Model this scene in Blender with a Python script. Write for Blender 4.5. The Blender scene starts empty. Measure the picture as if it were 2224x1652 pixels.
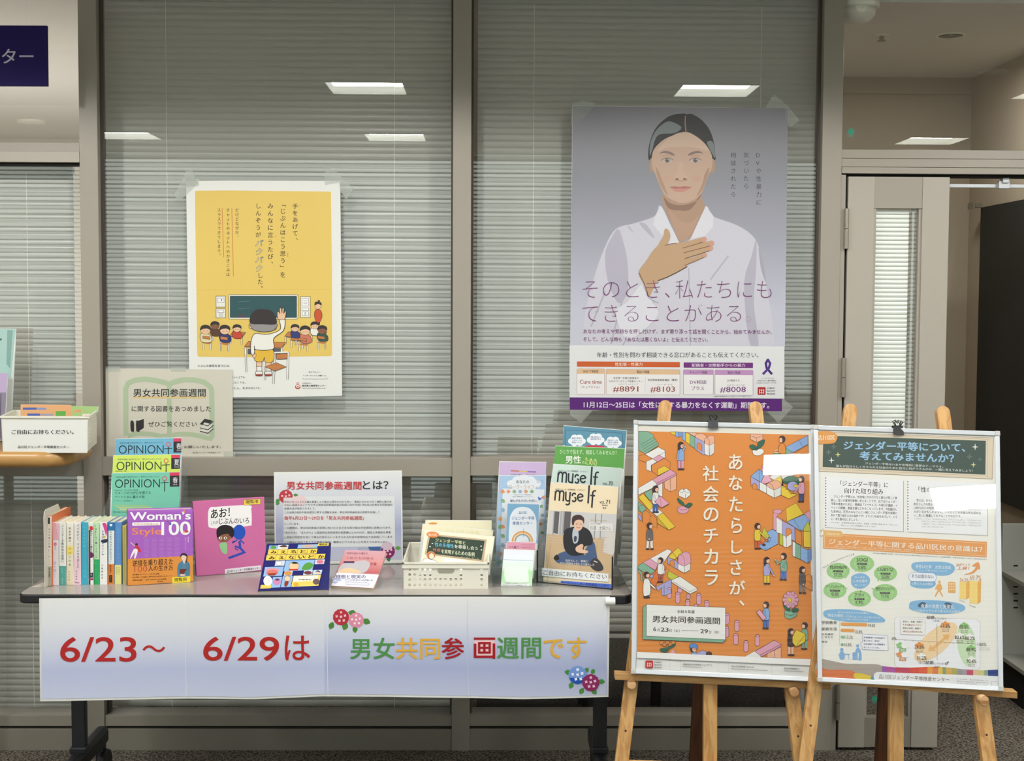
import bpy, bmesh, math, random
from mathutils import Vector, Matrix
random.seed(7)
S = bpy.context.scene; COL = S.collection
PI = math.pi

# ---------------------------------------------------------------- camera, world, exposure
FPX = 3000.0; CAM = Vector((0.0, -4.75, 1.553))
PITCH = math.atan(171/3000.0); YAW = math.radians(0.84); ROLL = 0.0048
_f0 = Vector((math.sin(YAW), math.cos(YAW), 0)); _r0 = Vector((math.cos(YAW), -math.sin(YAW), 0)); _u0 = Vector((0, 0, 1))
_f = _f0*math.cos(PITCH) - _u0*math.sin(PITCH); _u1 = _u0*math.cos(PITCH) + _f0*math.sin(PITCH)
_r = _r0*math.cos(ROLL) + _u1*math.sin(ROLL); _u = _u1*math.cos(ROLL) - _r0*math.sin(ROLL)
cd = bpy.data.cameras.new('camera'); cam = bpy.data.objects.new('camera', cd); COL.objects.link(cam)
cam.matrix_world = Matrix(((_r.x, _u.x, -_f.x, CAM.x), (_r.y, _u.y, -_f.y, CAM.y), (_r.z, _u.z, -_f.z, CAM.z), (0, 0, 0, 1)))
cd.sensor_fit = 'HORIZONTAL'; cd.sensor_width = 36; cd.lens = 36*FPX/2224; cd.clip_start = 0.05; cd.clip_end = 60
S.camera = cam
w = bpy.data.worlds.new('world'); S.world = w; w.use_nodes = True
w.node_tree.nodes['Background'].inputs[0].default_value = (0.75, 0.85, 1, 1); w.node_tree.nodes['Background'].inputs[1].default_value = 0.25
S.view_settings.view_transform = 'Standard'; S.view_settings.look = 'None'; S.view_settings.gamma = 1
S.view_settings.exposure = 0.55
LAMP = 30.0        # radiance of the ceiling panels
SPOT = 32.0        # power of the wall-washing downlights
DAY = 0.80         # radiance of the daylit window behind the camera
S.cycles.use_denoising = True; S.cycles.max_bounces = 7; S.cycles.transparent_max_bounces = 24; S.cycles.sample_clamp_indirect = 4

# ---------------------------------------------------------------- from photograph pixels to places in the room
def ray(px, py):
    return _f + _r*((px-1112)/FPX) - _u*((py-826)/FPX)
def P(px, py, Y):
    d = ray(px, py); return CAM + d*((Y-CAM.y)/d.y)
def PZ(px, py, z):
    d = ray(px, py); return CAM + d*((z-CAM.z)/d.z)
def lin(c):
    c = c/255.0
    return c/12.92 if c <= 0.04045 else ((c+0.055)/1.055)**2.4
def C(r, g=None, b=None, k=1.0):
    if g is None: g = b = r
    return (min(lin(r)*k, .95), min(lin(g)*k, .95), min(lin(b)*k, .95), 1)

# ---------------------------------------------------------------- materials
def mat(name, col=(.8, .8, .8, 1), rough=.5, metal=0, spec=.5, noise=0, nscale=40, bump=0, bscale=200, coat=0):
    m = bpy.data.materials.new(name); m.use_nodes = True; nt = m.node_tree; b = nt.nodes['Principled BSDF']
    b.inputs['Base Color'].default_value = col; b.inputs['Roughness'].default_value = rough; b.inputs['Metallic'].default_value = metal
    b.inputs['Specular IOR Level'].default_value = spec; b.inputs['Coat Weight'].default_value = coat
    tc = nt.nodes.new('ShaderNodeTexCoord')
    if noise:
        n = nt.nodes.new('ShaderNodeTexNoise'); n.inputs['Scale'].default_value = nscale; n.inputs['Detail'].default_value = 3
        nt.links.new(tc.outputs['Object'], n.inputs['Vector'])
        r = nt.nodes.new('ShaderNodeMapRange'); r.inputs[3].default_value = 1-noise; r.inputs[4].default_value = 1+noise
        nt.links.new(n.outputs['Fac'], r.inputs[0])
        mx = nt.nodes.new('ShaderNodeVectorMath'); mx.operation = 'SCALE'; mx.inputs[0].default_value = col[:3]
        nt.links.new(r.outputs[0], mx.inputs['Scale']); nt.links.new(mx.outputs[0], b.inputs['Base Color'])
    if bump:
        n2 = nt.nodes.new('ShaderNodeTexNoise'); n2.inputs['Scale'].default_value = bscale
        nt.links.new(tc.outputs['Object'], n2.inputs['Vector'])
        bp = nt.nodes.new('ShaderNodeBump'); bp.inputs['Strength'].default_value = bump; bp.inputs['Distance'].default_value = .002
        nt.links.new(n2.outputs['Fac'], bp.inputs['Height']); nt.links.new(bp.outputs[0], b.inputs['Normal'])
    return m
def emit(name, col, s):
    m = bpy.data.materials.new(name); m.use_nodes = True; nt = m.node_tree; nt.nodes.clear()
    e = nt.nodes.new('ShaderNodeEmission'); e.inputs[0].default_value = col; e.inputs[1].default_value = s
    o = nt.nodes.new('ShaderNodeOutputMaterial'); nt.links.new(e.outputs[0], o.inputs[0]); return m
def pane_mat(name, ior=1.5, rough=.0, tint=(1, 1, 1, 1), film=0.0, filmcol=(.8, .8, .8, 1)):
    m = bpy.data.materials.new(name); m.use_nodes = True; nt = m.node_tree; nt.nodes.clear()
    t = nt.nodes.new('ShaderNodeBsdfTransparent'); t.inputs[0].default_value = tint
    g = nt.nodes.new('ShaderNodeBsdfGlossy'); g.inputs['Roughness'].default_value = rough
    fr = nt.nodes.new('ShaderNodeFresnel'); fr.inputs[0].default_value = ior
    mx = nt.nodes.new('ShaderNodeMixShader'); o = nt.nodes.new('ShaderNodeOutputMaterial')
    ge = nt.nodes.new('ShaderNodeNewGeometry'); mu = nt.nodes.new('ShaderNodeMath'); mu.operation = 'MULTIPLY'; iv = nt.nodes.new('ShaderNodeMath'); iv.operation = 'SUBTRACT'; iv.inputs[0].default_value = 1
    nt.links.new(ge.outputs['Backfacing'], iv.inputs[1]); nt.links.new(fr.outputs[0], mu.inputs[0]); nt.links.new(iv.outputs[0], mu.inputs[1])
    nt.links.new(mu.outputs[0], mx.inputs[0]); base = t.outputs[0]
    if film:
        d = nt.nodes.new('ShaderNodeBsdfDiffuse'); d.inputs[0].default_value = filmcol
        m2 = nt.nodes.new('ShaderNodeMixShader'); m2.inputs[0].default_value = film
        nt.links.new(t.outputs[0], m2.inputs[1]); nt.links.new(d.outputs[0], m2.inputs[2]); base = m2.outputs[0]
    nt.links.new(base, mx.inputs[1]); nt.links.new(g.outputs[0], mx.inputs[2]); nt.links.new(mx.outputs[0], o.inputs[0]); return m
def print_mat(name, rough=.5, spec=.4, coat=0):
    m = bpy.data.materials.new(name); m.use_nodes = True; nt = m.node_tree; b = nt.nodes['Principled BSDF']
    a = nt.nodes.new('ShaderNodeAttribute'); a.attribute_name = 'ink'
    nt.links.new(a.outputs['Color'], b.inputs['Base Color']); b.inputs['Roughness'].default_value = rough
    b.inputs['Specular IOR Level'].default_value = spec; b.inputs['Coat Weight'].default_value = coat; b.inputs['Coat Roughness'].default_value = .03
    return m
def wood_mat(name, c1, c2, axis='X', scale=9, rough=.45):
    m = bpy.data.materials.new(name); m.use_nodes = True; nt = m.node_tree; b = nt.nodes['Principled BSDF']
    tc = nt.nodes.new('ShaderNodeTexCoord'); mp = nt.nodes.new('ShaderNodeMapping')
    mp.inputs['Scale'].default_value = (.06, 1, 1) if axis == 'X' else (1, 1, .06)
    n = nt.nodes.new('ShaderNodeTexNoise'); n.inputs['Scale'].default_value = scale*6; n.inputs['Detail'].default_value = 4; n.inputs['Distortion'].default_value = 1.2
    r = nt.nodes.new('ShaderNodeValToRGB'); r.color_ramp.elements[0].position = .35; r.color_ramp.elements[0].color = c2; r.color_ramp.elements[1].position = .6; r.color_ramp.elements[1].color = c1
    nt.links.new(tc.outputs['Object'], mp.inputs[0]); nt.links.new(mp.outputs[0], n.inputs['Vector']); nt.links.new(n.outputs['Fac'], r.inputs[0])
    nt.links.new(r.outputs[0], b.inputs['Base Color']); b.inputs['Roughness'].default_value = rough
    return m
def carpet_mat():
    m = bpy.data.materials.new('carpet'); m.use_nodes = True; nt = m.node_tree; b = nt.nodes['Principled BSDF']
    tc = nt.nodes.new('ShaderNodeTexCoord'); n = nt.nodes.new('ShaderNodeTexNoise'); n.inputs['Scale'].default_value = 130; n.inputs['Detail'].default_value = 6
    v = nt.nodes.new('ShaderNodeTexVoronoi'); v.inputs['Scale'].default_value = 160
    r = nt.nodes.new('ShaderNodeValToRGB'); e = r.color_ramp.elements
    e[0].position = .36; e[0].color = C(48, 42, 36); e[1].position = .66; e[1].color = C(150, 142, 130)
    bp = nt.nodes.new('ShaderNodeBump'); bp.inputs['Strength'].default_value = .8; bp.inputs['Distance'].default_value = .006
    nt.links.new(tc.outputs['Object'], n.inputs['Vector']); nt.links.new(tc.outputs['Object'], v.inputs['Vector'])
    nt.links.new(n.outputs['Fac'], r.inputs[0]); nt.links.new(r.outputs[0], b.inputs['Base Color'])
    nt.links.new(v.outputs['Distance'], bp.inputs['Height']); nt.links.new(bp.outputs[0], b.inputs['Normal'])
    b.inputs['Roughness'].default_value = .95; b.inputs['Specular IOR Level'].default_value = .1
    return m
M = dict(
    alu=mat('painted_aluminium', C(150, 143, 132), .38, .0, .5, noise=.02, nscale=300),
    alu2=mat('painted_aluminium_light', C(164, 157, 146), .38, .0, .5),
    base=mat('base_panel', C(138, 131, 120), .4),
    gap=mat('dark_gap', C(12, 11, 10), .9),
    gasket=mat('gasket', C(72, 62, 52), .6),
    gypsum=mat('plaster', C(226, 222, 214), .9, noise=.02, nscale=30),
    tanwall=mat('tan_wall', C(178, 166, 146), .85, noise=.03, nscale=60),
    carpet=carpet_mat(),
    glass=pane_mat('window_glass', 2.45),
    slat=mat('blind_slat', C(178, 179, 171), .35, noise=0),
    slatw=mat('bright_slat', C(244, 248, 240), .35),
    slat2=mat('window_blind_slat', C(150, 155, 150), .5),
    cord=mat('white_cord', C(235, 235, 225), .6),
    lampwhite=mat('lamp_housing', C(238, 238, 225), .4),
    day=emit('daylight', (.86, 1.0, .93, 1), DAY),
    lamp=emit('lamp_diffuser', (.97, 1.0, .98, 1), LAMP),
    black=mat('black_plastic', C(24, 23, 27), .45, bump=.15),
    blackpaint=mat('black_painted_steel', C(28, 29, 34), .4),
    laminate=mat('grey_laminate', C(158, 151, 144), .16, spec=.6, bump=.03, bscale=400),
    white=mat('white_plastic', C(220, 216, 202), .35),
    paper=mat('white_paper', C(216, 216, 212), .6),
    pages=mat('book_pages', C(206, 198, 172), .8, noise=.05, nscale=900),
    beige=mat('beige_steel', C(200, 194, 182), .4),
    woodx=wood_mat('pine_along_x', C(196, 156, 102), C(172, 126, 74), 'X'),
    woodz=wood_mat('pine_along_z', C(192, 150, 94), C(164, 116, 62), 'Z'),
    woodshade=wood_mat('pine_in_shade', C(92, 52, 22), C(70, 36, 14), 'Z'),  # same pine, with the shade on the rear leg put into its colour
    woodrim=wood_mat('beech_rim', C(180, 140, 84), C(164, 122, 68), 'X', 4, .3),
    hole=mat('drill_hole', C(60, 34, 16), .8),
    frame=mat('anodised_white', C(196, 199, 203), .3, .15),
    chrome=mat('brushed_hinge', C(150, 143, 130), .35, .6),
    acryl=pane_mat('clear_acrylic', 1.5, .02, (.93, .95, .95, 1), .05, (.6, .62, .62, 1)),
    tape=pane_mat('clear_tape', 1.6, .12, (.95, .96, .95, 1), .13, (.75, .77, .74, 1)),
    cover=pane_mat('clear_board_cover', 1.45, .0),
    blackboard=mat('black_panel', C(34, 34, 30), .7, noise=.15, nscale=700),
    steelgrey=mat('shelf_grey', C(168, 168, 160), .45),
    ink=print_mat('printed_ink'), inkgloss=print_mat('glossy_print', .12, .5), inkmatte=print_mat('matte_print', .8, .2),
)

# ---------------------------------------------------------------- mesh helpers
class MB:
    def __init__(s): s.v = []; s.f = []
    def add(s, vs, fs):
        n = len(s.v); s.v += [Vector(v) for v in vs]; s.f += [[i+n for i in f] for f in fs]; return s
    def box(s, x0, x1, y0, y1, z0, z1):
        if x0 > x1: x0, x1 = x1, x0
        if y0 > y1: y0, y1 = y1, y0
        if z0 > z1: z0, z1 = z1, z0
        return s.add([(x0, y0, z0), (x1, y0, z0), (x1, y1, z0), (x0, y1, z0), (x0, y0, z1), (x1, y0, z1), (x1, y1, z1), (x0, y1, z1)],
                     [[3, 2, 1, 0], [4, 5, 6, 7], [0, 1, 5, 4], [1, 2, 6, 5], [2, 3, 7, 6], [3, 0, 4, 7]])
    def prism(s, pts, off):                       # polygon pts (3D) pushed by the vector off
        n = len(pts); pts = [Vector(p) for p in pts]; off = Vector(off)
        vs = pts + [p+off for p in pts]
        fs = [list(range(n)), list(range(2*n-1, n-1, -1))] + [[(i+1) % n, i, n+i, n+(i+1) % n] for i in range(n)]
        return s.add(vs, fs)
    def tube(s, pts, r, n=10, caps=True, r2=None):
        pts = [Vector(p) for p in pts]; rings = []
        for i, p in enumerate(pts):
            t = (pts[min(i+1, len(pts)-1)] - pts[max(i-1, 0)]).normalized()
            a = t.cross(Vector((0, 0, 1)) if abs(t.z) < .9 else Vector((1, 0, 0))).normalized(); b = t.cross(a)
            rr = r if r2 is None else r+(r2-r)*i/(len(pts)-1)
            rings.append([p+(a*math.cos(2*PI*k/n)+b*math.sin(2*PI*k/n))*rr for k in range(n)])
        vs = [v for r_ in rings for v in r_]; fs = []
        for i in range(len(pts)-1):
            for k in range(n): fs.append([i*n+k, i*n+(k+1) % n, (i+1)*n+(k+1) % n, (i+1)*n+k])
        if caps: fs += [list(range(n-1, -1, -1)), list(range((len(pts)-1)*n, len(pts)*n))]
        return s.add(vs, fs)
    def lathe(s, prof, centre, n=24, axis='Z'):
        cx, cy, cz = centre; vs = []; fs = []
        for r, h in prof:
            for k in range(n):
                a = 2*PI*k/n
                vs.append((cx+r*math.cos(a), cy+r*math.sin(a), cz+h) if axis == 'Z' else (cx+r*math.cos(a), cy+h, cz+r*math.sin(a)))
        for i in range(len(prof)-1):
            for k in range(n): fs.append([i*n+k, i*n+(k+1) % n, (i+1)*n+(k+1) % n, (i+1)*n+k])
        fs += [list(range(n)), list(range((len(prof)-1)*n, len(prof)*n))]
        return s.add(vs, fs)
    def bar(s, a, b, wv, tv):                     # rectangular bar from a to b with half-width vectors wv and tv
        a, b, wv, tv = map(Vector, (a, b, wv, tv))
        return s.prism([a-wv-tv, a+wv-tv, a+wv+tv, a-wv+tv], b-a)
def link(name, mb, m, parent=None, bevel=0, smooth=False, seg=2):
    me = bpy.data.meshes.new(name)
    root = parent
    while root is not None and root.parent is not None: root = root.parent
    if parent is None and mb.v:
        xs = [v.x for v in mb.v]; ys = [v.y for v in mb.v]; zs = [v.z for v in mb.v]
        L = Vector(((min(xs)+max(xs))/2, (min(ys)+max(ys))/2, min(zs)))
    else: L = root['_o'] if root is not None and '_o' in root else Vector((0, 0, 0))
    L = Vector(L)
    me.from_pydata([v-L for v in mb.v], [], mb.f); me.update()
    o = bpy.data.objects.new(name, me); COL.objects.link(o)
    if parent is None: o.location = L; o['_o'] = list(L)
    else: o.parent = parent
    bm = bmesh.new(); bm.from_mesh(me); bmesh.ops.recalc_face_normals(bm, faces=bm.faces); bm.to_mesh(me); bm.free()
    if m: me.materials.append(m)
    if bevel:
        b = o.modifiers.new('bevel', 'BEVEL'); b.width = bevel; b.segments = seg; b.limit_method = 'ANGLE'; b.angle_limit = .6
    if smooth:
        for p in me.polygons: p.use_smooth = True
    return o
def tag(o, label=None, cat=None, group=None, kind=None):
    if label: o['label'] = label
    if cat: o['category'] = cat
    if group: o['group'] = group
    if kind: o['kind'] = kind
    return o
def thing(name, loc, label, cat, group=None):
    o = bpy.data.objects.new(name, None); COL.objects.link(o); o.location = loc; o['_o'] = list(loc); o.empty_display_size = .05
    return tag(o, label, cat, group)
def struct(name, mb, m, parent=None, **k):
    o = link(name, mb, m, parent, **k)
    if parent is None: o['kind'] = 'structure'
    return o
def sroot(name, loc):
    o = bpy.data.objects.new(name, None); COL.objects.link(o); o.location = loc; o['_o'] = list(loc); o['kind'] = 'structure'; return o
def B(*a): return MB().box(*a)

# ---------------------------------------------------------------- flat print
_txt = {}
def glyphs(body, off, res):
    key = (body, off, res)
    if key not in _txt:
        c = bpy.data.curves.new('t', 'FONT'); c.body = body; c.offset = off; c.resolution_u = res
        o = bpy.data.objects.new('t', c); COL.objects.link(o)
        e = o.evaluated_get(bpy.context.evaluated_depsgraph_get()); me = e.to_mesh()
        _txt[key] = ([(v.co.x, v.co.y) for v in me.vertices], [list(p.vertices) for p in me.polygons])
        e.to_mesh_clear(); bpy.data.objects.remove(o); bpy.data.curves.remove(c)
    return _txt[key]
class Art:
    """flat print lying on the plane through three places; coordinates are those of the sheet as the photograph shows it"""
    def __init__(s, a, b, c, lh=.00012, gain=1.0, lift=.0004):
        s.o = a; n = (b-a).cross(c-a).normalized()
        if n.dot(CAM-a) < 0: n = -n
        s.n = n; s.lh = lh; s.lift = lift; s.k = gain; s.v = []; s.f = []; s.c = []; s.L = 1; s.T = (0, 0, 1); s.warp = None
    def at(s, ox, oy, sc): s.T = (ox, oy, sc); return s
    def q(s, x, y, l=0):
        if s.warp: l = l + s.warp(x, y)
        d = ray(x, y); p = CAM + d*((s.o-CAM).dot(s.n)/d.dot(s.n)); return p + s.n*l
    def _put(s, pts, faces, cols, l):
        if l is None: l = s.L
        s.cnt = (getattr(s, 'cnt', 0)+1) % 40; n = len(s.v); h = s.lift+(l+s.cnt*.022)*s.lh
        ox, oy, sc = s.T
        s.v += [s.q(x/sc+ox, y/sc+oy, h) for x, y in pts]; s.f += [[i+n for i in f] for f in faces]
        if isinstance(cols, tuple) and not isinstance(cols[0], (list, tuple)): cols = [cols]*len(pts)
        s.c += [(min(c[0]*s.k, .95), min(c[1]*s.k, .95), min(c[2]*s.k, .95), 1) for c in cols]
    def poly(s, pts, col, l=None): s._put(pts, [list(range(len(pts)))], col, l)
    def blob(s, pts, col, l=None, n=6, line=0, lc=None):
        m = len(pts); out = []
        for i in range(m):
            p0, p1, p2, p3 = pts[i-1], pts[i], pts[(i+1) % m], pts[(i+2) % m]
            for k in range(n):
                t = k/n
                out.append(tuple(.5*((2*p1[j])+(-p0[j]+p2[j])*t+(2*p0[j]-5*p1[j]+4*p2[j]-p3[j])*t*t+(-p0[j]+3*p1[j]-3*p2[j]+p3[j])*t**3) for j in (0, 1)))
        s.poly(out, col, l)
        if line: s.line(out+[out[0]], line, lc or C(50, 35, 30), (l if l is not None else s.L)+1)
    def rect(s, x0, y0, x1, y1, col, l=None, sl=0, ln=0, lc=None):
        d = (x1-x0)*sl; pts = [(x0, y0), (x1, y0+d), (x1, y1+d), (x0, y1)]; s.poly(pts, col, l)
        if ln: s.line(pts+[pts[0]], ln, lc or C(50, 35, 30), (l if l is not None else s.L)+1)
    def rrect(s, x0, y0, x1, y1, r, col, l=None, sl=0, ln=0, lc=None, tilt=0):
        pts = []
        for cx, cy, a0 in ((x1-r, y0+r, -90), (x1-r, y1-r, 0), (x0+r, y1-r, 90), (x0+r, y0+r, 180)):
            for k in range(5):
                a = math.radians(a0+k*22.5); x = cx+r*math.cos(a); y = cy+r*math.sin(a)
                pts.append((x+(y-y0)*tilt, y+(x-x0)*sl))
        s.poly(pts, col, l)
        if ln: s.line(pts+[pts[0]], ln, lc or C(50, 35, 30), (l if l is not None else s.L)+1)
    def ell(s, cx, cy, rx, ry, col, l=None, n=20, rot=0, ln=0, lc=None):
        c_, s_ = math.cos(rot), math.sin(rot)
        pts = [(cx+rx*math.cos(2*PI*k/n)*c_-ry*math.sin(2*PI*k/n)*s_, cy+rx*math.cos(2*PI*k/n)*s_+ry*math.sin(2*PI*k/n)*c_) for k in range(n)]
        s.poly(pts, col, l)
        if ln: s.line(pts+[pts[0]], ln, lc or C(50, 35, 30), (l if l is not None else s.L)+1)
    def line(s, pts, wd, col, l=None):            # one mitred ribbon
        p = [pts[0]]
        for q in pts[1:]:
            if math.hypot(q[0]-p[-1][0], q[1]-p[-1][1]) > 1e-6: p.append(q)
        if len(p) < 2: return
        closed = len(p) > 3 and math.hypot(p[0][0]-p[-1][0], p[0][1]-p[-1][1]) < 1e-6
        if closed: p = p[:-1]
        n = len(p); vs = []; h = wd/2
        def nrm(a, b):
            dx, dy = b[0]-a[0], b[1]-a[1]; L_ = math.hypot(dx, dy); return (-dy/L_, dx/L_)
        for i in range(n):
            if closed or 0 < i < n-1:
                n1 = nrm(p[i-1], p[i]); n2 = nrm(p[i], p[(i+1) % n]); mx, my = n1[0]+n2[0], n1[1]+n2[1]; mm = math.hypot(mx, my)
                if mm < .5: mx, my = n2; k = 1.0
                else: mx, my = mx/mm, my/mm; k = min(1/max(mx*n1[0]+my*n1[1], .4), 1.6)
            else: mx, my = nrm(p[0], p[1]) if i == 0 else nrm(p[-2], p[-1]); k = 1
            ex = ey = 0
            if not closed and i in (0, n-1):
                d = (my, -mx); sg = -.35 if i == 0 else .35; ex, ey = d[0]*h*sg, d[1]*h*sg
            vs += [(p[i][0]+mx*h*k+ex, p[i][1]+my*h*k+ey), (p[i][0]-mx*h*k+ex, p[i][1]-my*h*k+ey)]
        fs = [[2*i, 2*i+1, 2*i+3, 2*i+2] for i in range(n-1)]
        if closed: fs.append([2*n-2, 2*n-1, 1, 0])
        s._put(vs, fs, col, l)
    def grad(s, quad, stops, l=0, n=12, m=1):     # quad TL TR BR BL; stops [(t, colour)] from top to bottom
        (ax, ay), (bx, by), (cx, cy), (dx, dy) = quad; pts = []; cols = []; fs = []
        ts = sorted(set([i/n for i in range(n+1)]+[t for t, _ in stops]))
        for t in ts:
            for (t0, c0), (t1, c1) in zip(stops[:-1], stops[1:]):
                if t0 <= t <= t1: break
            u = (t-t0)/max(t1-t0, 1e-6); col = tuple(c0[i]+(c1[i]-c0[i])*u for i in range(3))+(1,)
            for j in range(m+1):
                h = j/m; pts.append(((ax+(dx-ax)*t)*(1-h)+(bx+(cx-bx)*t)*h, (ay+(dy-ay)*t)*(1-h)+(by+(cy-by)*t)*h)); cols.append(col)
        for i in range(len(ts)-1):
            for j in range(m):
                a = i*(m+1)+j; fs.append([a, a+1, a+m+2, a+m+1])
        s._put(pts, fs, cols, l)
    def _glyph(s, fn, body, b, col, l, big):      # heavier strokes: the same glyphs laid again a hair aside
        vs, fs = glyphs(body, min(b, 0), 6 if big else 2)
        if not vs: return
        b = max(b, 0)*.62
        sh = [(0, 0)] if b < .003 else ([(-b, -b*.8), (b, -b*.8), (b, b*.8), (-b, b*.8)] if big else [(-b, 0), (b, 0)])
        for i, (dx, dy) in enumerate(sh): s._put(fn([(x+dx, y+dy) for x, y in vs]), fs, col, l+i*.12)
    def text(s, body, x0, y0, x1, y1, col, bold=0, sl=0, l=None, res=2, it=0):
        vs, fs = glyphs(body, min(bold, 0), 2)
        if not vs: return
        xs = [v[0] for v in vs]; ys = [v[1] for v in vs]; b = max(bold, 0)*.62; ax, bx, ay, by = min(xs)-b, max(xs)+b, min(ys)-b*.8, max(ys)+b*.8
        def fn(v):
            o = []
            for x, y in v:
                u = (x-ax)/max(bx-ax, 1e-6); t = (y-ay)/max(by-ay, 1e-6); X = x0+(x1-x0)*u + it*(y1-y0)*t; o.append((X, y1+(y0-y1)*t+(X-x0)*sl))
            return o
        s._glyph(fn, body, bold, col, (l if l is not None else s.L+2), (y1-y0)/s.T[2] > 14)
    def vtext(s, body, xc, y0, y1, sz, col, bold=0, l=None, res=2, lean=0, slant=0):   # one column, cells from y0 to y1
        n = len(body); st = (y1-y0)/n
        for i, ch in enumerate(body):
            if ch in ' \u3000': continue
            yc = y0+(i+.5)*st; xx = xc+lean*(yc-y0)
            def fn(v):
                o = []
                for x, y in v:
                    X, Y = x-.5, y-.38
                    if ch in 'ー〜（）「」～': X, Y = Y, -X
                    if ch in '、。': X, Y = X+.6, Y+.5
                    o.append((xx+(X+slant*Y)*sz, yc-Y*sz))
                return o
            s._glyph(fn, ch, bold, col, (l if l is not None else s.L+2), sz/s.T[2] > 14)
    def build(s, name, m, parent):
        mb = MB(); mb.v = s.v; mb.f = s.f
        me = bpy.data.meshes.new(name); root = parent
        while root is not None and root.parent is not None: root = root.parent
        L = Vector(root['_o']) if root is not None else Vector((0, 0, 0))
        me.from_pydata([v-L for v in s.v], [], s.f); me.update()
        a = me.color_attributes.new('ink', 'FLOAT_COLOR', 'POINT'); a.data.foreach_set('color', [x for c in s.c for x in c])
        me.materials.append(m); o = bpy.data.objects.new(name, me); COL.objects.link(o); o.parent = parent
        return o
    def slab(s, pts, t, front=0, flat=False):     # the sheet itself: outline pushed back by t
        ox, oy, sc = s.T; d = -s.n
        if flat: d = Vector((d.x, d.y, 0)).normalized()
        return MB().prism([s.q(x/sc+ox, y/sc+oy, front) for x, y in pts], d*t)
# ================================================================ the room
ZC = 2.60
struct('floor', B(-5, 5.5, -5.3, 4.6, -.06, 0), M['carpet'])
struct('ceiling', B(-5, 5.5, -5.3, 0.02, ZC+.14, ZC+.2), M['gypsum'])
struct('wall_left', B(-5.06, -5, -5.3, 4.6, 0, ZC+.2), M['gypsum'])
struct('wall_right', B(5.5, 5.56, -5.3, 4.6, 0, ZC+.2), M['gypsum'])
# ceiling skin with openings for the recessed lamps
LX = [-2.34-1.72, -2.34, -.62, 1.10, 2.82, 4.54]; LY = [-2.13, -4.17]; LW = .192
DX = [-3.35+1.4*i for i in range(6)]; DY = -1.5
cb = MB()
ys = sorted([-5.3, 0.02]+[y-LW for y in LY]+[y+LW for y in LY])
xs = sorted([-5, 5.5]+[x-LW for x in LX]+[x+LW for x in LX])
for i in range(len(ys)-1):
    for j in range(len(xs)-1):
        cx = (xs[j]+xs[j+1])/2; cy = (ys[i]+ys[i+1])/2
        if any(abs(cx-x) < LW for x in LX) and any(abs(cy-y) < LW for y in LY): continue
        cb.box(xs[j], xs[j+1], ys[i], ys[i+1], ZC, ZC+.02)
struct('trim_ceiling', cb, M['gypsum'])['label'] = 'white suspended ceiling face around the recessed lamps'
k = 0
for iy, y in enumerate(LY):
    for ix, x in enumerate(LX):
        t = thing('ceiling_light', (x, y, ZC), 'square recessed ceiling panel, %s row, %s from the wall at left' % (('nearest the glass', 'second from the glass')[iy], ('first', 'second', 'third', 'fourth', 'fifth', 'sixth')[ix]), 'light', 'square ceiling panels')
        h = MB(); d = .04
        for a in ((x-LW, x-LW+.008, y-LW, y+LW), (x+LW-.008, x+LW, y-LW, y+LW), (x-LW+.008, x+LW-.008, y-LW, y-LW+.008), (x-LW+.008, x+LW-.008, y+LW-.008, y+LW)):
            h.box(a[0], a[1], a[2], a[3], ZC-.004, ZC+d)
        link('housing', h, M['lampwhite'], t)
        link('diffuser', B(x-LW+.008, x+LW-.008, y-LW+.008, y+LW-.008, ZC+d-.004, ZC+d), M['lamp'], t)
for i, x in enumerate(DX):
    t = thing('downlight', (x, DY, ZC), 'round recessed wall-washing downlight close to the glass, %s from the wall at left' % ('first', 'second', 'third', 'fourth', 'fifth', 'sixth')[i], 'light', 'wall-washing downlights')
    link('ring', MB().lathe([(.07, 0), (.07, -.004), (.056, -.004)], (x, DY, ZC), 28), M['lampwhite'], t)
    l = bpy.data.lights.new('lamp', 'SPOT'); l.energy = SPOT; l.spot_size = math.radians(160); l.spot_blend = .18; l.shadow_soft_size = .035; l.color = (1, .975, .93)
    o = bpy.data.objects.new('lamp', l); COL.objects.link(o); o.location = (x, DY, ZC-.03)
# window wall behind the camera: daylight through open blinds
struct('wall_back', MB().box(-5, 5.5, -5.36, -5.3, 2.56, ZC+.2).box(-5, 5.5, -5.36, -5.3, 0, .10), M['alu'])
wb = sroot('window_5', (0, -5.3, .1))
link('pane', B(-5, 5.5, -5.29, -5.28, .1, 2.56), M['day'], wb)
sb = MB(); z = .13
while z < 2.55:
    sb.box(-5, 5.5, -5.2, -5.17, z, z+.0095); z += .0307
o = link('slat', sb, M['slat2'], wb); o['kind'] = 'stuff'
mb_ = MB()
for x in (-4.95, 5.45): mb_.box(x-.03, x+.03, -5.28, -5.21, .1, 2.56)
link('window_frame', mb_, M['alu'], wb)

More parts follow.
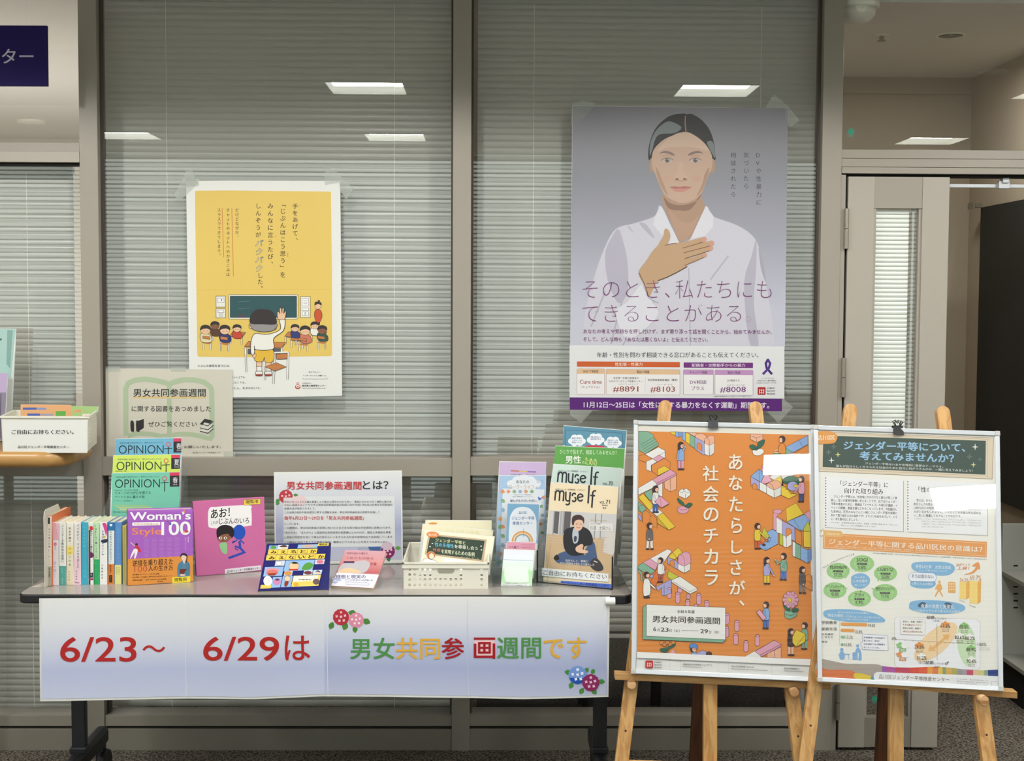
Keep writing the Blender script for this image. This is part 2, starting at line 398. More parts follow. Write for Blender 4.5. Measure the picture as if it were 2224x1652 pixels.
# ---------------------------------------------------------------- glazed partition: uprights
def X(px, py, Y): return P(px, py, Y).x
def Z(px, py, Y): return P(px, py, Y).z
YF = -.045; YB = .06
XA0, XA1 = X(176.5, 655, YF), X(216, 655, YF)
XB0, XB1 = X(983, 655, YF), X(1022.5, 655, YF)
XC0, XC1 = X(1780, 655, YF), X(1823, 655, YF)
for n, (a, b) in enumerate(((XA0, XA1), (XB0, XB1), (XC0, XC1))):
    o = struct('trim_%d' % (n+1), B(a, b, YF, YB, 0, ZC), M['alu'], bevel=.0015)
    o['label'] = ('upright beside the blue sign', 'middle upright between the two wide windows', 'upright between the woman poster and the door')[n]
def rail(name, x0, x1, yt, yb, px, m='alu', yf=YF+.006, yb_=YB, parent=None):
    return struct(name, B(x0, x1, yf, yb_, Z(px, yb, yf), Z(px, yt, yf)), M[m], parent, bevel=.001)
XL = -5.0
# (each window: frame rails, pane)
def window(n, x0, x1, ztop, pxm, head=None, tr=(994, 1034)):
    r = sroot('window_%d' % n, ((x0+x1)/2, 0, 0))
    if head:
        link('header', B(x0, x1, YF+.004, YB, Z(pxm, head[1], YF), Z(pxm, head[0], YF)), M['alu'], r, bevel=.001)
        link('header_strip', B(x0, x1, YF-.002, YF+.004, Z(pxm, head[1], YF), Z(pxm, head[2], YF)), M['alu2'], r, bevel=.001)
    link('transom', B(x0, x1, YF+.006, YB, Z(pxm, tr[1], YF), Z(pxm, tr[0], YF)), M['alu'], r, bevel=.001)
    link('bottom_rail', B(x0, x1, YF+.006, YB, Z(pxm, 1577.5, YF), Z(pxm, 1554, YF)), M['alu'], r, bevel=.001)
    link('shadow_gap', B(x0, x1, YF+.03, YB, Z(pxm, 1583.5, YF), Z(pxm, 1577.5, YF)), M['gap'], r)
    link('base_panel', B(x0, x1, YF+.004, YB, 0, Z(pxm, 1583.5, YF)), M['base'], r, bevel=.001)
    zt = Z(pxm, tr[0], 0); zb = Z(pxm, tr[1], 0)
    top = ztop
    link('pane', B(x0, x1, 0, .0006, zt, top), M['glass'], r)
    link('pane', B(x0, x1, 0, .0006, Z(pxm, 1554, 0), zb), M['glass'], r)
    for a in (x0, x1):
        s = .007 if a == x0 else -.007
        link('gasket', B(a, a+s, -.012, .03, Z(pxm, 1554, 0), top), M['gasket'], r)
    return r
zh = Z(90, 309, 0)
w1 = window(1, XL, XA0, Z(90, 352, 0), 90, head=(309, 352, 329), tr=(992, 1034))
pn = MB().box(XL, XA0, 0, .0006, zh, ZC)
c_, s_ = math.cos(.012), math.sin(.012)
for v in pn.v:
    dx = v.x-XA0; v.x = XA0+dx*c_; v.y = v.y+dx*s_*-1*0
link('pane', pn, M['glass'], w1)
link('gap_line', B(XL, XA0, YF+.02, YB, Z(90, 355, YF), Z(90, 352, YF)), M['gap'], w1)
w2 = window(2, XA1, XB0, ZC, 600)
w3 = window(3, XB1, XC0, ZC, 1400)

# ---------------------------------------------------------------- venetian blinds
def slat_mesh(x0, x1, wdt, tilt, name='slat', m='slat'):
    prof = []
    for k in range(6):
        u = -1+2*k/5; prof.append((u*wdt/2, -.0034*(1-u*u)))
    prof2 = [(u, h-.0005) for u, h in reversed(prof)]
    ct, st = math.cos(tilt), math.sin(tilt); pts = []
    for u, h in prof+prof2:
        # u runs from the room edge (-y) to the back edge; h is the crown, up
        pts.append((u*ct+h*st, -u*st+h*ct))
    me = bpy.data.meshes.new(name); n = len(pts)
    vs = [(x0, y, z) for y, z in pts]+[(x1, y, z) for y, z in pts]
    fs = [[i, (i+1) % n, n+(i+1) % n, n+i] for i in range(n)]+[list(range(n-1, -1, -1)), list(range(n, 2*n))]
    me.from_pydata(vs, [], fs); me.update(); me.materials.append(M[m]); return me
def blind(label, x0, x1, yb, ztop, zbot, pitch, wdt, tilt, cords, zsw=None, tilt2=None, head=True):
    t = thing('venetian_blind', ((x0+x1)/2, yb, zbot), label, 'blind', 'venetian blinds behind the glass')
    hw = (x1-x0)/2; m1 = slat_mesh(-hw, hw, wdt, tilt); m2 = slat_mesh(-hw, hw, wdt, tilt2) if tilt2 is not None else m1
    z = ztop-.03; n = 0
    while z > zbot+.018:
        o = bpy.data.objects.new('slat', m1 if (zsw is None or z > zsw) else m2); COL.objects.link(o); o.parent = t
        o.location = (0, 0, z-zbot); z -= pitch; n += 1
    if head: link('headrail', B(x0, x1, yb-.014, yb+.014, ztop-.022, ztop), M['slat'], t)
    link('bottom_bar', B(x0, x1, yb-.01, yb+.01, zbot, zbot+.012), M['slat'], t, bevel=.002)
    for cx in cords:
        link('cord', MB().tube([(cx, yb-.0036, zbot+.006), (cx, yb-.0036, ztop-.02)], .0011, 5), M['cord'], t)
    return t
yb = .085; sc = (yb+4.75)/3000
PT = 14.02*sc
blind('wide venetian blind behind the yellow poster, hanging down to the bottom rail', X(235, 655, yb), X(981, 655, yb), yb, ZC, Z(600, 1547, yb), PT, .0255, math.radians(79), [X(366, 655, yb), X(857, 655, yb)])
blind('wide venetian blind behind the woman poster, ending below the table top', X(1036, 655, yb), X(1766, 655, yb), yb, ZC, Z(1200, 1384, yb), PT, .0255, math.radians(79), [X(1157, 655, yb), X(1645, 655, yb)])
blind('venetian blind at the far left edge, under the blue sign', XL+.1, X(163, 655, yb), yb, Z(90, 362, yb), Z(90, 1546, yb), 13.3*sc, .025, math.radians(79), [X(62, 655, yb), X(62, 655, yb)-.9])

# ---------------------------------------------------------------- rooms beyond the glass
struct('ceiling_2', B(-5, XA0+.03, .06, 4.6, ZC-.01, ZC+.05), M['gypsum'])
struct('wall_far', B(-5, XA0+.03, 4.3, 4.4, 0, ZC), M['gypsum'])
struct('wall_divider', B(XA0+.02, XA0+.05, .12, 4.4, 0, ZC), M['gypsum'])
XR = X(2100, 655, 1.65)
struct('ceiling_3', B(XC0+.01, 5.5, .06, 4.6, ZC-.01, ZC+.05), M['gypsum'])
struct('ceiling_4', B(XA0+.05, XC0+.01, .06, 4.6, ZC, ZC+.05), M['tanwall'])
struct('wall_divider_right', B(XC0+.01, XC0+.04, .12, 4.4, 0, ZC), M['tanwall'])
struct('wall_corridor', B(XC0+.04, XR, 1.65, 1.75, 0, ZC-.01), M['tanwall'])
struct('trim_4', B(XC0+.04, XR, 1.635, 1.65, ZC-.085, ZC-.01), M['tanwall'])
struct('wall_corridor_right', B(XR, XR+.05, .07, 1.75, 0, ZC-.01), M['tanwall'])
struct('wall_middle', B(XA0+.05, XC0+.01, 1.6, 1.65, 0, ZC), M['tanwall'])
def area(name, loc, sx, sy, power, rot=(0, 0, 0), col=(1, .97, .92)):
    l = bpy.data.lights.new(name, 'AREA'); l.shape = 'RECTANGLE'; l.size = sx; l.size_y = sy; l.energy = power; l.color = col
    o = bpy.data.objects.new(name, l); COL.objects.link(o); o.location = loc; o.rotation_euler = rot; return o
area('office_lamp', (-3.2, 2.2, 2.5), 1.2, 1.2, 34)
area('office_ceiling_fill', (-2.6, 1.6, .9), 1.0, 1.0, 16, (PI, 0, 0))  # added upward fill that brightens the ceiling, no real fitting
area('corridor_lamp', (1.75, .75, 2.55), .18, .18, 4.6)

area('gap_fill', (XA0+.45, .42, 2.52), .16, .16, 1.6)  # added fill, brightens the wall seen through the gap beside the blind
area('gap_fill_2', (XC0-.35, .42, 2.52), .16, .16, 1.6)  # added fill for the gap on the other side
struct('wall_store_lining', B(XC0-.004, XC0+.01, .12, 1.6, 0, ZC), M['gypsum'])
struct('wall_store_lining_left', B(XA0+.05, XA0+.064, .12, 1.6, 0, ZC), M['gypsum'])
# ================================================================ door bay and the corridor beyond
XD0, XD1 = X(1838, 655, YF), X(2057, 655, YF); zt = Z(1950, 380, YF)
w4 = sroot('window_4', (2.0, 0, Z(2000, 325, YF)))
for i, (ya, ybb, f) in enumerate(((325, 344, .004), (344.8, 363, 0), (363.8, 377.5, -.004))):
    link('header', B(XC1, 3.6, YF+f, YB, Z(2000, ybb, YF), Z(2000, ya, YF)), M['alu'], w4, bevel=.0012)
link('pane', B(XC1, 3.6, 0, .0006, Z(2000, 325, 0), ZC), M['glass'], w4)
link('door_closer_rail', B(XD1+.01, 2.9, .02, .035, Z(2130, 407, .02), Z(2130, 400, .02)), M['frame'], w4)
bx = X(2180, 400, .01)
link('bracket', MB().box(bx-.02, bx+.018, .0, .02, Z(2130, 409, .0), Z(2130, 392, .0)).box(bx-.01, bx+.012, -.01, .02, Z(2130, 397, 0), Z(2130, 386, 0)), M['frame'], w4, bevel=.002)
o = struct('trim_5', B(XC1, XD0-.008, YF+.002, YB, 0, zt), M['alu'], bevel=.001)
o = struct('wall_gap_right', B(3.0, 3.6, YF, YB, 0, zt+.01), M['alu']); o.name = 'trim_6'
dr = sroot('door_1', (XD0, 0, 0))
sx0, sx1 = X(1895, 655, YF), X(1999, 655, YF); sz1, sz0 = Z(1950, 452, YF), Z(1950, 1558, YF)
lf = MB()
lf.box(XD0, sx0, YF, -.005, .012, zt-.006); lf.box(sx1, XD1, YF, -.005, .012, zt-.006)
link('stile', lf, M['alu2'], dr, bevel=.001)
link('upper_panel', B(sx0, sx1, YF+.003, -.005, sz1, zt-.006), M['alu'], dr)
link('kick_panel', B(sx0, sx1, YF+.003, -.005, .012, sz0), M['base'], dr, bevel=.001)
link('slot_bead', MB().box(sx0, sx0+.009, YF+.008, -.005, sz0, sz1).box(sx1-.009, sx1, YF+.008, -.005, sz0, sz1), M['alu2'], dr)
link('pane', B(sx0+.009, sx1-.009, YF+.02, YF+.0206, sz0, sz1), M['glass'], dr)
link('edge_shadow', B(XD0-.008, XD0, YF+.02, YB, .0, zt), M['gap'], dr)
link('head_shadow', B(XD0-.008, 3.0, YF+.02, YB-.01, zt-.002, Z(2000, 377.5, YF)), M['gap'], dr)
for yy0, yy1 in ((453, 540), (777, 862), (1487, 1562)):
    xh = XD0-.006; z0, z1 = Z(1840, yy1, YF-.006), Z(1840, yy0, YF-.006); zm = (z0+z1)/2
    h = link('hinge', MB().tube([(xh, YF-.007, z0), (xh, YF-.007, zm-.001)], .0085, 12).tube([(xh, YF-.007, zm+.001), (xh, YF-.007, z1)], .0085, 12), M['chrome'], dr, smooth=False)
bl = thing('venetian_blind', ((sx0+sx1)/2, -.012, .3), 'narrow blind in the slot window of the grey door', 'blind')
me = slat_mesh(-(sx1-sx0)/2+.012, (sx1-sx0)/2-.03, .0136, math.radians(83), m='slatw'); n = 0
z = sz1-.012
zlow = Z(1950, 1440, 0)
while z > zlow:
    o = bpy.data.objects.new('slat', me); COL.objects.link(o); o.parent = bl; o.location = (-.006, 0, z-.3); z -= 9.42*4.74/3000
link('guide_rail', B(sx1-.026, sx1-.018, -.018, -.006, zlow, sz1), M['slat'], bl)
link('bottom_bar', B(sx0+.012, sx1-.028, -.018, -.006, zlow-.008, zlow+.002), M['slat'], bl)
def stick(px, py, r, label, Y):
    c = P(px, py, Y); a = Art(c, c+Vector((1, 0, 0)), c+Vector((0, 0, 1)), lift=.0002)
    base = link('safety_sticker', a.slab([(px-r, py-r*1.25), (px+r, py-r*1.25), (px+r, py+r*1.25), (px-r, py+r*1.25)], .0002), M['acryl'])
    a.ell(px, py-1, r*.72, r*.78, C(46, 150, 118)); a.rect(px-r*.5, py+r*.85, px+r*.5, py+r*1.05, C(60, 140, 110)); a.build('print', M['ink'], base)
    tag(base, label, 'sticker')
stick(1848, 287, 9, 'green round safety sticker on the glass above the door', -.001)
stick(1899, 1518, 8, 'green round safety sticker low in the door glass', YF+.018)
# ceiling fittings
p = PZ(1862, 4, ZC-.01); t = thing('emergency_lamp', p, 'white dome lamp on the corridor ceiling', 'lamp')
link('rim', MB().lathe([(.075, 0), (.075, -.02), (.066, -.024)], p, 32), M['lampwhite'], t, smooth=True)
link('dome', MB().lathe([(.064, -.022), (.06, -.045), (.045, -.064), (.022, -.074), (.002, -.077)], p, 32), M['lampwhite'], t, smooth=True)
p = PZ(1915, 76, ZC-.01); t = thing('sprinkler_head', p, 'small metal sprinkler head on the corridor ceiling', 'sprinkler')
link('flange', MB().lathe([(.03, 0), (.03, -.003), (.012, -.006)], p, 20), M['lampwhite'], t)
link('nozzle', MB().lathe([(.009, -.004), (.009, -.018), (.016, -.02), (.016, -.024)], p, 12), M['chrome'], t)
p = PZ(2065, 76, ZC-.01); t = thing('downlight', p, 'round recessed downlight on the corridor ceiling', 'light')
link('ring', MB().lathe([(.056, .0), (.056, -.004), (.047, -.004), (.047, -.001)], p, 32), M['lampwhite'], t)
link('reflector', MB().lathe([(.046, -.0035), (.036, -.002), (.012, -.001)], p, 32), M['chrome'], t, smooth=True)
p = PZ(68, 262, ZC-.01); t = thing('ceiling_disc', p, 'flat white disc on the ceiling beyond the left glass', 'detector')
link('body', MB().lathe([(.085, 0), (.08, -.012), (.03, -.016)], p, 32), M['lampwhite'], t)
# black panel on the corridor wall, clip, shelf unit
p = P(2125, 450, 1.38); z1 = p.z
o = struct('trim_7', B(XR-.034, XR-.006, .08, 1.40, .71, z1), M['blackboard']); o.name = 'black_wall_panel'; o['kind'] = 'thing'
tag(o, 'black board along the corridor wall, behind the right easel', 'board')
p = P(2121, 448, 1.39)
o = link('panel_clip', MB().box(p.x-.022, p.x+.018, 1.37, 1.42, p.z-.005, p.z+.012).box(p.x-.026, p.x-.018, 1.36, 1.43, p.z-.012, p.z+.016), M['chrome'])
tag(o, 'small metal clip on the top corner of the black board', 'clip')
Ys = .65; p0 = P(2178, 1137, Ys)
t = thing('shelf_unit', (p0.x+.09, Ys-.15, 0), 'low pale grey shelf unit behind the right easel', 'shelf')
xl, xr = p0.x, p0.x+.13
for xl_, xr_ in ((xl, xr),):
    link('back_panel', B(xl_, xr_, Ys, Ys+.015, .15, P(2178, 1137, Ys).z), M['steelgrey'], t, bevel=.002)
    for yy in (1239, 1420):
        z = P(2178, yy, Ys).z; link('shelf', B(xl_, xr_, Ys-.34, Ys, z-.018, z), M['steelgrey'], t, bevel=.002)
    hb = MB()
    for yy in (1166, 1211, 1226, 1241, 1256, 1229): pass
    for yy in (1228, 1274, 1289, 1304, 1319):
        c = P(2206, yy, Ys); hb.box(c.x-.009, c.x+.009, Ys-.0008, Ys+.002, c.z-.003, c.z+.003)
    o = link('adjustment_slot', hb, M['gap'], t); o['kind'] = 'stuff'
    link('under_shadow', B(xl_+.02, xr_, Ys-.2, Ys+.01, 0, .15), M['gap'], t)  # near-black block standing in for the shadow beneath the unit
# hanging sign beyond the left upright
Ysg = -.22; a = Art(P(0, 55, Ysg), P(100, 55, Ysg), P(0, 187, Ysg))
t = thing('hanging_sign', a.q(-60, 187), 'navy blue ceiling sign with large white katakana at left edge', 'sign')
link('panel', a.slab([(-160, 54), (102, 55.5), (103.5, 187), (-160, 186)], .012), mat('navy_sign', C(34, 24, 86), .6, spec=.15, noise=.06, nscale=900), t, bevel=.001)
a.text('ンター', -32, 106, 73, 138, C(196, 190, 214), bold=.015)
a.build('lettering', M['ink'], t)
wr = [a.q(-80, 54), a.q(-80, 40)]
for xx in (-130, -40):
    p = a.q(xx, 54, -.006); link('hanger', MB().tube([p, (p.x, p.y, ZC)], .0012, 6), M['chrome'], t)

o = link('dark_backdrop', MB().box(XB1+.02, XC0-.02, .32, .36, .02, .56).box(XB1+.02, XC0-.02, .36, .8, .02, .54), M['black']); tag(o, 'black cabinet added behind the glass to darken the view under the short blind', 'backdrop')  # added black mass that stands in for the unlit room behind
# ================================================================ folding table, banner, counter
ZT = .70
def T(px, py, dz=0): return PZ(px, py, ZT+dz)
yf_ = T(870, 1291.5).y; yk = T(870, 1226).y; xl = T(26, 1297).x; xr = T(1372, 1290).x
def rounded(x0, x1, y0, y1, r, z, n=6, inset=0):
    pts = []; x0 += inset; x1 -= inset; y0 += inset; y1 -= inset; r = max(r-inset, .002)
    for cx, cy, a0 in ((x1-r, y0+r, -90), (x1-r, y1-r, 0), (x0+r, y1-r, 90), (x0+r, y0+r, 180)):
        for k in range(n+1):
            an = math.radians(a0+90*k/n); pts.append((cx+r*math.cos(an), cy+r*math.sin(an), z))
    return pts
t = thing('folding_table', ((xl+xr)/2, (yf_+yk)/2, 0), 'long grey topped folding table with black edge, carrying the books', 'table')
link('tabletop', MB().prism(rounded(xl, xr, yf_, yk, .028, ZT-.006, inset=.0035), (0, 0, .006)), M['laminate'], t)
link('edge_band', MB().prism(rounded(xl, xr, yf_, yk, .028, ZT-.0275), (0, 0, .0265)), M['black'], t, bevel=.004)
xlg, xrg = -1.262, .338; ym = -.555
for x in (xlg, xrg):
    link('leg', MB().box(x-.021, x+.021, ym-.016, ym+.016, .16, ZT-.03), M['blackpaint'], t, bevel=.004)
    f = link('foot', MB().box(x-.02, x+.02, -.80, -.30, .115, .17), M['black'], t, bevel=.012)
    link('collar', B(x-.026, x+.026, ym-.024, ym+.024, .165, .185), M['blackpaint'], t, bevel=.004)
    for yy in (-.76, -.33):
        c = link('caster', MB().lathe([(.02, -.012), (.047, -.012), (.05, -.006), (.05, .006), (.047, .012), (.02, .012)], (x+.012, yy, .05), 24, 'Y'), M['black'], t)
        for v in c.data.vertices: pass
        # wheel axis along x
        cx, cy, cz = x+.012, yy, .05; L = Vector(t['_o'])
        for v in c.data.vertices:
            w_ = v.co+L; a_, b_ = w_.x-cx, w_.y-cy; v.co = Vector((cx+b_, cy+a_, w_.z))-L
        link('fork', B(x-.012, x+.012, yy-.018, yy+.018, .06, .118), M['black'], t)
link('stretcher', B(xlg, xrg, ym-.012, ym+.012, ZT-.08, ZT-.045), M['blackpaint'], t)
link('stretcher', B(xlg, xrg, yk-.05, yk-.03, ZT-.06, ZT-.03), M['blackpaint'], t)

# banner
Yb = yf_-.006
a = Art(P(85, 1298, Yb), P(1325, 1297, Yb), P(88, 1521, Yb+.004), gain=1.0, lift=.0006, lh=.0003)
a.warp = lambda x, y: .0045*math.sin(x/110.0)*(max(0, y-1300)/220.0)
top = [(85, 1299), (239, 1297.6), (393, 1296.7), (550, 1297.2), (700, 1296.6), (860, 1295.5), (1016, 1295.2), (1180, 1296), (1325, 1295)]
bot = [(88, 1521.4), (327, 1517.5), (403, 1517), (551, 1519), (700, 1511.5), (842, 1511.5), (1017, 1515), (1133, 1518.6), (1230, 1517), (1321, 1513.4)]
gm = MB(); NG = 60; rows = []
for lay in (0, -.0006):
    for i in range(NG+1):
        x = 85+(1324.5-85)*i/NG
        for j in range(7):
            yt_, yb_ = None, None
            gm.v.append((x, j, lay))
def _ip(pl, x):
    for (x0, y0), (x1, y1) in zip(pl[:-1], pl[1:]):
        if x <= x1: return y0+(y1-y0)*(x-x0)/(x1-x0)
    return pl[-1][1]
gm.v = [a.q(x+(3-6*(x-85)/1240)*j/6, _ip(top, x)*(1-j/6)+_ip(bot, x)*j/6, lay) for x, j, lay in gm.v]
n7 = (NG+1)*7
for i in range(NG):
    for j in range(6):
        q_ = [i*7+j, i*7+j+1, (i+1)*7+j+1, (i+1)*7+j]; gm.f += [q_, [k_+n7 for k_ in reversed(q_)]]
for i in range(NG): gm.f += [[i*7, (i+1)*7, (i+1)*7+n7, i*7+n7], [i*7+6, i*7+6+n7, (i+1)*7+6+n7, (i+1)*7+6]]
for j in range(6): gm.f += [[j, j+n7, j+1+n7, j+1], [NG*7+j, NG*7+j+1, NG*7+j+1+n7, NG*7+j+n7]]
bn = link('banner', gm, M['paper'])
tag(bn, 'long paper banner of taped sheets with red dates, hung along the table front', 'banner')
def yb_at(pl, x):
    for (x0, y0), (x1, y1) in zip(pl[:-1], pl[1:]):
        if x <= x1: return y0+(y1-y0)*(x-x0)/(x1-x0)
    return pl[-1][1]
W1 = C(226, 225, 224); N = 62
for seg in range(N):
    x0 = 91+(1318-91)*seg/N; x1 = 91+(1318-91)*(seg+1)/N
    k = .0 if x0 < 700 else 1  # printed fade; its darker tones also hold some of the falling light
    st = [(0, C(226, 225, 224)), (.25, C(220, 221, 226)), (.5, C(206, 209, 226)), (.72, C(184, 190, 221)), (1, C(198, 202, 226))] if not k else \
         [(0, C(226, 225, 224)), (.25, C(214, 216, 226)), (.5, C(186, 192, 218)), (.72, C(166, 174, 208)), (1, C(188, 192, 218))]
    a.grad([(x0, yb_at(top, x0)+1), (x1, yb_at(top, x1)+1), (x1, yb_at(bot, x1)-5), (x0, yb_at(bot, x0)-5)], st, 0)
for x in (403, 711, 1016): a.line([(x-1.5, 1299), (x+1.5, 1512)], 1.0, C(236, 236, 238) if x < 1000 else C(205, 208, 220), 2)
R_ = C(176, 34, 32); G_ = C(76, 140, 72); Y_ = C(222, 170, 62); R2 = C(160, 20, 34)
a.at(0, 1240, 3.177)
a.text('6/23', 418, 452, 943, 622, R_, bold=.012); a.text('～', 985, 510, 1140, 556, R_, bold=.012)
a.text('6/29', 1402, 452, 1926, 618, R_, bold=.012); a.text('は', 1965, 443, 2140, 614, R_, bold=.014)
a.at(680, 1280, 3.089)
for s_, x0, x1, c in (('男女', 249, 548, G_), ('共同', 556, 853, Y_), ('参', 862, 1013, R2), ('画', 1078, 1222, R2), ('週間', 1234, 1530, G_), ('です', 1546, 1835, Y_)):
    if s_ == '画': a.rect(1082, 330, 1218, 456, C(236, 196, 200), 2)
    a.text(s_, x0, 320, x1, 464, c, bold=.022, l=4)
def leaf(a, x, y, L_, ang, col, w_=.36, l=2):
    ca, sa = math.cos(ang), math.sin(ang); pts = []
    for u, v in ((0, 0), (.25, .7*w_), (.55, w_), (.8, .6*w_), (1, 0), (.8, -.6*w_), (.55, -w_), (.25, -.7*w_)): pts.append((x+L_*(u*ca-v*sa), y+L_*(u*sa+v*ca)))
    a.poly(pts, col, l)
def hydr(a, x, y, r, c1, c2, fl, l=3):
    pts = [(x+r*(1+.05*(k % 2))*math.cos(k*PI/14), y+r*(1+.05*(k % 2))*math.sin(k*PI/14)) for k in range(28)]
    a.poly(pts, c1, l)
    if c2: a.poly([(x+r*math.cos(an), y+r*math.sin(an)) for an in [math.radians(d) for d in range(18, 163, 12)]], c2, l+1)
    for dx, dy in ((0, -.62), (-.55, -.1), (0, -.05), (.5, -.2), (-.2, .45), (.35, .42)):
        for k in range(4):
            an = k*PI/2+.6; leaf(a, x+dx*r, y+dy*r, r*.2, an, fl, .4, l+2)
for args in ((135, 215, 55, 2.0), (225, 215, 60, 1.9), (235, 150, 60, .2), (330, 200, 60, .4), (280, 240, 50, 1.5)): leaf(a, *args, C(74, 130, 56))
hydr(a, 188, 183, 53, C(180, 44, 58), None, C(240, 190, 200)); hydr(a, 290, 202, 49, C(222, 140, 166), None, C(250, 226, 232), 5)
for x, y, L_, an in ((1735, 560, 50, 3.3), (1820, 560, 45, -.9), (1740, 620, 50, 1.9), (1870, 570, 42, -1.2), (1910, 615, 50, .1), (1815, 660, 50, 2.1), (1870, 665, 50, .9)): leaf(a, x, y, L_, an, C(70, 134, 62))
hydr(a, 1775, 574, 60, C(116, 150, 214), C(20, 80, 170), C(240, 244, 252)); hydr(a, 1863, 624, 56, C(138, 34, 92), None, C(240, 200, 224), 6)
a.build('print', M['ink'], bn)
p = P(1330, 1306, Yb)
o = link('paper_roll', MB().tube([(p.x-.02, Yb+.002, p.z-.0), (p.x+.008, Yb+.002, p.z)], .012, 14), M['paper']); tag(o, 'small white paper roll at the right end of the banner', 'roll')

# wooden counter at the left, its basket and leaflets
ZK = 1.075; xk = -1.334
def bull(z0, z1, yfront, rr=.09):
    m_ = MB(); n = 6; rings = []
    for i in range(n+1):
        an = -PI/2+PI*i/n; ins = (z1-z0)/2*(1-math.cos(an)); z = (z0+z1)/2+(z1-z0)/2*math.sin(an)
        rings.append([(x, y, z) for x, y, z in rounded(-2.9, xk, yfront, -.05, rr, z, 8, ins*.8)])
    k = len(rings[0]); vs = [v for r in rings for v in r]; fs = [list(range(k-1, -1, -1)), list(range(n*k, (n+1)*k))]
    for i in range(n):
        for j in range(k): fs.append([i*k+j, i*k+(j+1) % k, (i+1)*k+(j+1) % k, (i+1)*k+j])
    return m_.add(vs, fs)
t = thing('wooden_counter', (-2.1, -.22, 0), 'narrow counter with rounded beech edge at left, under the white leaflet box', 'counter')
link('counter_top', bull(ZK-.052, ZK, -.405, .1), M['woodrim'], t, smooth=True)
for x in (-1.78, -2.75):
    for y in (-.34, -.12): link('leg', MB().tube([(x, y, 0), (x, y, ZK-.05)], .018, 12), M['chrome'], t)
FL, FR = P(6, 983, -.385), P(191, 983.5, -.385); FL.z = FR.z = ZK+.001
dv = Vector((-.040, .238, 0)); BL_, BR_ = FL+dv, FR+dv; H = .108
t = thing('leaflet_box', (FL+BR_)/2, 'white plastic box with a printed label, on the wooden counter', 'box')
def shell(m_, base, grow, z0, z1, th=.003):
    c = sum((Vector(b) for b in base), Vector())/4; out = [Vector(b) for b in base]
    lo = [Vector((b.x, b.y, z0)) for b in out]; hi = [Vector((c.x+(b.x-c.x)*grow, c.y+(b.y-c.y)*grow, z1)) for b in out]
    for i in range(4):
        j = (i+1) % 4; nrm = (lo[j]-lo[i]).cross(Vector((0, 0, 1))).normalized()
        mid = (lo[i]+lo[j])/2
        if nrm.dot(c-mid) < 0: nrm = -nrm
        m_.prism([lo[i], lo[j], hi[j], hi[i]], nrm*th)
    m_.prism(lo, (0, 0, th)); return hi
mb_ = MB(); hi = shell(mb_, [FL, FR, BR_, BL_], 1.02, ZK+.001, ZK+H)
link('body', mb_, M['white'], t)
rb = MB()
for i in range(4):
    j = (i+1) % 4; d = (hi[j]-hi[i]).normalized(); nn = d.cross(Vector((0, 0, 1))); rb.bar(hi[i]-d*.004, hi[j]+d*.004, nn*.004, Vector((0, 0, .003)))
link('rim', rb, M['white'], t)
a = Art(FL+Vector((0, -.0035, 0)), FR+Vector((0, -.0035, 0)), hi[0]+Vector((0, -.0035, 0)), lift=.001)
link('label', a.slab([(5.5, 912), (190, 911), (190, 983), (6.5, 983)], .0004, .0008), M['paper'], t)
a.at(0, 660, 4.13)
a.text('ご自由にお持ちください。', 105, 1125, 662, 1168, C(30, 28, 30), bold=.03)
a.text('品川区ジェンダー平等推進センター', 163, 1268, 620, 1294, C(40, 36, 38), bold=.03)
a.build('print', M['ink'], t)
rib = MB()
for i in range(11):
    z = ZK+.018+i*.0075; p0 = FR+(BR_-FR)*.12; p1 = FR+(BR_-FR)*.88
    rib.box(0, .001, 0, .001, 0, .001) if False else rib.bar((p0.x+.0022, p0.y, z), (p1.x+.0022, p1.y, z), Vector((.0012, 0, 0)), Vector((0, 0, .001)))
o = link('rib', rib, M['white'], t); o['kind'] = 'stuff'
def card(name, pts, yb0, lean, th, col_m, label, cat, group=None, art=None, flat=True, m='paper'):
    """upright card: photograph corners TL TR BR BL; yb0 depth of bottom corners (left, right), lean = extra depth of the top"""
    TL, TR, BR, BL = pts; ya, yb2 = yb0
    A_ = P(*BL, ya); B_ = P(*BR, yb2); C_ = P(*TL, ya+lean)
    a = Art(A_, B_, C_, gain=.84)
    o = link(name, a.slab([TL, TR, BR, BL], th, 0, flat), M[m] if isinstance(m, str) else m)
    tag(o, label, cat, group)
    if art:
        art(a); a.build('print', col_m, o)
    return o
def lf1(a):
    a.at(0, 660, 4.13); a.poly([(185, 900), (640, 905), (650, 1045), (185, 1045)], C(216, 160, 108), 0)
    a.rect(205, 928, 330, 948, C(52, 84, 164)); a.rect(335, 930, 415, 948, C(120, 140, 190)); a.rect(245, 982, 360, 1002, C(52, 84, 164)); a.rect(365, 984, 480, 1002, C(150, 150, 170)); a.rect(500, 960, 590, 1020, C(86, 160, 60))
def lf2(a):
    a.at(0, 660, 4.13); a.poly([(420, 905), (880, 920), (862, 1040), (420, 1040)], C(160, 192, 122), 0)
    a.rect(665, 950, 725, 972, C(220, 150, 100)); a.rect(740, 985, 845, 1045, C(235, 225, 210)); a.rect(760, 1003, 820, 1012, C(50, 40, 40)); a.rect(455, 930, 600, 950, C(120, 160, 80))
card('leaflet', [(47, 878), (150, 879), (153, 940), (47, 940)], (-.30, -.29), .02, .004, M['ink'], 'orange leaflet standing in the white box on the counter', 'leaflet', art=lf1)
card('leaflet', [(102, 879), (214, 883), (204, 935), (102, 935)], (-.185, -.18), .02, .004, M['ink'], 'pale green leaflet standing in the white box on the counter', 'leaflet', art=lf2)
t = thing('leaflet_holder', P(-20, 960, -.2), 'clear acrylic leaflet holder cut by the left edge of the frame', 'holder')
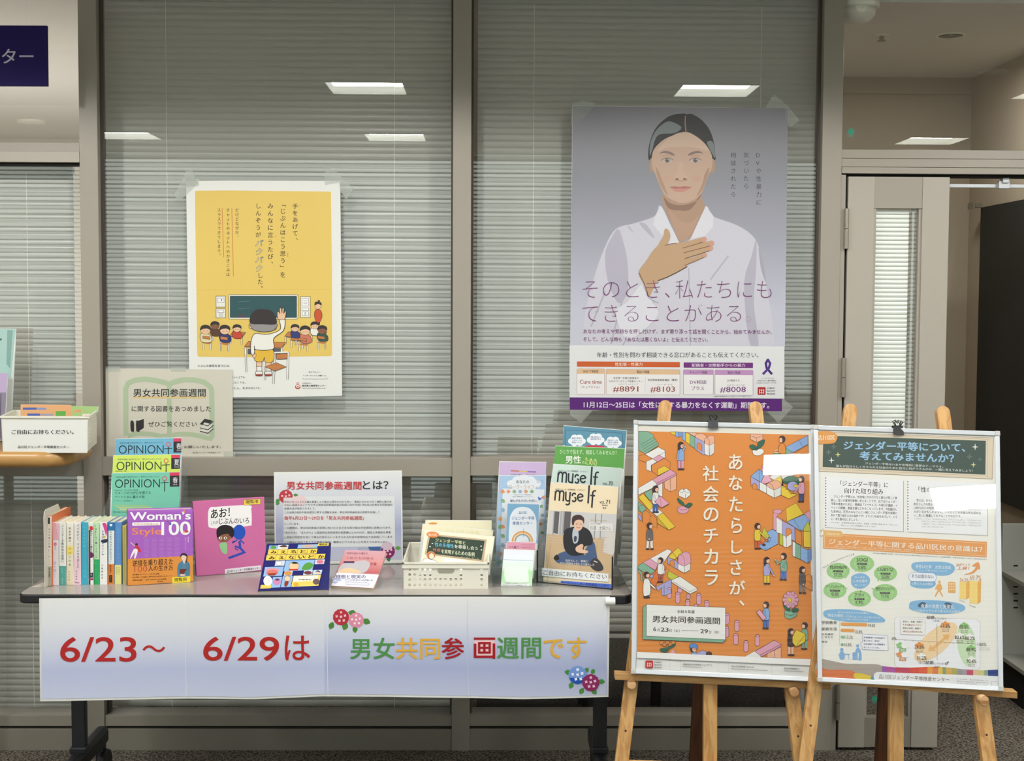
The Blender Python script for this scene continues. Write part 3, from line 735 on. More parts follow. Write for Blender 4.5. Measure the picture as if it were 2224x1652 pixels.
link('side', MB().prism([P(22, 965, -.145), P(32, 765, -.12), P(31, 765, -.06), P(24, 958, -.06)], (.002, 0, 0)), M['acryl'], t)
link('back_plate', MB().prism([P(-60, 962, -.075), P(24, 960, -.075), P(30, 760, -.065), P(-60, 758, -.065)], (0, .002, 0)), M['acryl'], t)
def lf3(a):
    a.poly([(-59, 712), (34, 714.5), (24, 821), (-59, 820)], C(172, 206, 200), 0); a.poly([(16, 716), (28, 717), (22, 800), (14, 790)], C(134, 172, 164), 1); a.rect(-40, 735, 4, 739, C(70, 100, 100), 1)
card('leaflet', [(-60, 712), (35, 714), (24, 952), (-60, 954)], (-.098, -.098), .01, .003, M['ink'], 'pale teal leaflet at the left edge, rear of the holder', 'leaflet', art=lf3)
def lf4(a): a.poly([(-59, 809), (16, 811), (9, 955), (-59, 955)], C(140, 132, 156), 0); a.poly([(-59, 808), (17, 810), (13, 852), (-59, 851)], C(190, 170, 206), 1); a.line([(2, 855), (0, 950)], 2, C(90, 84, 100), 2)
card('leaflet', [(-60, 808), (17, 810), (10, 956), (-60, 956)], (-.13, -.13), .012, .003, M['ink'], 'pale purple leaflet at the left edge, front of the holder', 'leaflet', art=lf4)
# ================================================================ posters taped to the glass
K = C(42, 36, 34)
def on_glass(pts, Y=-.002, g=.82):
    a = Art(P(*pts[0], Y), P(*pts[1], Y), P(*pts[3], Y), lh=.0001, lift=.0003, gain=g); return a
def tapes(a, parent, lst):
    for pts in lst: link('tape', MB().prism([a.q(x, y, .0022) for x, y in pts], a.n*.0002), M['tape'], parent)
# ---- yellow poster
pts = [(404, 393), (739, 393), (743, 860), (412, 862)]
a = on_glass(pts, -.003)
yp = link('poster', a.slab([(404, 393), (500, 392), (640, 392.5), (739, 393), (743, 859), (600, 862), (412, 863)], .0003, .0001), M['paper'])
tag(yp, 'yellow poster of a child raising a hand in a classroom, taped to the glass', 'poster')
a.at(360, 360, 3.176)
YL = C(232, 200, 104)
a.poly([(206, 172), (420, 169), (800, 174), (1132, 178), (1140, 184), (1142, 400), (1146, 700), (1147, 1300), (1141, 1309), (1133, 1312), (800, 1316), (500, 1320), (228, 1316), (219, 1308), (217, 1290), (212, 900), (204, 400), (202, 180)], YL, 0)
a.vtext('手をあげて、', 893, 255, 535, 40, K, .012); a.vtext('「じぶんはこう思う」を', 808, 240, 775, 42, K, .012)
a.vtext('みんなに言うたび、', 722, 252, 700, 42, K, .012); a.vtext('しんぞうが', 638, 252, 500, 40, K, .012)
a.vtext('バクバク', 645, 505, 735, 52, K, .05, slant=.2, l=3); a.vtext('バクバク', 645, 505, 735, 52, C(250, 246, 230), -.012, slant=.2, l=5)
a.vtext('した。', 652, 735, 865, 40, K, .012)
a.vtext('だけどなぜか、', 492, 290, 505, 27, K, .01); a.vtext('チャットやネットへのかきこみは', 430, 290, 765, 27, K, .01); a.vtext('スラスラできてしまう。', 368, 290, 632, 27, K, .01)
a.line([(456, 292), (467, 763)], 4, C(214, 120, 60)); a.line([(389, 292), (400, 630)], 4, C(214, 120, 60))
a.vtext('て', 925, 265, 285, 12, K); a.vtext('おも', 842, 598, 628, 13, K); a.vtext('い', 757, 480, 496, 12, K)
BR = C(196, 126, 70); WT = C(240, 238, 230); DK = C(52, 44, 44); SK = C(238, 196, 160)
a.rrect(434, 888, 912, 1056, 12, WT, 2, ln=3); a.rrect(444, 898, 903, 1046, 4, C(44, 84, 88), 3, ln=3); a.line([(500, 938), (580, 932)], 3, C(90, 120, 122), 5); a.line([(500, 985), (585, 980)], 3, C(90, 120, 122), 5); a.rect(497, 1024, 552, 1046, C(80, 70, 80), 5)
for x0, y0, x1, y1 in ((347, 898, 412, 974), (347, 985, 412, 1048), (930, 902, 997, 1046)): a.rect(x0, y0, x1, y1, WT, 2, ln=3)
for x0, y0, x1, y1 in ((360, 912, 402, 944), (362, 994, 400, 1012), (940, 915, 985, 966), (940, 980, 986, 998), (942, 1006, 960, 1034), (966, 1006, 986, 1034)): a.rect(x0, y0, x1, y1, C(250, 250, 248), 4, ln=2)
for y in (1020, 1028, 1036): a.line([(366, y), (396, y)], 2, DK, 5)
for y in (930, 940, 950): a.line([(950, y), (976, y)], 2, DK, 5)
a.text('J', 376, 918, 388, 934, DK, l=6)
def tpleg(pts, w_=8):
    a.line(pts, w_+4, DK, 4); a.line(pts, w_-1, WT, 5)
def desk(x, y, w_, h, d=26):
    tpleg([(x+6, y+h), (x+6, y+h+46)]); tpleg([(x+w_-6, y+h+6), (x+w_-6, y+h+52)])
    a.poly([(x, y+h), (x+d, y), (x+w_+d-4, y+h*.25), (x+w_-8, y+h+14)], C(120, 116, 112), 5); a.poly([(x, y+h-6), (x+d, y-6), (x+w_+d-4, y+h*.25-6), (x+w_-8, y+h+6)], BR, 6)
    a.line([(x, y+h-6), (x+d, y-6), (x+w_+d-4, y+h*.25-6), (x+w_-8, y+h+6), (x, y+h-6)], 3, DK, 7)
def kid(x, y, r, hair, top, side=1):
    a.blob([(x-r*1.1, y+r*.9), (x+r*.2, y+r*.7), (x+r*1.25, y+r*1.5), (x+r*1.1, y+r*2.6), (x-r*.8, y+r*2.5)], top, 8, line=3, lc=DK)
    a.ell(x, y+r*.15, r, r*.82, SK if hair else C(140, 92, 66), 10, ln=2, lc=DK)
    a.blob([(x-r*1.15, y+r*.1), (x-r*.9, y-r*.75), (x, y-r*1.05), (x+r*.95, y-r*.7), (x+r*1.1, y+r*.05), (x+r*.3, y-r*.25), (x-r*.5, y-r*.15)], DK, 12)
    a.line([(x-r*.45, y+r*.3), (x-r*.15, y+r*.3)], 2, DK, 13); a.line([(x+r*.25, y+r*.3), (x+r*.55, y+r*.3)], 2, DK, 13)
def chair(x, y, w_, h):
    for dx in (0, w_): tpleg([(x+dx, y), (x+dx+4, y+h)], 7)
    a.rect(x, y, x+w_, y+h*.2, BR, 14, sl=.12, ln=2, lc=DK); a.poly([(x-6, y+h*.5), (x+w_*.3, y+h*.42), (x+w_+14, y+h*.48), (x+w_-4, y+h*.62)], BR, 6)
kid(340, 1100, 28, 0, C(90, 60, 40)); kid(492, 1120, 27, 1, C(200, 70, 50)); kid(892, 1118, 26, 1, C(50, 60, 120)); kid(1028, 1100, 26, 1, WT); 
desk(320, 1130, 70, 30); desk(440, 1145, 90, 34); desk(820, 1150, 85, 30); desk(860, 1175, 90, 30); desk(1000, 1145, 90, 24)
kid(275, 1130, 33, 1, C(226, 216, 170)); kid(408, 1130, 33, 1, C(46, 52, 110)); kid(962, 1135, 33, 1, C(210, 120, 100)); kid(1080, 1130, 30, 0, C(52, 84, 74))
chair(256, 1172, 50, 95); chair(378, 1176, 50, 100); chair(918, 1185, 55, 92); chair(1048, 1172, 48, 92)
a.blob([(1030, 1000), (1050, 990), (1072, 1002), (1078, 1040), (1062, 1078), (1042, 1078), (1026, 1040)], C(204, 84, 44), 6, line=3, lc=DK); a.ell(1050, 965, 22, 24, SK, 7, ln=2, lc=DK); a.blob([(1028, 962), (1030, 940), (1050, 936), (1072, 942), (1074, 962), (1052, 952)], DK, 9); a.ell(1056, 932, 8, 7, DK, 9); a.poly([(1038, 1068), (1066, 1068), (1062, 1100), (1040, 1095)], DK, 5)
# central desk, child with raised hand, chair
desk(542, 1215, 262, 36, 30); tpleg([(552, 1262), (554, 1420)], 10); tpleg([(800, 1230), (802, 1290)], 9); a.rrect(566, 1262, 620, 1298, 8, C(88, 92, 110), 4, ln=2); a.rrect(735, 1262, 790, 1298, 8, C(88, 92, 110), 4, ln=2)
for x in (626, 690): a.rect(x, 1340, x+38, 1385, SK, 15, ln=3); a.rect(x+2, 1383, x+38, 1420, WT, 16, ln=3); a.rrect(x-6, 1415, x+42, 1448, 10, WT, 17, ln=3); a.rect(x-4, 1436, x+40, 1448, C(150, 60, 50), 19)
a.blob([(622, 1262), (735, 1262), (742, 1345), (690, 1352), (680, 1320), (668, 1350), (615, 1340)], C(230, 184, 60), 17, 4, line=3, lc=DK)
a.blob([(615, 1158), (700, 1162), (790, 1128), (785, 1060), (822, 1060), (812, 1135), (745, 1190), (742, 1262), (625, 1268), (612, 1240), (612, 1296), (590, 1296), (588, 1220)], WT, 19, 5, line=4, lc=DK)
a.blob([(778, 1058), (770, 1015), (780, 1005), (788, 1020), (786, 985), (798, 984), (802, 1015), (806, 982), (816, 984), (814, 1018), (826, 1000), (830, 1012), (820, 1055)], SK, 20, 4, line=3, lc=DK)
a.ell(612, 1306, 12, 18, SK, 18, ln=2, lc=DK); a.ell(590, 1105, 15, 18, SK, 19, ln=3, lc=DK); a.ell(752, 1112, 12, 17, SK, 19, ln=3, lc=DK)
a.blob([(592, 1080), (760, 1086), (748, 1130), (690, 1144), (640, 1140), (600, 1125)], C(150, 146, 146), 21, 5, line=3, lc=DK)
a.blob([(584, 1085), (590, 1025), (625, 992), (672, 988), (725, 998), (756, 1035), (762, 1090), (670, 1092)], DK, 22, 5)
tpleg([(752, 1285), (744, 1500)], 11); tpleg([(845, 1285), (840, 1470)], 11); tpleg([(686, 1392), (684, 1475)], 9); a.line([(755, 1288), (842, 1284)], 10, WT, 24)
a.rrect(764, 1298, 838, 1334, 6, BR, 26, ln=3, sl=-.06); a.poly([(682, 1385), (765, 1357), (832, 1385), (755, 1414)], BR, 26); a.line([(682, 1385), (765, 1357), (832, 1385), (755, 1414), (682, 1385)], 3, DK, 27)
a.text('じぶんの意見を言うには、', 222, 1370, 445, 1388, K, .02); a.text('ネット上でも、', 452, 1450, 552, 1466, K, .02); a.text('しなくても。', 458, 1487, 552, 1502, K, .02); a.text('きにん、わすれないで。', 452, 1525, 656, 1541, K, .02)
a.text('考えてみよう、', 985, 1416, 1067, 1428, K, .01); a.text('インターネットと人権のこと。', 945, 1440, 1113, 1452, K, .01)
a.line([(942, 1464), (950, 1470), (1025, 1470), (1030, 1476), (1036, 1470), (1112, 1470), (1120, 1463)], 2.5, C(120, 120, 120))
a.ell(911, 1502, 9, 9, C(200, 70, 70), 2); a.ell(911, 1502, 5, 5, WT, 3); a.ell(911, 1524, 19, 16, C(200, 70, 70), 2); a.ell(911, 1521, 13, 10, WT, 3); a.ell(911, 1522, 5, 5, C(200, 70, 70), 4)
a.text('公益財団法人', 940, 1494, 1005, 1502, K, .01); a.text('東京都人権啓発センター', 940, 1508, 1107, 1523, K, .03); a.text('https://www.tokyo-jinken.or.jp/', 940, 1529, 1104, 1538, K)
a.line([(215, 855), (1147, 852)], 1.5, C(214, 176, 76), 1)
a.build('print', M['ink'], yp)
a.at(0, 0, 1)
tapes(a, yp, [[(404, 372), (418, 370), (430, 398), (392, 436), (378, 425), (398, 388)], [(703, 375), (722, 364), (768, 410), (752, 434), (739, 412), (736, 396), (706, 402)], [(404, 388), (432, 388), (432, 404), (404, 406)]])

# ---- woman poster
pts = [(1243, 228), (1711, 235), (1698, 892), (1237, 889)]
a = on_glass(pts, -.003)
wp = link('poster', a.slab([(1243, 229), (1711, 235), (1703, 610), (1698, 892), (1237, 888.5)], .0003, .0001), M['paper'])
tag(wp, 'tall lilac poster of a woman in white, hand on chest, taped to glass', 'poster')
a.at(1200, 200, 3.934)
a.grad([(172, 118), (2012, 138), (1985, 2180), (150, 2165)], [(0, C(134, 132, 140)), (.3, C(142, 143, 152)), (.55, C(164, 164, 178)), (.85, C(196, 196, 212)), (1, C(200, 200, 214))], 0, 16, 6)
SH = C(206, 204, 216); SHd = C(182, 178, 194); SHl = C(220, 219, 228); F1 = C(196, 166, 146); F2 = C(176, 144, 122); F3 = C(206, 178, 158)
# shirt
a.blob([(930, 975), (870, 1060), (700, 1120), (540, 1170), (440, 1340), (350, 1600), (285, 1850), (262, 2080), (290, 2158), (700, 2160), (1500, 2162), (1860, 2162), (1888, 2090), (1868, 1900), (1820, 1620), (1760, 1320), (1690, 1210), (1560, 1130), (1370, 1060), (1310, 985), (1180, 1245), (1085, 1290)], SH, 2, 6)
a.blob([(560, 1170), (600, 1260), (640, 1450), (640, 1700), (560, 1800), (470, 1600), (450, 1380), (500, 1250)], SHd, 3); a.blob([(1740, 1260), (1700, 1400), (1640, 1600), (1650, 1900), (1690, 2160), (1760, 2160), (1720, 1800), (1740, 1500)], SHd, 3)
a.blob([(740, 1120), (830, 1220), (870, 1240), (800, 1130)], SHd, 3); a.blob([(1820, 1620), (1780, 1500), (1760, 1330), (1800, 1450)], C(170, 166, 182), 3); a.blob([(640, 1150), (690, 1200), (660, 1150)], SHd, 3)
a.poly([(1160, 1500), (1168, 1500), (1182, 2165), (1172, 2165)], SHd, 4)
a.poly([(930, 975), (880, 1050), (860, 1130), (1000, 1300), (1085, 1290)], SHl, 4); a.poly([(1310, 970), (1375, 1060), (1370, 1150), (1300, 1230), (1180, 1250)], SHl, 4)
for p_ in ([(640, 1640), (560, 1900), (500, 2150)], [(860, 1800), (700, 2000), (600, 2160)], [(1500, 1400), (1350, 1600)], [(450, 1700), (330, 2000)]): a.line(p_, 14, SHd, 4)
# neck
a.blob([(950, 860), (945, 960), (985, 1060), (1040, 1180), (1085, 1280), (1140, 1255), (1180, 1245), (1240, 1110), (1300, 985), (1275, 900), (1270, 820), (1110, 800)], F2, 5, 5); a.blob([(990, 1000), (1080, 1260), (1170, 1230), (1250, 1060), (1180, 1110), (1090, 1100)], C(184, 150, 128), 6, 5)
a.blob([(950, 900), (1010, 950), (1110, 965), (1230, 930), (1270, 870), (1180, 1000), (1080, 1010), (990, 990)], C(142, 112, 94), 7)
# hair behind, ears, face
HB = C(34, 32, 34); HG = C(118, 126, 128)
a.blob([(818, 560), (822, 470), (850, 370), (900, 285), (1000, 205), (1110, 183), (1150, 190), (1190, 188), (1270, 235), (1340, 320), (1378, 430), (1390, 540), (1385, 580), (1300, 560), (900, 560), (835, 580)], HB, 8, 6)
a.ell(845, 625, 18, 62, F2, 9); a.ell(1368, 630, 22, 62, F2, 9)
a.blob([(850, 540), (880, 470), (960, 400), (1060, 360), (1145, 340), (1230, 380), (1310, 450), (1360, 540), (1362, 640), (1330, 720), (1300, 800), (1265, 870), (1200, 925), (1110, 948), (1030, 925), (960, 880), (915, 800), (880, 710), (852, 640)], F1, 10, 6)
a.blob([(1010, 380), (1145, 342), (1270, 410), (1330, 500), (1200, 470), (1000, 470), (900, 500)], F3, 11, 5)
for hp in ([(925, 285), (1000, 250), (1100, 300), (1040, 350), (900, 370), (850, 500), (830, 540), (835, 440), (870, 350)], [(1320, 430), (1372, 430), (1388, 560), (1360, 520)]): a.blob(hp, HG, 12, 6)
a.line([(1135, 205), (1132, 260), (1140, 345)], 9, C(160, 128, 108), 13)
# brows, eyes
for bx_, s_ in ((980, 1), (1220, -1)):
    a.blob([(bx_-s_*68, 525), (bx_-s_*30, 503), (bx_+s_*20, 508), (bx_+s_*60, 530), (bx_+s_*55, 542), (bx_+s_*10, 528), (bx_-s_*30, 520)], C(134, 112, 102), 13, 4)
    a.blob([(bx_-52, 586), (bx_-20, 566), (bx_+20, 566), (bx_+50, 584), (bx_+20, 602), (bx_-20, 604)], C(190, 176, 168), 13, 4); a.ell(bx_, 584, 19, 18, C(112, 94, 92), 14); a.ell(bx_, 584, 8, 8, C(78, 66, 68), 15); a.ell(bx_+6, 578, 4, 4, C(230, 230, 235), 16)
    a.line([(bx_-54, 584), (bx_-22, 564), (bx_+20, 563), (bx_+52, 582)], 5, C(110, 90, 84), 15); a.line([(bx_-40, 548), (bx_, 540), (bx_+40, 548)], 4, C(162, 130, 112), 13)
a.blob([(1080, 600), (1068, 690), (1040, 725), (1045, 748), (1095, 758), (1150, 748), (1155, 725), (1120, 690), (1110, 600)], C(202, 170, 148), 12, 5); a.ell(1064, 742, 13, 7, C(116, 84, 72), 14); a.ell(1128, 742, 13, 7, C(116, 84, 72), 14); a.line([(1042, 740), (1050, 752), (1095, 760), (1142, 752), (1152, 738)], 4, C(146, 112, 96), 14)
a.blob([(1005, 812), (1050, 804), (1085, 810), (1120, 803), (1185, 812), (1120, 820), (1060, 822)], C(184, 120, 112), 13, 4); a.blob([(1012, 816), (1080, 824), (1180, 816), (1130, 848), (1085, 854), (1040, 846)], C(200, 140, 128), 12, 4); a.line([(1002, 812), (1050, 820), (1090, 818), (1130, 820), (1190, 810)], 4, C(126, 74, 70), 14)
a.blob([(880, 640), (900, 740), (940, 830), (985, 880), (940, 760), (910, 680)], C(176, 144, 124), 11, 5); a.blob([(1340, 640), (1320, 740), (1280, 830), (1230, 890), (1280, 780), (1300, 700)], C(172, 138, 118), 11, 5)
a.ell(975, 735, 40, 30, C(199, 163, 144), 12); a.ell(1230, 735, 40, 30, C(197, 160, 142), 12)
# hand and sleeve
HN = C(192, 158, 124); HD = C(130, 92, 66)
a.blob([(735, 1540), (800, 1440), (860, 1350), (930, 1290), (960, 1310), (1090, 1285), (1160, 1300), (1180, 1400), (1150, 1480), (1060, 1540), (980, 1580), (900, 1610), (860, 1680), (820, 1750), (780, 1640)], HN, 17, 6)
a.blob([(895, 1330), (915, 1280), (945, 1230), (955, 1180), (972, 1165), (998, 1190), (1005, 1240), (985, 1290), (940, 1320)], HN, 18, 6)
for x0, y0, x1, y1, w_ in ((1100, 1310, 1295, 1258, 44), (1110, 1350, 1358, 1290, 44), (1120, 1400, 1350, 1332, 42), (1120, 1460, 1300, 1392, 38)):
    a.line([(x0, y0), (x1, y1)], w_, HN, 19); a.ell(x1, y1, w_*.52, w_*.5, C(206, 156, 136), 20); a.line([(x0+10, y0+w_*.52), (x1-10, y1+w_*.52)], 6, HD, 21)
a.line([(960, 1310), (1010, 1295), (1060, 1290)], 5, HD, 21); a.line([(740, 1545), (785, 1640), (820, 1745)], 7, HD, 18); a.line([(900, 1610), (980, 1580), (1060, 1540), (1150, 1490)], 8, C(96, 66, 50), 18)
a.blob([(540, 1880), (640, 1790), (760, 1640), (800, 1700), (850, 1790), (900, 1900), (760, 2050), (620, 2100)], SHl, 16, 5); a.line([(770, 1640), (820, 1760), (905, 1800)], 8, SHd, 18)
PU = C(122, 44, 112); TX = C(58, 48, 62)
a.vtext('DVや性暴力に', 1762, 505, 975, 50, TX, -.004); a.vtext('気づいたら', 1655, 505, 835, 50, TX, -.004); a.vtext('相談されたら', 1545, 505, 905, 50, TX, -.004)
a.at(1200, 580, 3.9714)
a.text('そのとき、', 258, 115, 1010, 262, PU, -.022, l=24); a.text('私たちにも', 1058, 112, 1888, 270, PU, -.022, l=24); a.text('できることがある。', 258, 318, 1710, 470, PU, -.022, l=24)
a.text('あなたの考えや気持ちを押し付けず、まず寄り添って話を聞くことから、始めてみませんか。', 266, 532, 1890, 572, PU, 0, l=24, sl=.003); a.text('そして、どんな時も「あなたは悪くないよ」と伝えてください。', 266, 600, 1338, 640, PU, 0, l=24, sl=.004)
a.rect(146, 672, 1998, 1122, C(226, 226, 228), 22, sl=.006)
a.text('年齢・性別を問わず相談できる窓口があることも伝えてください。', 382, 732, 1775, 780, C(34, 34, 44), .012, l=24)
OR = C(204, 92, 40); PB = C(112, 40, 120)
a.rrect(210, 812, 1098, 858, 6, OR, 24, sl=.006); a.text('性犯罪・性暴力', 538, 822, 775, 852, C(244, 226, 214), .02, l=26)
a.rrect(1130, 820, 1728, 866, 6, PB, 24, sl=.006); a.text('配偶者・交際相手からの暴力', 1200, 830, 1660, 860, C(238, 220, 240), .02, l=26)
def cell(x0, x1, y0, y1, hc, head, lc):
    a.rrect(x0, y0, x1, y1, 8, C(238, 236, 236), 24, ln=3, lc=lc, sl=.006); a.rect(x0+2, y0+2, x1-2, y0+42, hc, 26, sl=.006); a.text(head, (x0+x1)/2-len(head)*11, y0+10, (x0+x1)/2+len(head)*11, y0+34, C(60, 40, 50), .02, l=28)
cell(210, 448, 876, 1094, C(228, 190, 150), 'SNSで相談', C(190, 150, 130)); cell(462, 1098, 880, 1098, C(228, 190, 150), '電話で相談', C(190, 150, 130)); cell(1128, 1386, 884, 1100, C(196, 148, 196), 'チャットで相談', C(150, 110, 150)); cell(1400, 1728, 886, 1102, C(196, 148, 196), '電話で相談', C(150, 110, 150))
RD = C(150, 60, 54)
a.text('Cure time', 234, 970, 424, 1006, RD, .01, l=28); a.text('（キュアタイム）', 250, 1022, 404, 1044, RD, l=28)
a.text('性犯罪・性暴力被害者の', 524, 946, 742, 964, K, l=28); a.text('ためのワンストップ支援センター', 486, 974, 775, 992, K, l=28); a.text('はやくワンストップ', 572, 1003, 738, 1015, C(150, 110, 100), l=28); a.text('性犯罪被害相談電話（警察）', 820, 962, 1078, 982, K, l=28); a.text('ハートさん', 900, 1006, 1040, 1018, C(150, 110, 100), l=28)
a.text('#8891', 520, 1026, 740, 1078, RD, .008, l=28); a.text('#8103', 842, 1028, 1055, 1080, RD, .008, l=28); a.text('DV相談', 1184, 972, 1328, 1008, PB, .006, l=28); a.text('プラス', 1198, 1026, 1306, 1060, PB, .006, l=28)
a.text('DV相談ナビ', 1506, 966, 1616, 986, K, l=28); a.text('はれれば', 1508, 1010, 1658, 1022, C(140, 110, 140), l=28); a.text('#8008', 1442, 1030, 1666, 1082, PB, .008, l=28)
a.line([(800, 945), (796, 1085)], 1.5, C(190, 170, 160), 27)
RB = C(62, 28, 112)
a.line([(1856, 795), (1838, 830), (1846, 870), (1890, 920)], 20, RB, 25); a.line([(1856, 795), (1876, 830), (1864, 870), (1815, 920)], 20, C(80, 44, 134), 26)
a.text('パープルリボンは', 1796, 952, 1906, 962, C(90, 90, 90), l=28); a.text('女性に対する暴力根絶の', 1766, 972, 1928, 984, C(90, 90, 90), l=28); a.text('ためのシンボルマークです。', 1758, 992, 1934, 1004, C(90, 90, 90), l=28)
a.rrect(1768, 1034, 1836, 1100, 8, C(170, 32, 36), 26)
for x in (1784, 1802, 1820): a.line([(x, 1052), (x, 1090)], 5, C(240, 224, 220), 28)
a.ell(1792, 1070, 10, 12, C(170, 32, 36), 27, ln=4, lc=C(240, 224, 220)); a.ell(1812, 1070, 10, 12, C(170, 32, 36), 27, ln=4, lc=C(240, 224, 220))
for s_, y in (('内閣府', 1036), ('男女共同', 1060), ('参画局', 1084)): a.text(s_, 1848, y, 1916, y+14, C(70, 66, 70), l=28)
a.text('※通話料や携帯電話からのご利用についてはご確認ください。', 1388, 1108, 1718, 1120, C(100, 100, 100), l=28)
a.rect(148, 1122, 1978, 1228, C(88, 26, 116), 24, sl=.007)
a.text('11月12日〜25日は「女性に対する暴力をなくす運動」期間です。', 268, 1156, 1868, 1212, C(236, 230, 240), .02, l=26, sl=.004)
a.build('print', M['ink'], wp)
a.at(0, 0, 1)
tapes(a, wp, [[(1242, 226), (1262, 218), (1294, 224), (1290, 232), (1262, 262), (1240, 268)], [(1662, 232), (1680, 205), (1712, 232), (1736, 262), (1716, 276), (1706, 262), (1704, 236), (1668, 236)],
  [(1237, 858), (1286, 892), (1262, 918), (1238, 900)], [(1698, 862), (1722, 884), (1690, 918), (1664, 892)]])

# ---- notice with the green book outline
pts = [(228, 800), (505, 802), (506, 991), (226, 996)]
a = on_glass(pts, -.0065)
np_ = link('notice', a.slab(pts, .0003), mat('notice_paper', C(196, 192, 178), .5))
tag(np_, 'laminated notice with a pale green open book outline, taped low on the glass', 'notice')
a.at(0, 660, 4.13)
GG = C(180, 196, 164)
def band(pts_, w_):
    a.line(pts_, w_, GG, 1)
band([(1130, 1170), (1128, 760), (1150, 710), (1210, 682), (1300, 672), (1400, 685), (1480, 705), (1518, 720), (1560, 700), (1650, 678), (1740, 680), (1830, 700), (1885, 740), (1900, 780), (1902, 1180), (1880, 1215)], 46)
band([(1518, 720), (1520, 1175)], 42); band([(1150, 1180), (1230, 1158), (1350, 1165), (1440, 1185), (1520, 1180), (1600, 1165), (1720, 1168), (1800, 1185), (1870, 1205)], 40)
a.rect(1196, 828, 1845, 846, C(228, 200, 140), 3)
a.text('男女共同参画週間', 1196, 758, 1845, 832, C(40, 38, 38), .012, l=5); a.text('に関する図書をあつめました', 1182, 912, 1893, 965, C(50, 48, 48), .006, l=5); a.text('ぜひご覧ください', 1330, 1052, 1765, 1100, C(50, 48, 48), .006, l=5)
a.text('静かに大切な本の閲覧をお願いいたします。', 1200, 1268, 1985, 1294, C(70, 66, 62), .008, l=5); a.text('品川区ジェンダー平等推進センター', 1730, 1324, 1988, 1340, C(80, 76, 72), l=5)
IC = C(46, 44, 46)
for dx in (0, 50):
    a.poly([(1172+dx, 1048), (1205+dx, 1028), (1240+dx, 1026), (1205+dx, 1052)], C(224, 222, 210), 4); a.blob([(1172+dx, 1050), (1200+dx, 1056), (1202+dx, 1142), (1188+dx, 1144), (1173+dx, 1132)], IC, 5, 3)
a.poly([(1222, 1052), (1290, 1030), (1290, 1110), (1238, 1145), (1222, 1140)], IC, 5)
for dy, c in ((0, IC), (36, C(220, 218, 206)), (66, C(220, 218, 206))):
    a.poly([(1796, 1072+dy), (1836, 1028+dy*.9), (1908, 1045+dy), (1868, 1090+dy)], c, 5); a.line([(1796, 1074+dy), (1866, 1092+dy), (1914, 1052+dy)], 7, IC, 6); a.line([(1800, 1084+dy), (1866, 1102+dy)], 4, C(220, 218, 206), 7)
a.build('print', M['ink'], np_)
a.at(0, 0, 1)
tapes(a, np_, [[(226, 796), (262, 796), (262, 806), (226, 806)], [(372, 796), (404, 796), (404, 806), (372, 806)], [(486, 980), (512, 980), (512, 996), (486, 996)]])
# ================================================================ things standing on the folding table
S2 = (60, 920, 4.1185); S3 = (540, 1000, 3.9714); S1 = (1040, 900, 3.9333)
def U(sc, x, y): return (x/sc[2]+sc[0], y/sc[2]+sc[1])
# bookend
p0 = T(92, 1277); p1 = T(101, 1270)
ytop = P(97, 1108, p0.y).z; L_ = .155
t = thing('bookend', (p0.x, p0.y+.05, ZT), 'pale grey steel bookend at the left end of the book row', 'bookend')
vx = p0.x+.006; zt_ = ytop; prof = [(p0.y, ZT+.001), (p0.y, zt_-.02), (p0.y+.006, zt_-.006), (p0.y+.02, zt_), (p0.y+L_-.02, zt_), (p0.y+L_, zt_-.02), (p0.y+L_, ZT+.001)]
link('upright', MB().prism([(vx, y, z) for y, z in prof], (.0016, 0, 0)), M['beige'], t)
link('foot', MB().prism([(vx, p0.y+.015, ZT+.0005), (vx-.042, p0.y+.012, ZT+.0005), (vx-.03, p0.y+.07, ZT+.0005), (vx-.004, p0.y+L_-.02, ZT+.0005), (vx, p0.y+L_, ZT+.0005)], (0, 0, .0012)), M['beige'], t)

def spine_book(x0, x1, ytp, ybt, depth, label, cover, art, tall=0):
    a0 = T(x0, ybt); a1 = T(x1, ybt); a1.y = a0.y; z1 = P(x0, ytp, a0.y).z; Y = a0.y; X0, X1 = a0.x, a1.x
    t = thing('book', ((X0+X1)/2, Y+depth/2, ZT), label, 'book', 'books standing in a row between the bookend and the purple book')
    z0 = ZT+.0006; cv = MB(); th = .0009
    n = 5; prof = [(X0+th, Y+.004), (X0, Y+.0035)]+[(X0+(X1-X0)*i/n, Y+.0015*abs(2*i/n-1)**2) for i in range(n+1)]+[(X1, Y+.0035), (X1-th, Y+.004)]
    cv.prism([(x, y, z0) for x, y in prof], (0, 0, z1-z0))
    cv.box(X0, X0+th, Y+.0035, Y+depth, z0, z1); cv.box(X1-th, X1, Y+.0035, Y+depth, z0, z1)
    link('cover', cv, mat('cover', cover, .35), t)
    link('pages', B(X0+th, X1-th, Y+.004, Y+depth-.003, z0+.002, z1-.0025), M['pages'], t)
    a = Art(Vector((X0, Y, z0)), Vector((X1, Y, z0)), Vector((X0, Y, z1)), lift=.0006, gain=.8)
    a.at(*S2); art(a); a.build('spine_print', M['ink'], t); return t
def vt(a, body, xc, y0, y1, sz, col, b=.01): a.vtext(body, xc, y0, y1, sz, col, b, l=5)
def s1(a):
    a.rect(177, 826, 216, 1275, C(250, 236, 222), 0); a.rect(177, 1275, 216, 1448, C(190, 182, 164), 0); a.rrect(183, 838, 200, 895, 3, K, 2); vt(a, '女子の選んだ道', 195, 930, 1110, 18, K); vt(a, '私らしく働いていく本', 192, 1120, 1262, 11, K); vt(a, '暮らしの学び編集部', 196, 1290, 1370, 12, K, .03)
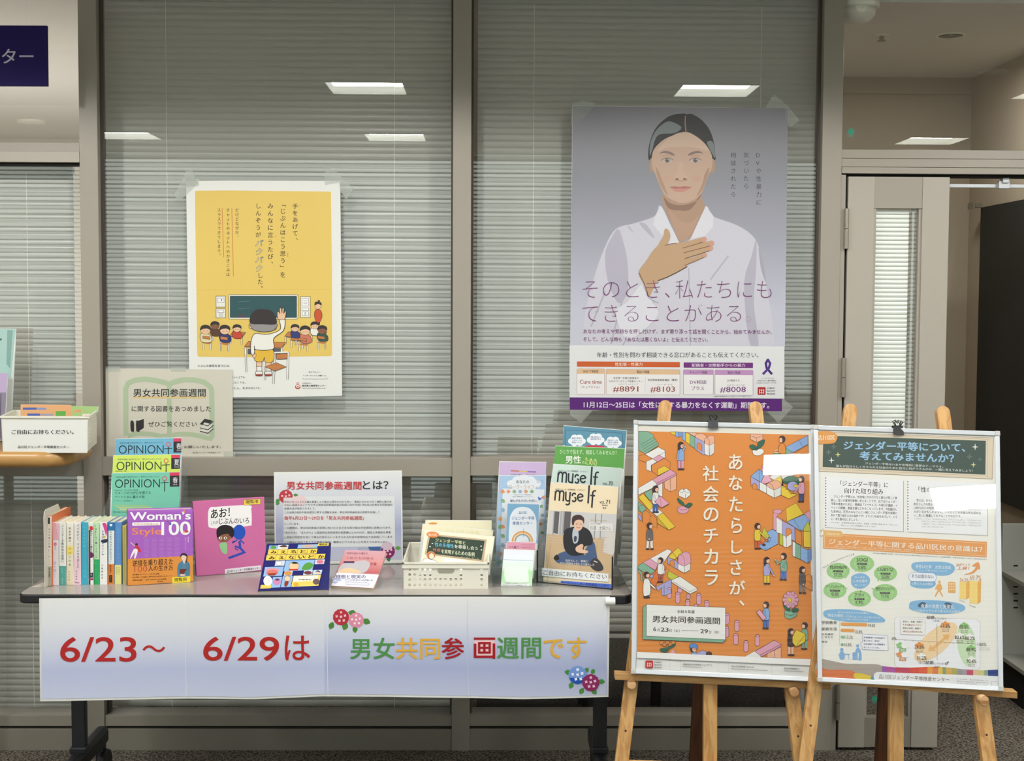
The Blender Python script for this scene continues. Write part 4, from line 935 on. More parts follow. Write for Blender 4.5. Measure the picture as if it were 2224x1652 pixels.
def s2(a):
    a.rect(229, 884, 278, 1040, C(244, 190, 206), 0); a.rect(229, 1040, 278, 1444, C(246, 242, 246), 0); a.ell(248, 1075, 12, 14, C(214, 70, 110), 3); a.ell(248, 1075, 5, 6, C(250, 240, 245), 4); vt(a, '女子', 248, 1092, 1130, 16, C(220, 110, 140))
    for y in (1245, 1310): a.ell(245, y, 12, 13, C(176, 170, 216), 3); a.ell(245, y, 7, 8, C(246, 242, 246), 4)
    vt(a, '本', 245, 1268, 1288, 15, C(150, 140, 200)); vt(a, 'わたしの', 245, 1335, 1370, 9, C(170, 160, 200)); vt(a, 'これから', 262, 900, 1020, 10, C(200, 120, 150))
def s3(a): a.rect(284, 884, 344, 1270, C(242, 240, 232), 0); a.rect(284, 1270, 344, 1444, C(86, 168, 156), 0); vt(a, 'ジェンダー平等社会の実現へ', 313, 900, 1245, 26, C(60, 56, 60), .0); vt(a, '山川典子', 308, 1280, 1345, 15, C(160, 214, 200)); vt(a, '出版会', 312, 1375, 1435, 12, C(225, 240, 236))
def s4(a): a.grad([(353, 884), (410, 884), (406, 1440), (350, 1440)], [(0, C(248, 244, 232)), (1, C(240, 224, 190))], 0); a.blob([(352, 1100), (385, 1090), (408, 1110), (405, 1160), (370, 1175), (352, 1160)], C(250, 224, 120), 1); vt(a, '完全子連れ、', 378, 920, 1090, 22, K); vt(a, 'パパになる', 378, 1100, 1275, 22, K); vt(a, '白山太郎', 372, 1310, 1405, 14, K)
def s5(a): a.grad([(416, 884), (477, 884), (474, 1440), (413, 1440)], [(0, C(246, 242, 236)), (.5, C(246, 236, 234)), (.6, C(248, 214, 226)), (1, C(250, 214, 228))], 0); vt(a, 'パパだけど、ママになりました', 452, 895, 1290, 26, K); vt(a, '谷生俊美', 438, 1305, 1400, 15, C(70, 30, 50)); a.text('Pleasa', 425, 1410, 462, 1424, C(120, 20, 90), .02, l=5)
def s6(a): a.rect(484, 884, 540, 1442, C(66, 176, 206), 0); vt(a, '共生的教育論', 508, 910, 1105, 20, C(130, 220, 236)); vt(a, '石川博', 512, 1300, 1375, 18, C(130, 224, 240)); vt(a, 'やさしさの教室', 508, 1120, 1270, 9, C(110, 200, 220))
def s7(a): a.rect(545, 884, 590, 1440, C(244, 244, 232), 0); a.blob([(555, 920), (580, 915), (585, 945), (560, 950)], C(210, 60, 60), 2); a.rect(548, 950, 562, 1440, C(30, 70, 90), 1); vt(a, '私のキャリアと働き方', 572, 950, 1150, 19, K, .03); a.blob([(552, 1150), (585, 1155), (588, 1190), (556, 1195)], C(120, 40, 100), 2); a.rect(552, 1330, 588, 1375, C(60, 60, 70), 2); a.rect(550, 1380, 590, 1398, C(170, 60, 100), 2); vt(a, '仕事術', 570, 1300, 1360, 13, C(240, 240, 240), .02)
def s8(a): a.rect(597, 884, 640, 1212, C(196, 232, 190), 0); a.rect(597, 1212, 640, 1440, C(40, 172, 104), 0); vt(a, 'LGBTQと働くよろこび', 614, 900, 1205, 20, C(50, 70, 60)); vt(a, '私の暮らし方', 612, 1230, 1400, 13, C(120, 220, 160))
def s9(a): a.rect(648, 884, 712, 1440, C(246, 244, 240), 0); a.blob([(670, 890), (700, 890), (712, 930), (705, 1000), (690, 960), (678, 920)], C(222, 70, 150), 1); a.blob([(660, 1040), (712, 1030), (708, 1060), (665, 1062)], C(50, 50, 60), 1); vt(a, '多様性を知りたい本', 674, 950, 1180, 20, C(60, 90, 160)); vt(a, '大野明日香', 668, 1250, 1390, 17, C(70, 66, 70)); a.ell(690, 1010, 8, 10, C(240, 190, 60), 3)
def s10(a): a.rect(724, 884, 778, 955, C(46, 118, 176), 0); a.rect(724, 955, 776, 1252, C(240, 244, 244), 0); a.rect(722, 1252, 774, 1436, C(240, 138, 48), 0); a.blob([(736, 895), (758, 898), (754, 915), (736, 912)], C(240, 245, 250), 2, 3); vt(a, 'ルッキズムってなんだろう？', 744, 955, 1245, 20, C(20, 20, 30), .03); vt(a, '岡本翔子', 742, 1262, 1340, 16, K, .03); a.rrect(730, 1352, 758, 1418, 6, K, 2); vt(a, '新しい', 744, 1360, 1412, 12, C(244, 160, 60))
def s11(a): a.rect(782, 884, 842, 1262, C(96, 150, 212), 0); a.rect(780, 1262, 838, 1440, C(244, 238, 150), 0); vt(a, '男性が悩むときこれから', 812, 930, 1240, 18, C(150, 196, 236)); vt(a, '太田啓子', 818, 1275, 1355, 11, K, .02); vt(a, 'これからの男の子', 798, 1270, 1345, 9, K, .02)
def s12(a): a.rect(852, 915, 884, 1440, C(196, 186, 110), 0); a.line([(866, 930), (864, 1400)], 4, C(160, 140, 60), 2)
SB = [(102.5, 113.2, 1119.6, 1272.6, .19, 'tallest thin book of the row, cream spine and orange back cover, beside the bookend', C(206, 106, 58), s1),
 (115, 127.8, 1133.8, 1271, .135, 'white book with a pink top on its spine and three small round marks', C(246, 236, 240), s2),
 (128.8, 143.8, 1134, 1270.6, .135, 'book with a white spine above a teal bottom band', C(240, 238, 230), s3),
 (145.2, 159.8, 1134, 1270.2, .135, 'cream book with a yellow patch halfway down its spine', C(242, 232, 208), s4),
 (160.6, 176, 1134, 1269.6, .135, 'book whose white spine turns pale pink in its lower half', C(246, 226, 230), s5),
 (177, 191.4, 1134, 1269.2, .135, 'plain cyan blue book in the middle of the row', C(70, 178, 208), s6),
 (192.2, 203.4, 1134, 1268.8, .135, 'narrow off-white book with dark title and red patch, right of the cyan one', C(240, 240, 230), s7),
 (204.6, 215.6, 1134, 1268.8, .135, 'narrow light green book with a deep green lower band', C(196, 232, 190), s8),
 (216.8, 233, 1134, 1268.6, .135, 'white book with a magenta stroke near the top of its spine', C(244, 242, 238), s9),
 (234.8, 249.2, 1134, 1268.2, .135, 'book with a blue head, white middle and orange foot on its spine', C(60, 130, 180), s10),
 (249.8, 264.6, 1134, 1268, .135, 'sky blue book with a pale yellow lower band', C(100, 152, 212), s11),
 (266.5, 275.5, 1141, 1268, .125, 'olive yellow book, last of the row, half hidden by the purple book', C(196, 186, 110), s12)]
for b_ in SB: spine_book(*b_[:5], b_[5], b_[6], b_[7])

# face-out books: photograph corners TL TR BR BL of the front cover
def face_book(pts, lean, th, label, cover, art, ymode=None, m='ink', stand=False, pagecol=None, bz=.0012, sink=False):
    TL, TR, BR, BL = pts; bl = T(*BL, bz); br = T(*BR, bz); tl = P(*TL, bl.y+lean)
    a = Art(bl, br, tl, lift=.0005, lh=.00012, gain=.8); n = a.n; d = Vector((-n.x, -n.y, 0)).normalized()
    if sink: d = -n
    base = (bl+br)/2 + d*th*.5
    t = thing('book', (base.x, base.y, ZT), label, 'book')
    f = [a.q(*p) for p in pts]; c = sum(f, Vector())/4
    k = .0018
    cv = MB().prism(f, d*k); cv.prism([v+d*(th-k) for v in f], d*k)
    cv.prism([f[0], f[3], f[3]+(f[2]-f[3]).normalized()*.002, f[0]+(f[1]-f[0]).normalized()*.002], d*th)
    link('cover', cv, mat('cover', cover, .25), t)
    g = [c+(v-c)*.975 for v in f]; g = [g[0], g[1], f[2]+(f[3]-f[2])*.015, f[3]]
    link('pages', MB().prism([v+d*k for v in g], d*(th-2*k)), M['pages'], t)
    art(a); a.build('cover_print', M[m], t); return t
def bk_woman(a):
    a.at(*S2)
    a.poly([(895, 782), (1476, 778), (1478, 1178), (897, 1210)], C(170, 96, 196), 0); a.poly([(897, 1210), (1478, 1178), (1481, 1408), (897, 1446)], C(226, 146, 58), 0)
    W = C(252, 250, 250); 
    a.text('Woman’s', 915, 790, 1458, 862, W, .03, sl=-.012, l=4); a.text('Style', 932, 930, 1198, 1012, C(236, 140, 104), .025, sl=-.01, l=4); a.text('100', 1196, 875, 1456, 996, W, .02, sl=-.01, l=4)
    a.rrect(935, 882, 1186, 912, 8, W, 3, sl=-.02); a.text('日本の女性偉人伝', 955, 888, 1170, 906, C(226, 150, 90), .01, l=6)
    for i in range(15):
        for j in range(5): 
            x = 1035+j*68+(i % 3)*6; a.line([(x, 1022+i*12-j*1.2), (x+44, 1021+i*12-j*1.2)], 3, C(190, 140, 206), 2)
    a.vtext('監修やまだるみこ', 1412, 1015, 1140, 15, C(226, 200, 230), l=4); a.line([(1437, 1010), (1436, 1060)], 8, C(220, 180, 220), 3)
    T_ = C(66, 36, 26)
    a.text('逆境を乗り超えた', 938, 1218, 1302, 1275, T_, .02, sl=-.045, l=4); a.text('100', 955, 1272, 1070, 1325, C(196, 76, 70), -.01, l=4, sl=-.03); a.text('人の生き方', 1080, 1268, 1300, 1318, T_, .02, l=4, sl=-.04)
    a.text('時代劇からアスリートまで大活躍、', 938, 1342, 1182, 1356, T_, .02, sl=-.04); a.text('自分が輝くこの本屋さん夢をかなえる女性たちのストーリー', 938, 1366, 1300, 1380, T_, .02, sl=-.04); a.text('恋愛は全部？　あきらめない心の名場面', 938, 1392, 1240, 1406, T_, .02, sl=-.04); a.text('考古社', 1160, 1402, 1215, 1416, T_, .03)
    a.rect(1293, 1372, 1455, 1424, C(248, 222, 60), 6, sl=-.06); a.text('閲覧用', 1315, 1378, 1420, 1412, C(30, 26, 20), .02, l=8, sl=-.06)
    # small figures
    a.ell(974, 1078, 12, 11, K, 4); a.blob([(960, 1092), (985, 1088), (1015, 1140), (990, 1145), (965, 1120)], C(206, 50, 70), 4); a.line([(958, 1092), (920, 1060)], 6, C(244, 220, 204), 4); a.blob([(950, 1120), (985, 1130), (965, 1200), (952, 1200), (958, 1150), (925, 1200), (918, 1196)], C(248, 240, 244), 5, 4)
    a.ell(1420, 962, 18, 12, C(214, 60, 60), 6); a.ell(1398, 972, 14, 8, C(240, 200, 180), 6); a.ell(1275, 895, 10, 12, C(70, 110, 170), 6); a.line([(1265, 880), (1245, 872)], 5, C(120, 60, 90), 6); a.blob([(1392, 772), (1404, 765), (1410, 790), (1396, 795)], C(226, 130, 110), 6, 3)
    a.blob([(1345, 1260), (1385, 1225), (1420, 1225), (1450, 1260), (1450, 1350), (1425, 1380), (1360, 1380), (1338, 1340)], C(82, 132, 160), 5)
    for x in (1360, 1378, 1425, 1440): a.line([(x, 1248), (x-4, 1350)], 3, C(50, 90, 120), 6)
    a.ell(1397, 1195, 22, 30, C(240, 206, 184), 6); a.poly([(1385, 1222), (1412, 1222), (1400, 1255)], C(240, 206, 184), 6); a.blob([(1366, 1195), (1372, 1165), (1398, 1156), (1425, 1168), (1428, 1200), (1416, 1182), (1384, 1176)], C(40, 20, 36), 7); a.line([(1426, 1190), (1420, 1240)], 7, C(50, 24, 36), 5)
    a.poly([(1362, 1298), (1425, 1296), (1395, 1345), (1362, 1340)], C(110, 40, 30), 8); a.ell(1385, 1352, 26, 9, C(240, 206, 184), 7)
tw = face_book([(276.8, 1108), (418.6, 1104.5), (419.4, 1262.4), (276.8, 1271)], .025, .034, 'thick purple and orange paperback standing face out beside the book row', C(168, 96, 190), bk_woman)
def bk_pink(a):
    a.at(*S2)
    PK = C(206, 110, 162)
    a.poly([(1480, 698), (2114, 658), (2134, 1308), (1512, 1360)], PK, 0)
    a.blob([(1622, 762), (1700, 742), (1975, 728), (2000, 770), (2003, 890), (1980, 912), (1760, 935), (1640, 930), (1615, 900)], C(244, 240, 240), 2)
    a.text('あお！', 1638, 766, 1808, 850, K, .025, sl=-.12, l=4); a.text('これが', 1638, 872, 1706, 900, K, .01, sl=-.1, l=4); a.text('じぶんのいろ', 1712, 846, 1980, 900, K, .02, sl=-.03, l=4)
    a.rect(1933, 680, 2082, 728, C(246, 214, 90), 3, sl=-.06, ln=3, lc=C(120, 100, 40)); a.text('閲覧用', 1952, 684, 2060, 716, K, .03, l=6, sl=-.06)
    a.ell(1892, 970, 56, 68, C(36, 84, 188), 3); BLU = C(52, 76, 176)
    a.line([(1870, 1040), (1830, 1065), (1850, 1048)], 14, BLU, 3); a.line([(1905, 1040), (1935, 1070)], 12, BLU, 3); a.line([(1895, 1050), (1900, 1110), (1938, 1150), (1800, 1200)], 22, BLU, 3); a.line([(1895, 1110), (1855, 1095)], 16, BLU, 3); a.line([(1856, 1110), (1860, 1120), (1880, 1130)], 10, BLU, 3)
    a.ell(1752, 1015, 60, 46, C(146, 96, 74), 5); a.blob([(1692, 1010), (1690, 950), (1720, 915), (1770, 905), (1825, 920), (1848, 965), (1838, 1010), (1812, 1020), (1795, 985), (1740, 992), (1705, 1015)], C(40, 34, 38), 7); a.ell(1812, 1018, 10, 13, C(146, 96, 74), 8)
    for x in (1724, 1768): a.ell(x, 1022, 14, 12, C(240, 236, 230), 8); a.ell(x+2, 1022, 6, 8, K, 9)
    a.ell(1748, 1042, 8, 4, C(110, 60, 50), 8)
    a.blob([(1722, 1070), (1775, 1062), (1785, 1130), (1775, 1165), (1740, 1150), (1718, 1100)], C(150, 200, 142), 4)
    a.rect(1764, 1300, 2086, 1342, C(240, 232, 240), 3, sl=-.11); a.text('品川区ジェンダー平等推進センター', 1782, 1310, 2082, 1334, K, .03, l=5, sl=-.11)
face_book([(418.9, 1088.8), (573.6, 1079), (578.4, 1238), (426.6, 1250.7)], .07, .009, 'glossy pink picture book standing on the table, a child with a blue round shape', C(200, 92, 152), bk_pink, m='inkgloss')
def bk_blue(a):
    a.at(*S3)
    NV = C(40, 42, 110); SKY = C(150, 188, 230); YW = C(244, 208, 92)
    X_ = lambda u, v: (160+(712-160)*u-(160-80)*v+(-20)*u*v+(0), 718+(-10)*u+(1122-718)*v-(14)*u*v)
    def cellq(u0, v0, u1, v1, col, l=2): a.poly([X_(u0, v0), X_(u1, v0), X_(u1, v1), X_(u0, v1)], col, l)
    cellq(0, 0, 1, 1, NV, 0)
    cellq(.04, .04, .18, .12, SKY); cellq(.18, .03, .34, .12, C(220, 226, 230)); cellq(.49, .03, .8, .11, SKY); cellq(.8, .01, .97, .07, C(240, 216, 90)); 
    a.text('閲覧用', *X_(.82, .02), *X_(.95, .065), K, .02, l=6)
    for i in range(5): cellq(.04+i*.155, .125, .19+i*.155, .235, YW)
    for i in range(6): cellq(.03+i*.155, .245, .18+i*.155, .355, YW)
    for i, ch in enumerate('みえるとか'):
        p_ = X_(.075+i*.155, .145); a.text(ch, p_[0], p_[1], p_[0]+52, p_[1]+30, K, .05, l=5)
    for i, ch in enumerate('みえないとか'):
        p_ = X_(.065+i*.155, .265); a.text(ch, p_[0], p_[1], p_[0]+54, p_[1]+31, K, .05, l=5)
    for q_ in ((.19, .37, .34, .48), (.35, .37, .81, .6), (.04, .5, .34, .7), (.82, .37, .97, .47), (.68, .6, .82, .7), (.37, .6, .5, .7), (.83, .6, .97, .7), (.2, .72, .35, .95), (.36, .71, .52, .95)): cellq(*q_, SKY if q_[0] in (.35, .04, .2, .36) else C(206, 218, 232))
    cellq(.03, .88, .2, .96, YW); cellq(.53, .71, .97, .95, C(250, 214, 110)); cellq(.54, .72, .93, .84, C(244, 240, 228), 3)
    a.text('ヨシミズ シンスケ', *X_(.57, .735), *X_(.9, .765), C(150, 80, 50), .02, l=6); a.text('伊藤亜紀', *X_(.62, .785), *X_(.84, .825), K, .01, l=6); a.text('ちがいは おもしろい', *X_(.66, .87), *X_(.9, .895), C(214, 70, 60), .01, l=6); a.ell(*X_(.6, .9), 24, 18, C(240, 170, 60), 5); a.ell(*X_(.92, .86), 30, 26, C(110, 90, 90), 5)
    # plain round figures
    a.ell(*X_(.11, .08), 26, 14, C(96, 160, 74), 4); a.ell(*X_(.27, .085), 22, 14, C(236, 200, 170), 4); a.blob([X_(.2, .07), X_(.27, .035), X_(.33, .07), X_(.27, .075)], C(60, 44, 40), 5); a.ell(*X_(.65, .07), 60, 14, C(206, 180, 160), 4)
    a.ell(*X_(.5, .5), 44, 36, C(240, 200, 156), 5, ln=2); a.blob([X_(.45, .43), X_(.5, .41), X_(.56, .44), X_(.5, .45)], K, 7); a.poly([X_(.43, .56), X_(.58, .56), X_(.58, .595), X_(.43, .595)], C(200, 70, 50), 6)
    a.blob([X_(.64, .58), X_(.66, .47), X_(.72, .43), X_(.79, .46), X_(.8, .53), X_(.74, .59)], C(90, 156, 74), 5, ln if False else 6); a.ell(*X_(.25, .43), 26, 18, C(240, 244, 248), 4, ln=2)
    a.blob([X_(.1, .66), X_(.08, .6), X_(.17, .57), X_(.26, .6), X_(.25, .67), X_(.17, .69)], C(214, 120, 110), 5); a.ell(*X_(.17, .57), 60, 16, C(230, 150, 160), 4); a.poly([X_(.1, .64), X_(.25, .64), X_(.22, .69), X_(.13, .69)], C(150, 60, 40), 6)
    a.ell(*X_(.9, .42), 30, 16, C(222, 120, 140), 4); a.ell(*X_(.75, .655), 34, 16, C(110, 60, 70), 4); a.ell(*X_(.43, .65), 34, 18, C(214, 146, 80), 4); a.blob([X_(.86, .66), X_(.9, .61), X_(.95, .66)], C(40, 60, 110), 4); a.ell(*X_(.9, .665), 22, 10, C(236, 200, 170), 5)
    a.ell(*X_(.44, .77), 26, 24, C(238, 204, 170), 5, ln=2); a.blob([X_(.41, .83), X_(.47, .83), X_(.46, .93), X_(.42, .93)], C(140, 60, 40), 5); a.ell(*X_(.28, .83), 34, 26, C(206, 140, 180), 5); a.ell(*X_(.28, .78), 20, 10, C(120, 60, 100), 6); a.ell(*X_(.13, .8), 38, 42, C(250, 250, 246), 6); a.vtext('ちがって', X_(.13, .8)[0]+8, X_(.1, .73)[1], X_(.1, .87)[1], 10, K, l=8)
face_book([(580, 1181), (719, 1178), (714, 1279.5), (560, 1283)], .14, .008, 'navy picture book leaning back, yellow squares of hand-lettered title', C(36, 38, 96), bk_blue, m='inkgloss', sink=True, bz=.004)
def bk_small(a):
    a.at(*S3)
    a.grad([(832, 770), (1185, 783), (1125, 975), (762, 965)], [(0, C(214, 168, 178)), (.5, C(220, 150, 150)), (1, C(196, 96, 104))], 0)
    a.blob([(770, 950), (800, 900), (850, 880), (930, 870), (1000, 860), (1045, 890), (1020, 950), (960, 972), (800, 965)], C(196, 190, 196), 1); a.blob([(780, 950), (850, 925), (940, 945), (960, 968), (790, 966)], C(240, 200, 160), 2); a.rect(820, 868, 912, 885, C(90, 60, 100), 2)
    a.poly([(762, 965), (1125, 985), (1075, 1100), (712, 1078)], C(238, 236, 244), 2)
    a.text('理想と現実の', 752, 985, 1010, 1020, C(64, 64, 120), .02, l=5); a.text('ギャップに悩むあなたへの処方箋の一冊', 830, 1020, 1070, 1038, C(90, 96, 150), 0, l=5, sl=.02)
    for x, y in ((740, 1020), (775, 1030), (745, 1050), (1010, 1060)): a.blob([(x-25, y), (x, y-10), (x+28, y), (x, y+12)], C(180, 186, 222), 3, 3)
    a.rrect(838, 1046, 1040, 1068, 6, C(226, 226, 236), 4, sl=.05, ln=2, lc=C(110, 110, 160)); a.text('性別を越えた働き方', 850, 790, 1030, 808, C(150, 90, 110), .01, l=4, sl=.02); a.text('と私たちの幸せ', 845, 828, 1080, 852, C(160, 90, 110), 0, l=4, sl=.02); a.text('恋愛', 1050, 880, 1105, 905, C(150, 60, 80), 0, l=4)
face_book([(749, 1193.4), (838.9, 1196.4), (810.7, 1277), (718.8, 1272)], .13, .012, 'small pink paperback with a white band, leaning back beside the navy book', C(206, 150, 156), bk_small, sink=True, bz=.007)
# little acrylic easels that hold the leaning books up
for bx0, lab in (((575, 1262), 'clear acrylic book stand behind the navy picture book'), ((752, 1262), 'clear acrylic book stand behind the small pink paperback'), ((440, 1243), 'clear acrylic book stand behind the glossy pink book')):
    q0 = T(*bx0); q0.y += .06; wd = .075
    t = thing('book_stand', (q0.x+wd/2, q0.y+.06, ZT), lab, 'stand')
    link('base', B(q0.x+.02, q0.x+.02+wd, q0.y, q0.y+.13, ZT+.0005, ZT+.0025), M['acryl'], t)
    link('prop', MB().prism([(q0.x+.02, q0.y+.125, ZT+.0025), (q0.x+.02+wd, q0.y+.125, ZT+.0025), (q0.x+.02+wd, q0.y+.10, ZT+.075), (q0.x+.02, q0.y+.10, ZT+.075)], (0, .002, 0)), M['acryl'], t)
# A3 sheet at the back edge
def sheet(a):
    a.at(*S3)
    a.grad([(232, 112), (1312, 97), (1320, 852), (235, 875)], [(0, C(228, 228, 230)), (.3, C(210, 212, 222)), (.65, C(166, 172, 206)), (1, C(200, 202, 220))], 0)
    a.poly([(300, 310), (1258, 303), (1264, 738), (302, 750)], C(222, 224, 226), 3)
    for x, y, L2, an in ((270, 330, 50, 2.4), (385, 295, 42, .1), (270, 365, 40, 2.9)): leaf(a, x, y, L2, an, C(80, 140, 70))
    hydr(a, 322, 310, 58, C(190, 50, 64), None, C(244, 200, 206)); a.poly([(302, 318), (420, 318), (420, 385), (302, 385)], C(226, 214, 214), 10); a.ell(440, 345, 60, 45, C(232, 206, 208), 10)
    a.text('男女共同参画週間', 328, 178, 974, 250, C(198, 44, 50), .022, l=12); a.text('とは？', 985, 174, 1205, 246, C(34, 30, 34), .015, l=12)
    for s_, x0, x1, y in (('男女が互いにその人権を尊重しつつ喜びも責任も分かち合い、性別にかかわりなく個性と能力を', 308, 1232, 346), ('十分に発揮することができる男女共同参画社会の形成に向け平成11年6月23日男女共同参画社', 308, 1242, 372), ('会基本法が制定されました。', 308, 580, 402), ('この法律の目的や基本理念に関する理解を深め、男女共同参画社会の実現を目指して', 308, 1132, 436), ('としています。', 308, 440, 536), ('この期間は、男女共同参画の実現に向けたさまざまな取り組みが全国的に実施されます。', 308, 1232, 570), ('「男だから」「女だから」と固定的な性別役割分担意識にとらわれず、個性と多様性を尊重', 308, 1226, 610), ('し自身の可能性を信じて誰もが自分らしく生きられる社会の実現を区では目指しています。', 308, 1250, 650), ('この機会に改めて私たちが家庭や地域、職場などでできることを考えてみませんか？', 308, 1192, 692)):
        a.text(s_, x0, y, x1, y+20, C(90, 90, 96), .008, l=12, sl=-.003)
    a.text('毎年6月23日〜29日を「男女共同参画週間」', 308, 476, 995, 512, C(204, 60, 58), .02, l=12)
    a.ell(1195, 735, 48, 36, C(214, 190, 206), 8); leaf(a, 1262, 755, 52, -.05, C(100, 156, 60)); leaf(a, 1200, 820, 52, 1.3, C(50, 126, 62)); hydr(a, 1200, 780, 60, C(132, 24, 90), None, C(240, 200, 224), 5); a.poly([(1030, 742), (1140, 740), (1136, 784), (1050, 788)], C(20, 84, 160), 5)
card('paper_sheet', [(594.9, 1025), (872.9, 1021.4), (875, 1222), (597, 1225)], (-.263, -.263), .03, .0008, M['ink'], 'sheet with a red and black headline standing at the back edge of the table', 'sheet', art=sheet)

# ---------------------------------------------------------------- magazines in the holder behind the books
def opin(bg, season, yo, big):
    def f(a):
        a.at(*S2)
        xl_, yl = {'back': (785, 135), 'mid': (765, 282), 'front': (752, 440)}[big]; xr_ = {'back': 1378, 'mid': 1364, 'front': 1360}[big]
        dx = xl_-752; dy = yl-440; sx = (xr_-752-dx)/608.0
        a.poly([(xl_+2, yl+2), (xr_-2, yl-8), (xr_-8, yl+ (190 if big != 'front' else 560)), (xl_-8, yl+(190 if big != 'front' else 700))], bg, 0)
        a.text('OPINION', xl_+31, yl+58, xl_+432, yl+133, C(20, 44, 50), -.006, sl=-.01, l=4)
        cx = xl_+474; cy = yl+50; a.ell(cx, cy, 22, 22, C(206, 84, 96), 3, n=28); a.ell(cx, cy, 15, 15, bg, 4, n=28); a.line([(cx, cy+24), (cx, cy+115)], 8, C(20, 44, 50), 4); a.line([(cx-36, cy+38 if False else cy+38), (cx+34, cy+34)], 6, C(20, 44, 50), 4)
        lx = xl_+520; a.rect(lx, yl-4, xr_-2, yl+24, C(214, 56, 90), 3, sl=-.02); a.rect(lx, yl+24, xr_-3, yl+122, C(34, 32, 44), 3, sl=-.02); a.text(season, lx+26, yl+38, lx+72, yl+90, C(236, 236, 236), 0, l=6); a.text('2025', lx+28, yl+98, lx+68, yl+108, C(220, 220, 220), l=6)
        a.text('女性の仕事と生活マガジン　季刊オピニオンプラス', xl_+40, yl+30, xl_+430, yl+44, C(60, 90, 96), 0, sl=-.012, l=4)
        if big == 'mid': a.text('Global Voice　1985–', xl_+20, yl+135, xl_+125, yl+146, C(70, 100, 40), l=4); a.text('未来をつくるひと', xl_+30, yl+156, xl_+220, yl+185, C(30, 100, 90), .01, l=4)
        if big == 'front':
            a.text('Global Voice　フランス式の子育て術', xl_+28, yl+147, xl_+235, yl+159, C(40, 80, 80), .01, l=4); a.text('イメージの力が心を育てる', xl_+28, yl+165, xl_+350, yl+192, C(44, 96, 96), .01, l=4, sl=-.01); a.text('アートと共に暮らす街', xl_+28, yl+202, xl_+295, yl+228, C(44, 96, 96), .01, l=4, sl=-.01)
            a.text('インタビュー　松山明日香さん', xl_+22, yl+243, xl_+190, yl+254, C(60, 90, 90), l=4)
            for i, (w_, c) in enumerate(((300, C(150, 196, 140)), (340, C(176, 206, 140)), (260, C(206, 206, 150)), (200, C(150, 200, 150)))): a.rect(xl_+20+i*25, yl+285+i*16, xl_+20+w_, yl+297+i*16, c, 2)
            a.text('特集：地域とつながる文化の仕事', xl_+15, yl+342, xl_+180, yl+355, C(50, 90, 90), l=4)
    return f
def upto(sc, pts): return [U(sc, *p) for p in pts]
def mag(name, pts, yb_, lean, th, label, art, grp=None, cat='magazine'): return card(name, pts, yb_, lean, th, M['ink'], label, cat, grp, art)
mag('magazine', upto(S2, [(785, 135), (1380, 122), (1362, 1010), (762, 1010)]), (-.375, -.375), .045, .004, 'blue magazine, rear one of the three in the tiered holder', opin(C(112, 176, 204), '春', 0, 'back'))
mag('magazine', upto(S2, [(765, 282), (1365, 272), (1350, 1080), (744, 1080)]), (-.420, -.420), .04, .004, 'lime yellow magazine, middle one of the three in the tiered holder', opin(C(204, 224, 100), '夏', 0, 'mid'))
mag('magazine', upto(S2, [(752, 440), (1360, 431), (1342, 1240), (722, 1240)]), (-.465, -.465), .04, .004, 'sea green magazine, front one of the three in the tiered holder', opin(C(116, 194, 168), '春', 0, 'front'))
def holder(name, label, x0, x1, yfront, tiers, ztops, m='acryl'):
    """clear tiered holder: side plates stepping down to the front, a back plate per tier"""
    t = thing(name, ((x0+x1)/2, (yfront+tiers[-1])/2, ZT), label, 'holder')
    prof = [(yfront, ZT+.001), (tiers[-1]+.01, ZT+.001), (tiers[-1]+.03, ztops[-1])]
    for i in range(len(tiers)-1, 0, -1): prof += [(tiers[i]+.012, ztops[i]), (tiers[i-1]+.028, ztops[i-1])]
    prof += [(yfront+.002, ztops[0]-.03)]
    for x in (x0, x1-.002): link('side', MB().prism([(x, y, z) for y, z in prof], (.002, 0, 0)), M[m], t)
    for y, z in zip(tiers, ztops): link('back_plate', MB().prism([(x0+.002, y+.006, ZT+.001), (x1-.002, y+.006, ZT+.001), (x1-.002, y+.036, z), (x0+.002, y+.036, z)], (0, .002, 0)), M[m], t)
    link('base', B(x0+.002, x1-.002, yfront, tiers[-1]+.008, ZT+.0008, ZT+.0028), M[m], t)
    return t
pa = P(736, 1100, -.42) if False else P(*U(S2, 730, 900), -.44); pb = P(*U(S2, 1400, 900), -.40)
holder('magazine_holder', 'clear acrylic three-tier holder behind the book row', pa.x-.006, pb.x, -.49, [-.462, -.416, -.370], [.93, .98, 1.03])

# ---------------------------------------------------------------- white perforated basket with pamphlets
FLb, FRb = T(880, 1278.3), T(1056, 1279.5); FRb.y = FLb.y
zr = P(876, 1222, FLb.y).z; yb3 = FLb.y+.335
t = thing('basket', ((FLb.x+FRb.x)/2, FLb.y+.17, ZT), 'white perforated plastic basket holding cream pamphlets', 'basket')
gx = .006; xa, xb_ = FLb.x, FRb.x; z0 = ZT+.001
def pbox(x0, x1, y0, y1, z): return [(x0, y0, z), (x1, y0, z), (x1, y1, z), (x0, y1, z)]
